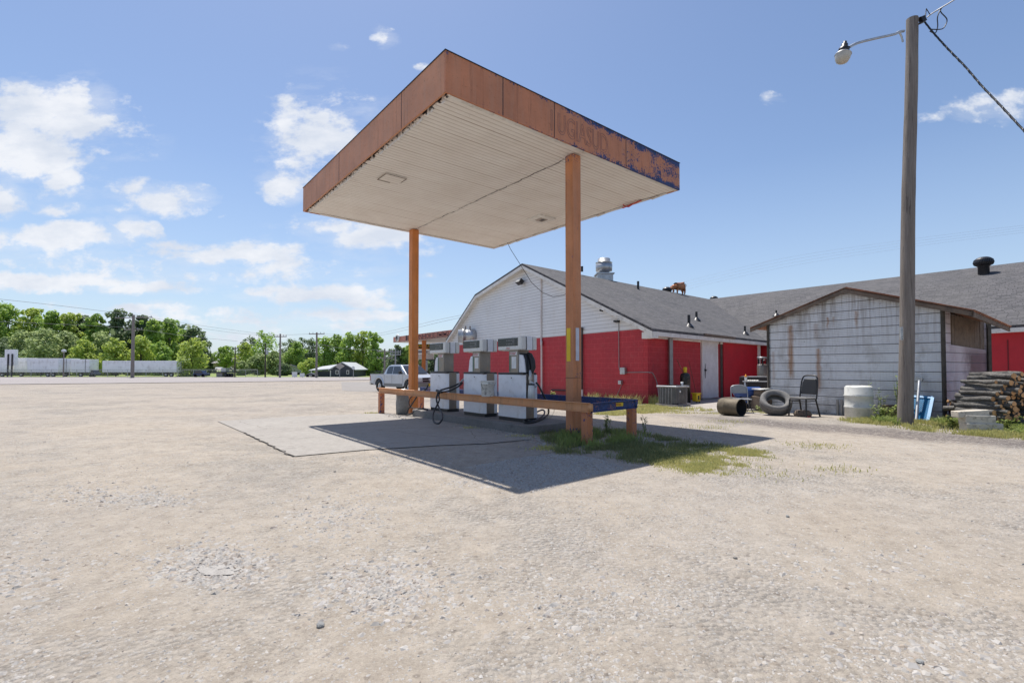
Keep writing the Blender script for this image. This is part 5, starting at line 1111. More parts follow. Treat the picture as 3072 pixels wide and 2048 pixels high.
for cx in (0, 3.2):
    a_s = [math.pi*k/12 for k in range(13)]
    for yo, s in ((W0, -1), (W1, 1)):
        fl = MB()
        for k in range(12):
            p, q = a_s[k], a_s[k+1]; fl.add([(cx + .46*math.cos(p), yo, .42 + .46*math.sin(p)), (cx + .46*math.cos(q), yo, .42 + .46*math.sin(q)), (cx + .56*math.cos(q), yo+s*.045, .42 + .56*math.sin(q)), (cx + .56*math.cos(p), yo+s*.045, .42 + .56*math.sin(p)), (cx + .60*math.cos(q), yo, .42 + .60*math.sin(q)), (cx + .60*math.cos(p), yo, .42 + .60*math.sin(p))], [(0, 1, 2, 3), (3, 2, 4, 5)], True)
        fl.build('fender_flare', M['silver'], tk_)
    for yo, s in ((W0+.13, -1), (W1-.13, 1)):
        w_ = MB().lathe([(.20, -.12), (.36, -.12), (.385, -.09), (.385, .09), (.36, .12), (.20, .12)], 28, (cx, yo, .385), (0, 1, 0)).build('wheel', M['rubber'], tk_)
        MB().lathe([(0, .07), (.05, .09), (.06, .05), (.16, .06), (.205, .105), (.205, -.1)], 20, (cx, yo, .385), (0, s, 0)).build('rim', M['chrome'], w_)
MB().box(.56, W0-.015, .36, 2.66, W0+.02, .56).build('side_sill', M['cladding'], tk_)
MB().box(3.9, W0+.02, .36, 4.16, W1-.02, .66).build('front_bumper', M['cladding'], tk_, bevel=.03); MB().box(-1.15, W0+.02, .42, -1.0, W1-.02, .66).build('rear_bumper', M['chrome'], tk_, bevel=.02)
gr_ = MB().box(4.0, W0+.42, .70, 4.10, W1-.42, .94).build('grille', M['black'], tk_)
gb = MB(); gb.box(4.101, W0+.42, .80, 4.115, W1-.42, .835); gb.lathe([(0, 0), (.07, 0), (.06, .012), (0, .015)], 16, (4.115, (W0+W1)/2, .82), (1, 0, 0)); gb.build('grille_bar', M['silver'], gr_)
for y0, y1 in ((W0+.03, W0+.40), (W1-.40, W1-.03)): MB().box(3.98, y0, .72, 4.09, y1, .93).build('headlight', M['headlamp'], tk_, bevel=.02)
pl_ = MB().box(4.161, .63, .44, 4.17, .93, .60).build('licence_plate', M['yellow'], tk_)
MB().box(-1.065, W0-.002, .70, -.98, W0+.1, 1.05).build('tail_light', M['tail'], tk_); MB().box(-1.065, W1-.1, .70, -.98, W1+.002, 1.05).build('tail_light', M['tail'], tk_)
MB().box(2.45, W0-.22, 1.16, 2.62, W0-.02, 1.34).build('mirror', M['black'], tk_, bevel=.03); MB().box(2.45, W1+.02, 1.16, 2.62, W1+.22, 1.34).build('mirror', M['black'], tk_, bevel=.03)
dl = MB()
for x in (.62, 1.46, 2.62): dl.box(x, W0-.004, .58, x+.012, W0+.0, 1.12)
dl.build('door_seam', M['black'], tk_)
for x in (.75, 1.6): MB().box(x, W0-.03, .98, x+.16, W0-.006, 1.02).build('door_handle', M['silver'], tk_)

# ================================================================== the restaurant's front canopy, beyond the gable
FA, FB = At(1180, 1011, 46.0), At(1364, 988, 37.0); fdv = Vector((FB.x-FA.x, FB.y-FA.y)).normalized(); fpn = Vector((-fdv.y, fdv.x)) # away to the right/back
if fpn.y < 0: fpn = -fpn
fdir = fdv.to_3d(); fb0 = At(1180, 1027, 46.0); hF = FA.z - fb0.z
M['brickred'] = simple('painted_fascia', (.58, .24, .17), .7, 0, (.40, .16, .12), 2, .5)
fcn = thing('front_canopy', 'brown restaurant canopy lettered BBQ seen left of the gable', 'canopy', (FA.x, FA.y, T(FA.y)))
FE = FB + fdir*9; FAl = FA
z1 = FA.z; z0_ = fb0.z
def fcb(m, name, mat, par=fcn, **k): return m.build(name, M[mat], par, world=True, **k)
zf = lambda P_: P_
ZT = z1; FEz = FB.z + (FB.z - FA.z)*9/((FB-FA).length); 
fcb(MB().prism([FA, Vector((FE.x, FE.y, FEz)), Vector((FE.x, FE.y, FEz-hF)), Vector((FA.x, FA.y, ZT-hF))], tuple(fpn.to_3d()*.2)), 'fascia', 'brickred')
fcb(MB().prism([Vector((FA.x, FA.y, ZT-hF+.01)), Vector((FE.x, FE.y, FEz-hF+.01)), Vector((FE.x, FE.y, FEz-hF+.01)) + (fpn*7).to_3d(), Vector((FA.x, FA.y, ZT-hF+.01)) + (fpn*7).to_3d()], (0, 0, .06)), 'ceiling', 'white_trim')
lgc = OnPlane(1194.5, 1013.8, Vector(FA[:2]) - fpn*.02, Vector(FA[:2]) + fdv - fpn*.02)
lgo = fcb(MB().lathe([(0, 0), (.34, 0), (.37, .04), (.37, .10), (.34, .13), (0, .13)], 28, lgc, Vector((-fpn.x, -fpn.y, 0))), 'round_logo', 'cream_plastic')
lc2 = lgc - fpn.to_3d()*.14
for (tx, u_, z_, sz) in (('BAR', -.24, .07, .22), ('BBQ', -.27, -.11, .24), ('IQ', -.12, -.28, .19)): text_mb(tx, sz, lc2 + fdir*u_ + Vector((0, 0, z_)), fdir, (0, 0, 1), ext=.01).build('lettering', M['tar'], lgo, world=True)
La = At(1220, 1018, 44.2); Lz = At(1248, 1017, 42.6)
M['letter_dark'] = simple('dark_letter', (.05, .012, .015), .6)
slope = (FB.z - FA.z)/((FB-FA).length)
up_ = Vector((0, 0, 1)); fds = (fdir + Vector((0, 0, slope*.8))).normalized()
def hitF(px, py, off=.25): return OnPlane(px, py, Vector(FA[:2]) - fpn*off, Vector(FA[:2]) + fdv - fpn*off)
cap = .62
for ch, x0, x1, yb, yt in (('I', 1217, 1222, 1021, 1006), ('R', 1223, 1234, 1020.5, 1005.5), ('O', 1235, 1246, 1020, 1005), ('O', 1246, 1257, 1018.6, 1003.2), ('N', 1258, 1267, 1017.4, 1002.3), ('H', 1268, 1277, 1016.2, 1001.2), ('O', 1278, 1286, 1015.2, 1000.2), ('R', 1287, 1294, 1014.2, 999.2), ('S', 1295, 1299.5, 1013.3, 998.6), ('E', 1300, 1305, 1012.6, 998),
       ('B', 1311, 1318, 1011.5, 997), ('.', 1319.5, 1322, 1007, 1001.5), ('B', 1325, 1332, 1009.6, 995), ('.', 1333.5, 1336, 1005.2, 1000), ('Q', 1338, 1346, 1008.4, 993.5)):
    p, q = hitF(x0, yb), hitF(x1, yb); tq = hitF(x0, yt); w = (Vector(q[:2]) - Vector(p[:2])).length; h_ = tq.z - p.z
    if ch == '.': MB().cbox(p + fdir*w/2 + Vector((0, 0, h_/2)), (.16, .16, .16)).build('letter_dot', M['letter_dark'], fcn, world=True); continue
    b0 = text_mb(ch, 1, (0, 0, 0), (1, 0, 0), (0, 1, 0), ext=0.0); xsz = [v.x for v in b0.v]; ysz = [v.y for v in b0.v]
    vs = [p + fdir*((v.x-min(xsz))/(max(xsz)-min(xsz))*w) + Vector((0, 0, (v.y-min(ysz))/(max(ysz)-min(ysz))*h_ + slope*(v.x-min(xsz))*w*.7)) for v in b0.v]
    lm_ = MB(); lm_.add(vs, b0.f); lm_.build('letter', M['letter_dark'], fcn, world=True)
for px in (1272, 1246):
    c = At(px, 1110, 43.0 if px == 1272 else 41); fcb(MB().box(c.x-.17, c.y-.17, T(43)-.3, c.x+.17, c.y+.17, ZT-hF+.05), 'column', 'column_far')
# signs hanging below: yellow barbeque board, blue board, beige beam
def board(px0, px1, y0, y1, Y, name, mat, th=.12):
    a, b = At(px0, y1, Y), At(px1, y0, Y); return fcb(MB().box(a.x, Y, a.z, b.x, Y+th, b.z), name, mat)
yb = board(1246, 1297, 1031, 1048, 44.5, 'yellow_sign', 'tar'); a = At(1252, 1040.2, 44.5); text_mb('BARBEQUE', .34, (a.x, 44.48, a.z), (1, 0, 0), (0, 0, 1), ext=.01, sx=.68).build('lettering', M['yellow'], yb, world=True)
fl2 = MB(); a = At(1253, 1047.5, 44.45)
for k in range(13): x = a.x + k*.10; fl2.add([(x-.05, 44.45, a.z), (x+.06, 44.45, a.z), (x+random.uniform(-.03, .03), 44.45, a.z + random.uniform(.10, .20))], [(0, 1, 2)])
fl2.build('flame_pattern', M['orangecap'], yb, world=True)
b_ = board(1246, 1294, 1049, 1060, 44.6, 'blue_sign', 'paper'); M['skyblue'] = simple('sign_blue', (.02, .12, .30), .5); a = At(1250, 1058.5, 44.6)
text_mb('BARBECUE', .26, (a.x, 44.58, a.z), (1, 0, 0), (0, 0, 1), ext=.01, sx=.8).build('lettering', M['skyblue'], b_, world=True)
board(1244, 1300, 1061, 1077, 44.8, 'beige_beam', 'white_trim', .4)
fp = At(1287, 1110, 38); fpm = thing('front_pump', 'dark old dispenser with an open frame beyond the leftmost fuel pump', 'dispenser', (fp.x, fp.y, T(38)))
a, b = At(1277, 1080, 38), At(1305, 1120, 38)
MB().box(a.x, 38, T(38), b.x, 38.5, b.z).build('cabinet', M['black_metal'], fpm, world=True)
MB().box(a.x, 38, b.z, a.x+.12, 38.3, a.z).build('post', M['conduit'], fpm, world=True); MB().box(b.x-.1, 38, b.z, b.x, 38.3, a.z).build('post', M['black'], fpm, world=True); MB().box(a.x, 37.97, a.z, b.x, 38.4, a.z+.08).build('lintel', M['black'], fpm, world=True)

# ================================================================== far side of the road
def P2(px, Y): return Vector((Xat(px, Y, T(Y)), Y, T(Y)))
def trailer(px0, px1, yt, Y, lab, door=False, depth=2.5):
    a, b = P2(px0, Y), P2(px1, Y); zt = At(px0, yt, Y).z; t_ = thing('semi_trailer', lab, 'trailer', (a.x, Y, a.z), 0, 'white box trailers parked beyond the road')
    L_ = b.x - a.x; H = zt - a.z
    MB().box(0, 0, 1.05, L_, depth, H).build('box', M['trailer'], t_, bevel=.04)
    rb_ = MB(); n = max(3, int(L_/1.25))
    for i in range(n+1): x = L_*i/n; rb_.box(x-.03, -.03, 1.1, x+.03, -.001, H-.05)
    rb_.build('side_ribs', M['trailer'], t_)
    MB().box(.1, .25, .85, L_-.1, depth-.25, 1.05).build('chassis', M['black_metal'], t_)
    for x in ((L_-1.3, L_-2.5) if L_ > 6 else (L_*.5,)):
        w_ = MB().lathe([(.22, -.14), (.48, -.14), (.5, -.1), (.5, .1), (.48, .14), (.22, .14)], 16, (x, .3, .5), (0, 1, 0)).build('wheel', M['rubber'], t_); MB().lathe([(0, .1), (.22, .13)], 12, (x, .3, .5), (0, -1, 0)).build('rim', M['galv'], w_)
    if L_ > 6: MB().beam((2.6, .5, 1.0), (2.6, .5, .1), .15, .15).build('landing_leg', M['black_metal'], t_); MB().beam((3.4, .5, 1.0), (2.6, .5, .35), .08, .08).build('landing_leg', M['black_metal'], t_)
    if door: MB().box(L_-.9, -.04, 1.1, L_-.82, -.031, H-.05).build('door_post', M['black_metal'], t_)
    return t_
M['trailer'] = simple('trailer_white', (.86, .86, .89), .4, 0, (.40, .36, .33), .35, .5, var=.05)
trailer(-150, 20, 1072, 108, 'white box trailer cut by the left edge, behind the sign tower')
trailer(42, 79, 1073.5, 109, 'short white box trailer between the sign tower and the next trailer')
trailer(81, 174, 1074.5, 107.5, 'long white box trailer with open gap under it, left of the far lamp post')
trailer(176, 210, 1075, 109, 'white box trailer end with dark hinges behind the far lamp post', True)
trailer(212, 267, 1077.5, 108, 'white box trailer with ribbed end at the right of the left group', True)
trailer(307, 529, 1082, 108, 'longest white box trailer standing alone behind the tall double pole')
tw_ = P2(30, 106.5); tt = thing('sign_tower', 'white square sign tower on two dark legs at the far left', 'sign', tuple(tw_))
a, b = At(16, 1048, 106.5), At(43, 1122, 106.5); MB().box(a.x, 106.4, b.z+1.9, b.x, 107.2, a.z).build('panel', M['trailer'], tt, world=True)
for x in (24, 36): c = At(x, 1100, 106.3); MB().box(c.x-.12, 106.2, T(106), c.x+.12, 106.35, a.z-1.0).build('leg', M['black_metal'], tt, world=True)
lpz = P2(190, 105); lt = thing('yard_light', 'thin yard light post between the white trailers', 'lamp post', tuple(lpz)); zl = At(190, 1052, 105).z - lpz.z
MB().cyl((0, 0, 0), (0, 0, zl), .13, .1, 8).build('pole', M['far_pole'], lt); MB().lathe([(0, -.3), (.4, -.25), (.45, .1), (.2, .3), (0, .32)], 12, (0, 0, zl)).build('lamp', M['headlamp'], lt)
# chain-link fence along the verge
fe = thing('chain_fence', 'low chain-link fence along the far verge in front of the trailers', 'fence', (P2(0, 106.2).x, 106.2, T(106)))
fm_ = MB(); posts = [(-60, 1), (30, 1), (93, 1), (153, 1), (208, 1), (230, 1), (322, 1), (382, 1), (438, 1), (488, 1), (534, 1), (580, 1), (620, 1), (656, 1), (700, 1), (737, 1), (772, 1)]
for px, _ in posts:
    c = P2(px, 106.2); MB().cyl((c.x, 106.2, T(106)), (c.x, 106.2, T(106)+1.7), .05, n=6).build('post', M['galv'], fe, world=True)
c0, c1 = P2(-60, 106.2), P2(772, 106.2); MB().tube([(c0.x, 106.2, T(106)+1.65), (c1.x, 106.2, T(106)+1.65)], .04, 5).build('top_rail', M['galv'], fe, world=True)
mw = MB(); x = c0.x
while x < c1.x: mw.beam((x, 106.2, T(106)), (x+1.6, 106.2, T(106)+1.6), .012, .012); mw.beam((x+1.6, 106.2, T(106)), (x, 106.2, T(106)+1.6), .012, .012); x += .4
mw.build('wire_mesh', M['galv'], fe, world=True)
def ppole(px, yt, Y, r, arms, lab, mat='far_pole', lamp=None):
    b0_ = P2(px, Y); zt = At(px, yt, Y).z - b0_.z; t_ = thing('utility_pole', lab, 'utility pole', tuple(b0_), 0, 'power poles along the far road')
    MB().cyl((0, 0, -.3), (0, 0, zt), r, r*.7, 10).build('pole', M[mat], t_)
    for (dz_, hw, dy_) in arms:
        MB().beam((-hw, dy_*hw, zt-dz_), (hw, -dy_*hw, zt-dz_), .16, .16).build('crossarm', M[mat], t_)
        ii = MB()
        for s in (-.95, -.5, .5, .95): ii.cyl((s*hw, -dy_*s*hw, zt-dz_+.05), (s*hw, -dy_*s*hw, zt-dz_+.35), .06, n=6)
        ii.build('insulators', M['galv'], t_)
    if lamp: MB().cyl((.35, 0, zt-lamp-1), (.35, 0, zt-lamp), .28, n=10).build('transformer', M['galv'], t_)
    return b0_, zt
bigp = ppole(397, 945, 96, .33, [(.5, 4.2, .15), (2.9, 2.0, .15)], 'tall grey double-armed power pole in front of the longest trailer')
ppole(839.5, 1001, 100, .22, [(.6, 1.5, .3)], 'power pole with one crossarm right of the flatbed trailer'); ppole(949, 997, 98, .24, [(.3, 1.7, .2)], 'power pole with a thin top crossarm left of the dark gabled house')
ppole(795.5, 1030, 104, .17, [], 'slim dark pole with a transformer left of the single-arm pole', 'tar', 1.4); ppole(704.5, 1040, 104, .16, [(.4, .8, .2)], 'short dark pole beside the flatbed trailer', 'tar')
ppole(1153.5, 1046, 92, .2, [(.5, 1.6, .3), (1.8, 1.6, .3)], 'power pole with two crossarms just left of the pickup cab'); ppole(1186, 1044, 88, .16, [(.7, 1.0, .2), (1.2, 1.0, .2)], 'pale post with a broad head above the pickup roof', 'conduit')
def fwire(pts, lab, r=.03, sag=0):
    P_ = [At(*p) for p in pts]; tag(MB().tube(smooth(P_, 8), r, 4).build('power_line', M['conduit']), lab, 'wire', 'power lines over the far road')
fwire([(-40, 893, 70), (180, 917, 82), (397, 944, 96)], 'upper power line from the left edge to the double-armed pole', .035); fwire([(-40, 963, 70), (180, 972, 83), (400, 983, 96)], 'lower power line from the left edge to the double-armed pole', .03)
fwire([(400, 944, 96), (560, 970, 97), (760, 998, 99), (840, 1004, 100), (949, 1001, 98)], 'power line from the double-armed pole over the houses to the right', .03); fwire([(400, 947, 97), (560, 978, 98), (730, 1001, 100), (840, 1007, 101)], 'second power line just below the one over the houses', .03)
fwire([(400, 984, 96), (560, 1008, 98), (712, 1023, 104)], 'low power line from the double-armed pole to the short dark pole', .03)
for k in range(0, 4, 2): fwire([(949, 1000+k*2.5, 98), (1100, 1004+k*3, 90), (1230, 979+k*4, 80), (1320, 958+k*4, 70), (1430, 936+k*3, 64)], 'one of the parallel power lines rising behind the far canopy column', .02)
for k in range(4): fwire([(1880, 892+k*7, 60), (2300, 765+k*9+20, 55), (2700, 712+k*8+10, 50), (3120, 670+k*7, 45)], 'one of the faint parallel power lines above the back roof', .006)
fwire([(949, 1030, 98), (1040, 1046, 95), (1153, 1050, 92)], 'sagging power line between the two poles by the dark house', .03)
# houses
def house(px0, px1, ye, yr, Y, D_, mats, lab, gable_right=True, wins=(), zb=None, yb=None):
    z0 = T(Y) if zb is None else zb; a = Vector((Xat(px0, Y, z0), Y)); b = Vector((Xat(px1, Y, z0), Y)); ze = At(px0, ye, Y).z; zr = At(px0, yr, Y).z
    t_ = thing('house', lab, 'house', (a.x, Y, z0)); w = b.x - a.x; he, hr = ze - z0, zr - z0
    if gable_right: # gable faces the road
        MB().prism([(0, 0, 0), (w, 0, 0), (w, 0, he), (w/2, 0, hr), (0, 0, he)], (0, D_, 0)).build('wall', M[mats[0]], t_)
        o = .5; MB().prism([(-o, -.4, he-.2), (w/2, -.4, hr+.05), (w/2, -.4, hr+.25), (-o, -.4, he)], (0, D_+.8, 0)).build('roof', M[mats[1]], t_); MB().prism([(w/2, -.4, hr+.05), (w+o, -.4, he-.2), (w+o, -.4, he), (w/2, -.4, hr+.25)], (0, D_+.8, 0)).build('roof', M[mats[1]], t_)
    else:
        MB().box(0, 0, 0, w, D_, he).build('wall', M[mats[0]], t_); MB().prism([(-.5, -.5, he), (w+.5, -.5, he), (w-.8, D_/2, hr), (.8, D_/2, hr)], (0, 0, .15)).build('roof', M[mats[1]], t_)
    for (f0, f1, g0, g1, mt) in wins:
        fr_ = MB().box(w*f0, -.06, he*g0, w*f1, -.002, he*g1).build('window' if mt != 'd' else 'door', M['white_trim'] if mt != 'd' else M['wood_old'], t_)
        if mt != 'd': MB().box(w*f0+.12, -.075, he*g0+.12, w*f1-.12, -.061, he*g1-.12).build('pane', M['carglass'], fr_)
    return t_, w, he, hr
M['darksiding'] = simple('dark_siding', (.055, .06, .075), .7); M['beige'] = simple('beige_wall', (.42, .38, .33), .8); M['palegrey'] = simple('pale_grey_wall', (.40, .42, .44), .8); M['roofgrey'] = simple('far_roof', (.30, .28, .28), .9); M['brickf'] = simple('far_brick', (.25, .12, .09), .9)
hs_, w_, he_, hr_ = house(993, 1061, 1108, 1089, 108, 9, ('darksiding', 'palegrey'), 'dark grey gabled house with white windows and porch beyond the road', True, ((.20, .34, .35, .9, 'w'), (.68, .80, .35, .9, 'w')))
pr_ = MB(); pr_.prism([(-5.0, -.2, he_-.35), (.3, -.2, he_+.05), (w_/2-1.2, 2.5, hr_-.3), (-3.0, 2.5, hr_-.9)], (0, 0, .18)); pr_.build('porch_roof', M['palegrey'], hs_)
MB().box(-3.4, .8, 0, -.02, 6, he_-.4).build('porch_wall', M['darksiding'], hs_)
for x in (-4.5, -.2): MB().box(x, -.1, 0, x+.2, .1, he_-.2).build('porch_post', M['white_trim'], hs_)
house(640, 706, 1090, 1073, 165, 10, ('beige', 'roofgrey'), 'tan brick house with grey roof behind the leafy lone tree', False, ((.2, .3, .1, .8, 'd'), (.45, .6, .3, .85, 'w')), zb=At(0, 1101, 165).z)
house(610, 650, 1088, 1079, 175, 8, ('palegrey', 'roofgrey'), 'small pale house beside the bright round tree', False, (), zb=At(0, 1099, 175).z)
house(838, 905, 1106, 1096, 135, 9, ('palegrey', 'roofgrey'), 'low pale grey house behind the single-arm pole', True, ((.62, .75, .3, .8, 'w'),), zb=At(0, 1117, 135).z)
house(762, 812, 1106, 1098, 150, 8, ('brickf', 'white_trim'), 'low brick house half hidden under the pale trees', False, ((.3, .45, .2, .8, 'w'),), zb=At(0, 1114, 150).z)
house(1120, 1150, 1115, 1104, 118, 7, ('brickf', 'roofgrey'), 'low red-brown building left of the pickup truck', False, (), zb=T(118))
def car(px0, px1, yt, Y, mat, lab, suv=False, zb=None):
    z0 = T(Y) if zb is None else zb; x0, x1 = Xat(px0, Y, z0), Xat(px1, Y, z0); L_ = x1-x0; H = At(px0, yt, Y).z - z0
    t_ = thing('parked_car', lab, 'car', (x0, Y, z0)); top = .93 if suv else .78
    MB().prism([(0, 0, H*.18), (L_, 0, H*.18), (L_, 0, H*.52), (L_*.97, 0, H*.58), (L_*.03, 0, H*.6), (0, 0, H*.5)], (0, 1.75, 0)).build('body', M[mat], t_, bevel=.08)
    cb_ = MB().prism([(L_*(.06 if suv else .2), .12, H*.55), (L_*.78, .12, H*.55), (L_*.66, .12, H), (L_*(.1 if suv else .32), .12, H)], (0, 1.5, 0)).build('cabin', M[mat], t_, bevel=.06)
    MB().prism([(L_*(.14 if suv else .27), .10, H*.62), (L_*.72, .10, H*.62), (L_*.63, .10, H*.92), (L_*(.16 if suv else .35), .10, H*.92)], (0, .015, 0)).build('side_window', M['carglass'], cb_)
    for x in (.2, .8): MB().lathe([(0, -.1), (.34, -.1), (.34, .1), (0, .1)], 14, (L_*x, .1, .34), (0, 1, 0)).build('wheel', M['rubber'], t_)
M['navy'] = simple('navy_paint', (.03, .045, .10), .25); M['carwhite'] = simple('car_white', (.6, .6, .6), .3); M['cargrey'] = simple('car_grey', (.25, .26, .28), .3, .4)
car(578, 616, 1111, 104.5, 'navy', 'dark blue utility vehicle parked by the far fence', True)
car(738, 757, 1108, 128, 'cargrey', 'silver hatchback parked behind the far fence', True, At(0, 1119, 128).z); car(817, 833, 1112, 130, 'carwhite', 'white car beside the slim dark pole', False, At(0, 1121, 130).z); car(916, 946, 1118.5, 105.5, 'cargrey', 'grey car parked left of the dark gabled house'); car(268, 284, 1110, 107, 'navy', 'small dark car nose between the two trailer groups', True)
ft = thing('flatbed_trailer', 'long dark flatbed trailer standing by the far fence', 'trailer', tuple(P2(636, 104.8))); Lf = P2(705, 104.8).x - P2(636, 104.8).x
MB().box(0, 0, .95, Lf, 2.2, 1.2).build('deck', M['black_metal'], ft); MB().box(.8, .2, .1, Lf*.42, 2, .95).build('side_rack', M['cladding'], ft); MB().box(Lf*.35, .3, 1.2, Lf*.55, 1.8, 2.0).build('toolbox', M['galv'], ft)
for x in (.6, .72, .84): MB().lathe([(0, -.12), (.45, -.12), (.45, .12), (0, .12)], 14, (Lf*x, .1, .45), (0, 1, 0)).build('wheel', M['rubber'], ft)
def sign(px, py0, py1, w, Y, kind, lab):
    p = P2(px, Y); t_ = thing('road_sign', lab, 'sign', tuple(p)); z1_, z0_ = At(px, py0, Y).z - p.z, At(px, py1, Y).z - p.z
    MB().cyl((0, 0, 0), (0, 0, z1_-.1), .05, n=6).build('post', M['galv'], t_); zc, hh = (z1_+z0_)/2, (z1_-z0_)/2
    if kind == 'd': MB().prism([(0, -.08, zc-hh), (w, -.08, zc), (0, -.08, zc+hh), (-w, -.08, zc)], (0, .03, 0)).build('plate', M['beige'], t_)
    elif kind == 'o': MB().prism([(w*math.cos(a), -.08, zc + hh*math.sin(a)) for a in [2*math.pi*k/16 for k in range(16)]], (0, .03, 0)).build('plate', M['paper'], t_)
    else: MB().box(-w, -.08, z0_, w, -.05, z1_).build('plate', M['paper'], t_)
sign(1019, 1088, 1108, 1.0, 98, 'd', 'tan diamond sign in front of the dark gabled house'); sign(1060, 1098, 1108, .32, 96, 'o', 'white oval sign at the right of the dark gabled house')
sign(884, 1115, 1130, .55, 101, 'b', 'left small white board by the far verge'); sign(907, 1119, 1130, .5, 101, 'b', 'right small white board by the far verge')

# ================================================================== trees
def tree(px, yt, hwpx, Y, leaf, lab, ybase=None, zb=None, n=1500, ls=.62, trunk=.3, low=.12, name='leafy_tree', spiky=.0, seed=0, lean=0):
    z0 = T(Y) if zb is None else zb; rs = np.random.RandomState(seed + int(abs(px)*7) + int(yt)); x0 = Xat(px, Y, z0); H = At(px, yt, Y).z - z0; Wd = hwpx/F*Y
    t_ = thing(name, lab, 'tree', (x0, Y, z0), 0, 'trees beyond the road')
    nb = 16; C_ = []
    for k in range(nb):
        f_ = low + (1-low)*(k+.5)/nb; env = (math.sin(math.pi*min(1, max(0, (f_-low)/(1-low)))**.75)**.6) if nb else 1
        a = rs.uniform(0, 6.28); rr = Wd*env*rs.uniform(.25, .62); C_.append((math.cos(a)*rr, math.sin(a)*rr*.8, f_*H*.93, Wd*rs.uniform(.30, .50)*(1 - .45*max(0, f_-.6)/.4)))
    for k in range(int(6 + spiky*10)):
        a = rs.uniform(0, 6.28); rr = Wd*rs.uniform(.1, .75); C_.append((math.cos(a)*rr, math.sin(a)*rr*.7, H*rs.uniform(.72, .98) - rr*.35, Wd*rs.uniform(.10, .22)))
    C_ = np.array(C_); wts = C_[:, 3]**1.6; wts /= wts.sum(); idx = rs.choice(len(C_), n, p=wts)
    d = rs.normal(size=(n, 3)); d /= np.linalg.norm(d, axis=1)[:, None]; rad = C_[idx, 3]*(.62 + .46*rs.rand(n)**.7)
    P_ = C_[idx, :3] + d*rad[:, None]*np.array([1, 1, .85]); P_[:, 2] = np.clip(P_[:, 2], H*low*.5, H*1.0)
    nr = d + rs.normal(size=(n, 3))*.55 + np.array([0, 0, .35]); nr /= np.linalg.norm(nr, axis=1)[:, None]
    a1 = np.cross(nr, rs.normal(size=(n, 3))); a1 /= np.linalg.norm(a1, axis=1)[:, None]; a2 = np.cross(nr, a1); s = ls*(.5 + .8*rs.rand(n))[:, None]
    V = np.stack([P_ - a1*s*.5, P_ - a2*s*.32, P_ + a1*s*.5, P_ + a2*s*.36 + nr*s*.1], 1).reshape(-1, 3)
    me = bpy.data.meshes.new('crown'); me.from_pydata(V.tolist(), [], [(4*i, 4*i+1, 4*i+2, 4*i+3) for i in range(n)]); me.materials.append(M[leaf]); o = bpy.data.objects.new('crown', me); COL.objects.link(o); o.parent = t_
    tm = MB(); tm.tube([(0, 0, -.3), (.1, 0, H*.3), (.05, .1, H*.55), (-.1, 0, H*.8)], [trunk, trunk*.8, trunk*.5, .05], 7)
    for k in range(0, nb, 2): c = C_[k]; tm.tube([(0, 0, max(H*.12, c[2]*.55)), (c[0]*.5, c[1]*.5, c[2]*.85), (c[0], c[1], c[2])], [trunk*.4, trunk*.25, .04], 5, False)
    tm.build('trunk', M['bark'], t_)
TL = [(-60, 893, 70, 'leaf', 'tall green tree at the extreme left edge'), (22, 899, 48, 'leaf', 'tall green tree above the sign tower'), (95, 915, 44, 'leaf_yellow', 'yellow-green tree behind the left trailers'), (152, 921, 40, 'leaf', 'leafy tree above the yard light'), (205, 926, 38, 'leaf_yellow', 'bright tree over the gap between trailer groups'),
 (250, 940, 36, 'leaf_dark', 'dark pointed tree left of the tallest spreading tree'), (285, 936, 38, 'leaf', 'green tree beneath the long power line'), (352, 922, 46, 'leaf_dark', 'tall dark spreading tree behind the double-armed pole'), (420, 938, 34, 'leaf_dark', 'dark tree just right of the double-armed pole'), (458, 948, 36, 'leaf', 'forked tree above the longest trailer'), (505, 947, 42, 'leaf', 'tall airy tree above the longest trailer end'), (580, 977, 44, 'leaf_dark', 'dark-topped tree behind the big round bright tree')]
for i, (x, y, w, l, lab) in enumerate(TL): tree(x, y, w*1.3, 140 + (i % 3)*4, l, lab, n=3200, ls=.85, spiky=.8, seed=i)
TF = [(-20, 1000, 60, 'leaf_dark', 'dark bush mass at the left edge behind the trailers'), (62, 985, 52, 'leaf_pale', 'pale rounded tree behind the leftmost trailers'), (128, 983, 52, 'leaf_pale', 'pale rounded tree behind the long left trailer'), (195, 990, 48, 'leaf_pale', 'pale rounded tree behind the ribbed trailer end'), (250, 1016, 42, 'leaf_yellow', 'low yellow-green tree in the gap between trailers'), (300, 990, 46, 'leaf_pale', 'pale tree above the longest trailer front'), (345, 1012, 44, 'leaf_yellow', 'low bright tree left of the double-armed pole'), (420, 1005, 46, 'leaf_yellow', 'low bright tree right of the double-armed pole'), (480, 1020, 40, 'leaf', 'low green tree above the end of the longest trailer')]
for i, (x, y, w, l, lab) in enumerate(TF): tree(x, y, w*1.2, 122 + (i % 2)*5, l, lab, n=2600, ls=.72, low=.02, seed=30+i, name='bushy_tree')
tree(575, 1012, 62, 112, 'leaf_yellow', 'big round yellow-green tree beside the longest trailer', n=2600, ls=.62, low=.04, seed=50, name='bushy_tree')
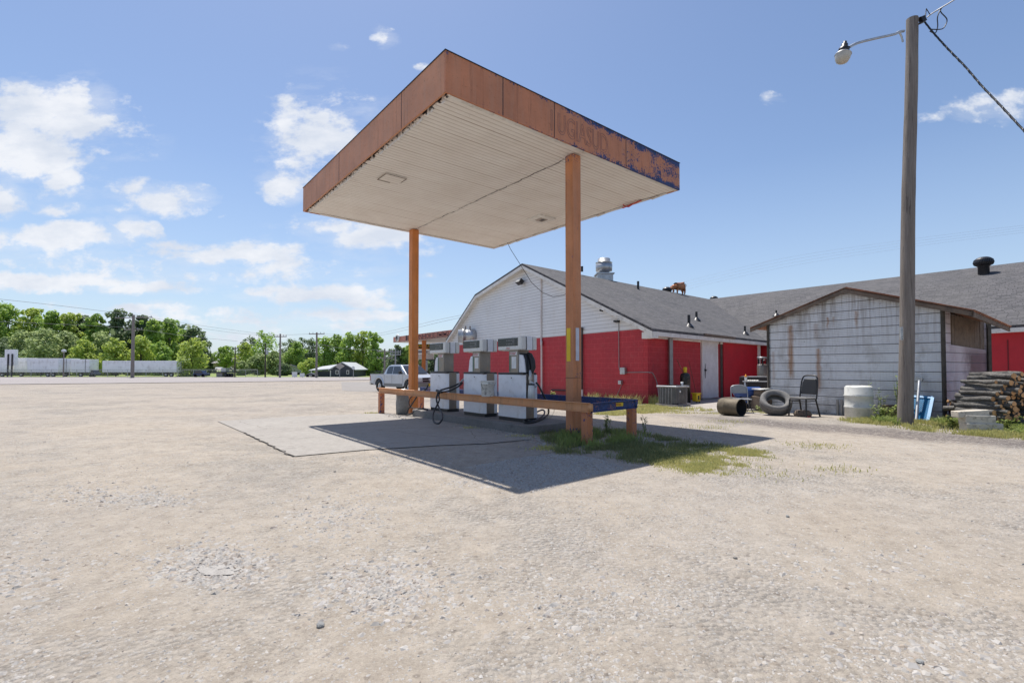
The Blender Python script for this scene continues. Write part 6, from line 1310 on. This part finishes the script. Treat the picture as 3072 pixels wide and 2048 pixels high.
TM = [(676, 1034, 32, 150, 'leaf', 'lone tree with bare trunk in front of the tan house', .35), (630, 1060, 24, 170, 'leaf_dark', 'small dark tree left of the lone tree', .1), (790, 990, 46, 150, 'leaf', 'tallest leafy tree between the two short poles', .05), (752, 1003, 34, 160, 'leaf_dark', 'dark tree behind the tallest leafy tree', .05), (735, 1022, 30, 145, 'leaf_yellow', 'pale green tree left of the transformer pole', .05), (728, 1082, 20, 125, 'leaf_pale', 'small white-flowering bush tree by the fence', .05),
 (775, 1060, 32, 128, 'leaf_pale', 'pale low tree beside the transformer pole', .12), (820, 1050, 30, 130, 'leaf_pale', 'pale drooping tree left of the single-arm pole', .08), (862, 1053, 26, 140, 'leaf_pale', 'pale tree right of the single-arm pole', .05), (888, 1026, 32, 138, 'leaf', 'round green tree above the pale grey house', .05), (870, 1009, 34, 180, 'leaf_dark', 'dark pine beyond the pale grey house', .1), (905, 1008, 34, 182, 'leaf_dark', 'dark pine left of the thin-armed pole', .1), (935, 1010, 30, 184, 'leaf_dark', 'dark pine behind the thin-armed pole', .1),
 (927, 1075, 28, 118, 'leaf_yellow', 'low bright tree by the thin-armed pole', .02), (972, 1006, 34, 124, 'leaf', 'tall green tree right of the thin-armed pole', .02), (1012, 1002, 34, 126, 'leaf', 'tall green tree behind the dark gabled house', .02), (1050, 988, 36, 122, 'leaf', 'tall pointed tree above the dark house roof', .02), (1088, 984, 34, 122, 'leaf_yellow', 'tallest bright tree right of the dark house', .02), (1118, 990, 32, 120, 'leaf', 'tall bright tree nearest the pickup truck', .02), (1128, 1052, 26, 118, 'leaf', 'low green tree behind the pickup bed', .02),
 (1190, 1032, 32, 105, 'leaf_dark', 'green tree beneath the round canopy logo', .02), (1222, 1034, 30, 105, 'leaf', 'green tree partly behind the far canopy column', .02), (1165, 1078, 20, 110, 'leaf_dark', 'dark bush beyond the pickup cab', .02), (1262, 1074, 36, 100, 'leaf_dark', 'dark bush below the beige canopy beam', .02), (1310, 1060, 36, 100, 'leaf_dark', 'dark tree seen past the leftmost fuel pump', .02), (845, 1090, 24, 120, 'leaf_dark', 'dark round shrub in front of the pale grey house', .05), (1075, 1070, 40, 130, 'leaf', 'undergrowth tree between the tall bright trees', .0)]
for i, (x, y, w, Y, l, lab, lo) in enumerate(TM): tree(x, y, w*1.2, Y, l, lab, n=2200, ls=.62, low=lo, seed=70+i, spiky=.6 if l == 'leaf' else 0)
# wood filling the gaps behind everything: one continuous far mass
def leafmass(name, boxes, n, ls, mat, lab, seed=1):
    rs = np.random.RandomState(seed); V = []
    for (x0, x1, y0, y1, h0, h1, zb, m_) in boxes:
        X = rs.uniform(x0, x1, m_); Y_ = rs.uniform(y0, y1, m_); Hh = h0 + (h1-h0)*(.5 + .5*np.sin(X*.35 + seed)*np.cos(X*.13)); Z = zb + rs.rand(m_)**.8*Hh; P_ = np.stack([X, Y_, Z], 1)
        nr = rs.normal(size=(m_, 3)) + np.array([0, -.5, .6]); nr /= np.linalg.norm(nr, axis=1)[:, None]; a1 = np.cross(nr, rs.normal(size=(m_, 3))); a1 /= np.linalg.norm(a1, axis=1)[:, None]; a2 = np.cross(nr, a1); s = ls*(.6 + .7*rs.rand(m_))[:, None]
        V.append(np.stack([P_ - a1*s*.5, P_ - a2*s*.35, P_ + a1*s*.5, P_ + a2*s*.35], 1).reshape(-1, 3))
    V = np.concatenate(V); me = bpy.data.meshes.new(name); me.from_pydata(V.tolist(), [], [(4*i, 4*i+1, 4*i+2, 4*i+3) for i in range(len(V)//4)]); me.materials.append(M[mat]); o = bpy.data.objects.new(name, me); COL.objects.link(o); stuff(o, lab, 'woodland')
leafmass('far_wood', [(-200, -103, 150, 158, 13, 17, -.9, 9000), (-124, -75, 205, 214, 7, 9, -.9, 2400), (-75, -30, 196, 200, 6, 9, -.9, 2200), (-60, 10, 150, 156, 4, 7, -.9, 2600)], 0, 1.5, 'leaf_dark', 'dark undergrowth and woodland filling the gaps behind the far trees')

# ================================================================== grass, weeds, stones
def inpoly(P_, poly):
    x, y = P_[:, 0], P_[:, 1]; c = np.zeros(len(P_), bool); n = len(poly)
    for i in range(n):
        x1, y1 = poly[i]; x2, y2 = poly[(i+1) % n]; k = ((y1 > y) != (y2 > y)) & (x < (x2-x1)*(y-y1)/((y2-y1) + 1e-12) + x1); c ^= k
    return c
def Tn(y): return np.interp(y, [k[0] for k in KN], [k[1] for k in KN])
def patchpts(polypx, n, rs, clump=0.0, edge=.0):
    poly = [tuple(GT(*p)[:2]) for p in polypx]; xs_ = [p[0] for p in poly]; ys_ = [p[1] for p in poly]; out = []
    while sum(len(o) for o in out) < n:
        q = np.stack([rs.uniform(min(xs_)-edge, max(xs_)+edge, n*2), rs.uniform(min(ys_)-edge, max(ys_)+edge, n*2)], 1); j = q + rs.normal(size=q.shape)*edge; q = q[inpoly(j, poly)]
        if clump:
            v = np.array([2.2*mnoise.noise(Vector((a*1.5, b*1.5, 1.5))) + 1.6*mnoise.noise(Vector((a*5.5, b*5.5, 7.5))) for a, b in q]); q = q[rs.rand(len(q)) < np.clip(.42 + clump*v*1.6, .03, 1)]
        out.append(q)
    return np.concatenate(out)[:n]
def blades(name, P_, h, w, mat, lab, rs, var=.6, cat='grass', bend=.45, blob=None):
    n = len(P_); z = Tn(P_[:, 1]) + .0; hh = h*(1-var + 2*var*rs.rand(n)**1.5); a = rs.uniform(0, 6.28, n); wd = w*(.6 + .8*rs.rand(n)); dx_, dy_ = np.cos(a)*wd/2, np.sin(a)*wd/2; b = rs.uniform(0, 6.28, n); bl = hh*bend*(.3+rs.rand(n)); bx_, by_ = np.cos(b)*bl, np.sin(b)*bl
    base = np.stack([P_[:, 0], P_[:, 1], z], 1); V = np.stack([base + np.stack([-dx_, -dy_, 0*z], 1), base + np.stack([dx_, dy_, 0*z], 1), base + np.stack([dx_*.7+bx_*.35, dy_*.7+by_*.35, hh*.6], 1), base + np.stack([bx_, by_, hh], 1), base + np.stack([-dx_*.7+bx_*.35, -dy_*.7+by_*.35, hh*.6], 1)], 1).reshape(-1, 3)
    me = bpy.data.meshes.new(name); me.from_pydata(V.tolist(), [], [(5*i, 5*i+1, 5*i+2, 5*i+3, 5*i+4) for i in range(n)]); me.materials.append(M[mat]); o = bpy.data.objects.new(name, me); COL.objects.link(o); return stuff(o, lab, cat)
rs = np.random.RandomState(5)
G1 = [(1625, 1300), (1700, 1293), (1790, 1288), (1900, 1296), (1985, 1312), (2060, 1325), (2180, 1342), (2150, 1362), (2060, 1378), (1990, 1392), (1900, 1388), (1830, 1368), (1740, 1360), (1655, 1358)]
blades('grass', patchpts(G1, 17000, rs, .6, .08), .055, .009, 'grass', 'thick green grass round the near foot of the guard rail', rs)
G1b = [(1690, 1296), (1800, 1300), (1920, 1302), (1960, 1320), (1860, 1335), (1760, 1350), (1660, 1348)]
blades('tall_grass', patchpts(G1b, 3000, rs, .6, .05), .115, .011, 'weed', 'taller weeds growing against the near rail posts', rs)
G1c = [(1990, 1345), (2150, 1345), (2270, 1352), (2310, 1375), (2250, 1400), (2170, 1422), (2090, 1418), (2000, 1398), (1960, 1385)]
blades('dry_grass', patchpts(G1c, 17000, rs, .4, .12), .030, .009, 'drygrass', 'sunlit yellowing grass fringe right of the canopy shadow', rs)
fpn_ = patchpts(G1, 260, rs, .3, .0); fl3 = MB()
for q in fpn_:
    z = T(q[1]) + .09 + .04*random.random(); s = .007; fl3.add([(q[0]-s, q[1]-s, z), (q[0]+s, q[1]-s, z+.004), (q[0]+s, q[1]+s, z), (q[0]-s, q[1]+s, z-.003)], [(0, 1, 2, 3)])
stuff(fl3.build('clover_flowers', M['paper']), 'tiny white flowers dotted through the grass by the rail', 'flowers')
blades('grass_strip', patchpts([(1780, 1243), (1870, 1226), (1940, 1216), (1990, 1220), (2110, 1224), (2140, 1232), (2000, 1236), (1850, 1247)], 9000, rs, .35, .05), .06, .014, 'drygrass', 'bright short grass along the corner of the red building', rs)
blades('wall_weeds', np.concatenate([patchpts([(1755, 1208), (1925, 1214), (1925, 1205), (1770, 1199)], 900, rs, .5), patchpts([(1945, 1212), (1975, 1216), (1975, 1210), (1945, 1208)], 400, rs)]), .26, .014, 'drygrass', 'tall dry weeds against the red gable wall', rs)
G4 = [(2525, 1258), (2620, 1260), (2700, 1266), (2840, 1268), (2960, 1275), (3090, 1280), (3110, 1324), (2980, 1312), (2820, 1298), (2700, 1285), (2620, 1272), (2530, 1266)]
blades('verge_grass', patchpts(G4, 17000, rs, .30, .06), .07, .013, 'drygrass', 'yellow-green grass strip along the front of the shed', rs)
blades('verge_weeds', np.concatenate([patchpts([(2625, 1262), (2700, 1266), (2700, 1276), (2625, 1270)], 900, rs), patchpts([(2790, 1268), (2900, 1276), (2940, 1296), (2860, 1290)], 700, rs, .5), patchpts([(2990, 1285), (3090, 1290), (3090, 1312), (3000, 1300)], 1100, rs, .5)]), .12, .026, 'weed', 'leafy weeds standing in the grass strip by the firewood', rs, bend=.9)
tufts = [(1122, 1240, .25, .10, 350), (2265, 1236, .25, .08, 300), (2305, 1240, .25, .09, 300), (2150, 1240, .5, .035, 300), (2040, 1239, .6, .035, 400), (2190, 1265, .5, .03, 160), (2130, 1282, .6, .03, 160), (2450, 1338, .5, .03, 220), (2520, 1410, .35, .03, 90), (1410, 1285, .18, .07, 200), (1560, 1310, .25, .05, 200), (1275, 1180, .12, .1, 60), (2330, 1425, .4, .025, 90), (1655, 1345, .3, .07, 500)]
tp_ = []; 
for (x, y, r, h, n) in tufts: c = GT(x, y); tp_.append(np.stack([c.x + rs.normal(size=n)*r*.5, c.y + rs.normal(size=n)*r*.35], 1))
blades('grass_tufts', np.concatenate(tp_), .035, .010, 'drygrass', 'scattered small grass tufts on the gravel', rs)
def weedplant(px, py, h, n, mat, lab, spread=.2, ls=.07, Yo=0, up=1.0):
    c = GT(px, py); c.y += Yo; rr = np.random.RandomState(int(px)); o = thing('weed_plant', lab, 'plant', tuple(c)); sm_ = MB(); lf_ = MB()
    for k in range(max(3, n//22)):
        a = rr.uniform(0, 6.28); l = h*rr.uniform(.55, 1); tip = Vector((math.cos(a)*spread*rr.rand(), math.sin(a)*spread*rr.rand()*.6, l)); mid = tip*.5 + Vector((rr.normal()*.03, rr.normal()*.03, .02)); sm_.tube([(0, 0, 0), mid, tip], [.006, .005, .002], 4, False)
        for j in range(22):
            f_ = rr.uniform(.15, 1); p = (mid*f_*2 if f_ < .5 else mid.lerp(tip, f_*2-1)); b = rr.uniform(0, 6.28); d = Vector((math.cos(b), math.sin(b), rr.uniform(-.2, .6)))*ls*rr.uniform(.5, 1.2); s = d.cross(Vector((0, 0, 1))).normalized()*ls*.28
            lf_.add([p, p + d*.5 + s, p + d, p + d*.5 - s], [(0, 1, 2, 3)])
    sm_.build('stems', M['weed'], o); lf_.build('leaves', M[mat], o)
weedplant(1655, 1196, .38, 260, 'weed', 'bright yellow-green bush against the red wall behind the pumps', .22, .09)
weedplant(2655, 1264, .38, 400, 'weed', 'leafy green plant between the white barrel and the pole', .35, .08); weedplant(2640, 1258, .95, 90, 'weed', 'tall thin weed right of the white barrel', .08, .05, .3); weedplant(2740, 1266, 1.15, 420, 'weed', 'leafy vine climbing just right of the wooden pole', .16, .07, .35)
weedplant(2672, 1262, .75, 120, 'weed', 'drooping vine left of the wooden pole', .22, .07, .3); weedplant(2862, 1287, .30, 260, 'weed', 'broad leafy weed in front of the squared timbers', .28, .07); weedplant(3030, 1292, .30, 260, 'weed', 'leafy weed at the foot of the firewood pile', .3, .07)
weedplant(1822, 1300, .42, 120, 'weed', 'upright leafy weed between the rail posts', .10, .07); weedplant(1935, 1302, .50, 60, 'grass', 'thin dark weed right of the right rail post', .12, .06); weedplant(1648, 1262, .38, 60, 'grass', 'wispy seeding weed on the island end', .22, .03, .0); weedplant(2284, 1236, .22, 140, 'weed', 'small green weed between drum and tyre', .2, .06)
# loose stones
M['stone'] = newmat('loose_stones')[0]; t = NT(M['stone'].node_tree); t.p = [n for n in t.n if n.type == 'BSDF_PRINCIPLED'][0]
rnd = t.node('NewGeometry').outputs['Random Per Island']; t.put(t.p.inputs['Base Color'], t.ramp(rnd, [(0, (.31, .29, .27)), (.25, (.37, .35, .325)), (.5, (.35, .325, .29)), (.72, (.41, .39, .365)), (.88, (.34, .285, .23)), (.95, (.24, .21, .19)), (1, (.44, .42, .40))])); t.p.inputs['Roughness'].default_value = .9
def stones(name, XY, r, lab, rs, flat=.45, zoff=0):
    n = len(XY); base = np.array([(1,0,0),(.45,.85,0),(-.5,.8,0),(-1,.05,0),(-.45,-.85,0),(.5,-.8,0),(.3,.1,1),(-.35,-.05,.9)], float); fc_ = [(0,1,6),(1,2,6),(2,7,6),(2,3,7),(3,4,7),(4,5,6),(4,6,7),(5,0,6)]
    V = base[None] + rs.normal(size=(n, 8, 3))*.16; a = rs.uniform(0, 6.28, n); c_, s_ = np.cos(a)[:, None], np.sin(a)[:, None]; sc1 = (r*(.5 + rs.rand(n)**2*1.3))[:, None] if np.isscalar(r) else (r*(.6+.7*rs.rand(n)))[:, None]
    asp = (.6 + .4*rs.rand(n))[:, None]; X = V[..., 0]*sc1; Y_ = V[..., 1]*sc1*asp; Z = V[..., 2]*sc1*flat*(.5+rs.rand(n))[:, None]
    Xr = X*c_ - Y_*s_ + XY[:, 0][:, None]; Yr = X*s_ + Y_*c_ + XY[:, 1][:, None]; Zr = Z + (Tn(XY[:, 1]) + zoff)[:, None] - sc1*.08; V = np.stack([Xr, Yr, Zr], -1).reshape(-1, 3)
    F_ = (np.array(fc_)[None] + 8*np.arange(n)[:, None, None]).reshape(-1, 3); me = bpy.data.meshes.new(name); me.from_pydata(V.tolist(), [], F_.tolist()); me.materials.append(M['stone']); o = bpy.data.objects.new(name, me); COL.objects.link(o); return stuff(o, lab, 'gravel')
def ground_rand(n, y0, y1, rs, pw=1.0):
    y = y0 + (y1-y0)*rs.rand(n)**pw; x = rs.uniform(-1.1, 1.1, n)*y; return np.stack([x, y], 1)
def patchy(Q, rs, lo=.08):
    v = np.array([mnoise.noise(Vector((q[0]*.55, q[1]*.55, 3.0))) + .6*mnoise.noise(Vector((q[0]*1.7, q[1]*1.7, 9.0))) for q in Q]); return Q[rs.rand(len(Q)) < np.clip(.30 + v*1.6, lo, 1)]
stones('gravel_fines', patchy(ground_rand(120000, 1.8, 8.5, rs, 1.15), rs, .30), .0070, 'fine crushed gravel spread over the near lot', rs, .36)
stones('gravel_coarse', patchy(ground_rand(26000, 1.8, 15, rs, 1.1), rs, .12), .0115, 'coarser loose gravel scattered over the lot', rs, .36)
cl_ = []
for (x, y, sx_, sy_, n) in ((640, 1690, 95, 34, 1500), (690, 1705, 60, 25, 500), (1160, 1760, 110, 50, 1500), (330, 1485, 110, 18, 800), (490, 1500, 60, 12, 200), (1000, 1540, 110, 40, 600), (1180, 1380, 90, 10, 300), (1430, 1450, 60, 12, 260), (60, 1720, 90, 60, 300), (2500, 1700, 200, 40, 300), (2700, 1950, 180, 60, 250), (1700, 1800, 160, 50, 260)):
    qx = x + rs.normal(size=n)*sx_; qy = np.maximum(y + rs.normal(size=n)*sy_, 1300)
    if (x, y) == (640, 1690):
        k = ((qx-655)/70)**2 + ((qy-1712)/22)**2 > .55; qx, qy = qx[k], qy[k]
    cl_.append(np.array([tuple(GT(a, b)[:2]) for a, b in zip(qx, qy)]))
stones('gravel_clusters', np.concatenate(cl_), .0165, 'patches of larger pale stones round potholes in the lot', rs, .38)
M['mud'] = m_concrete('dried_mud', (.35, .33, .305), (.38, .36, .335), .1, False, .006)
for cx_, cy_, rx_, ry_ in ((655, 1712, 60, 16),):
    sheet('mud_patch', [tuple(GT(cx_ + rx_*math.cos(a)*(1 + .3*mnoise.noise(Vector((math.cos(a)*2, math.sin(a)*2, cx_)))), cy_ + ry_*math.sin(a)*(1 + .3*mnoise.noise(Vector((math.cos(a)*2, math.sin(a)*2, cx_+5)))))[:2]) for a in [-2*math.pi*k/22 for k in range(22)]], M['mud'], .006)
stones('curb_pebbles', np.concatenate([patchpts([(1330, 1282), (1440, 1292), (1560, 1318), (1640, 1345), (1680, 1342), (1600, 1310), (1480, 1284), (1360, 1272)], 420, rs), patchpts([(1150, 1243), (1222, 1250), (1222, 1262), (1160, 1250)], 260, rs)]), .016, 'white pebbles gathered along the foot of the pump island', rs, .6, .012)
q5 = patchpts([(1400, 1400), (1560, 1372), (1650, 1362), (1760, 1368), (1880, 1400), (1760, 1430), (1600, 1478), (1480, 1440)], 9000, rs)
stones('shaded_gravel', q5, .013, 'coarse grey gravel filling the tip of the canopy shadow', rs, .5)
# gravel in the canopy's shade, coarser than the slab beside it
for i, (x, y, r) in enumerate(((960, 1878, .02), (1005, 1415, .016), (2362, 1550, .016), (2205, 1674, .013), (2760, 1986, .015))):
    c = GT(x, y); bs0 = bmesh.new(); bmesh.ops.create_icosphere(bs0, subdivisions=2, radius=r)
    for v in bs0.verts: v.co *= 1 + .35*mnoise.noise(v.co*40 + Vector((i, 0, 0))); v.co.z *= .65
    me = bpy.data.meshes.new('rock'); bs0.to_mesh(me); bs0.free(); me.materials.append(M['island'] if i % 2 else M['concrete_can']); o = bpy.data.objects.new('rock', me); COL.objects.link(o); o.location = (c.x, c.y, c.z + r*.4)
    tag(o, ['dark angular rock in the middle of the near foreground', 'small dark rock left of the slab corner', 'small rock right of the grass fringe', 'tiny rock in the right foreground', 'brown flat rock near the lower right corner'][i], 'rock')
sheet('building_pad', [tuple(GT(x, y)[:2]) for x, y in ((1985, 1222), (2330, 1245), (2330, 1205), (2150, 1192), (2080, 1195))], M['pad'], .006)
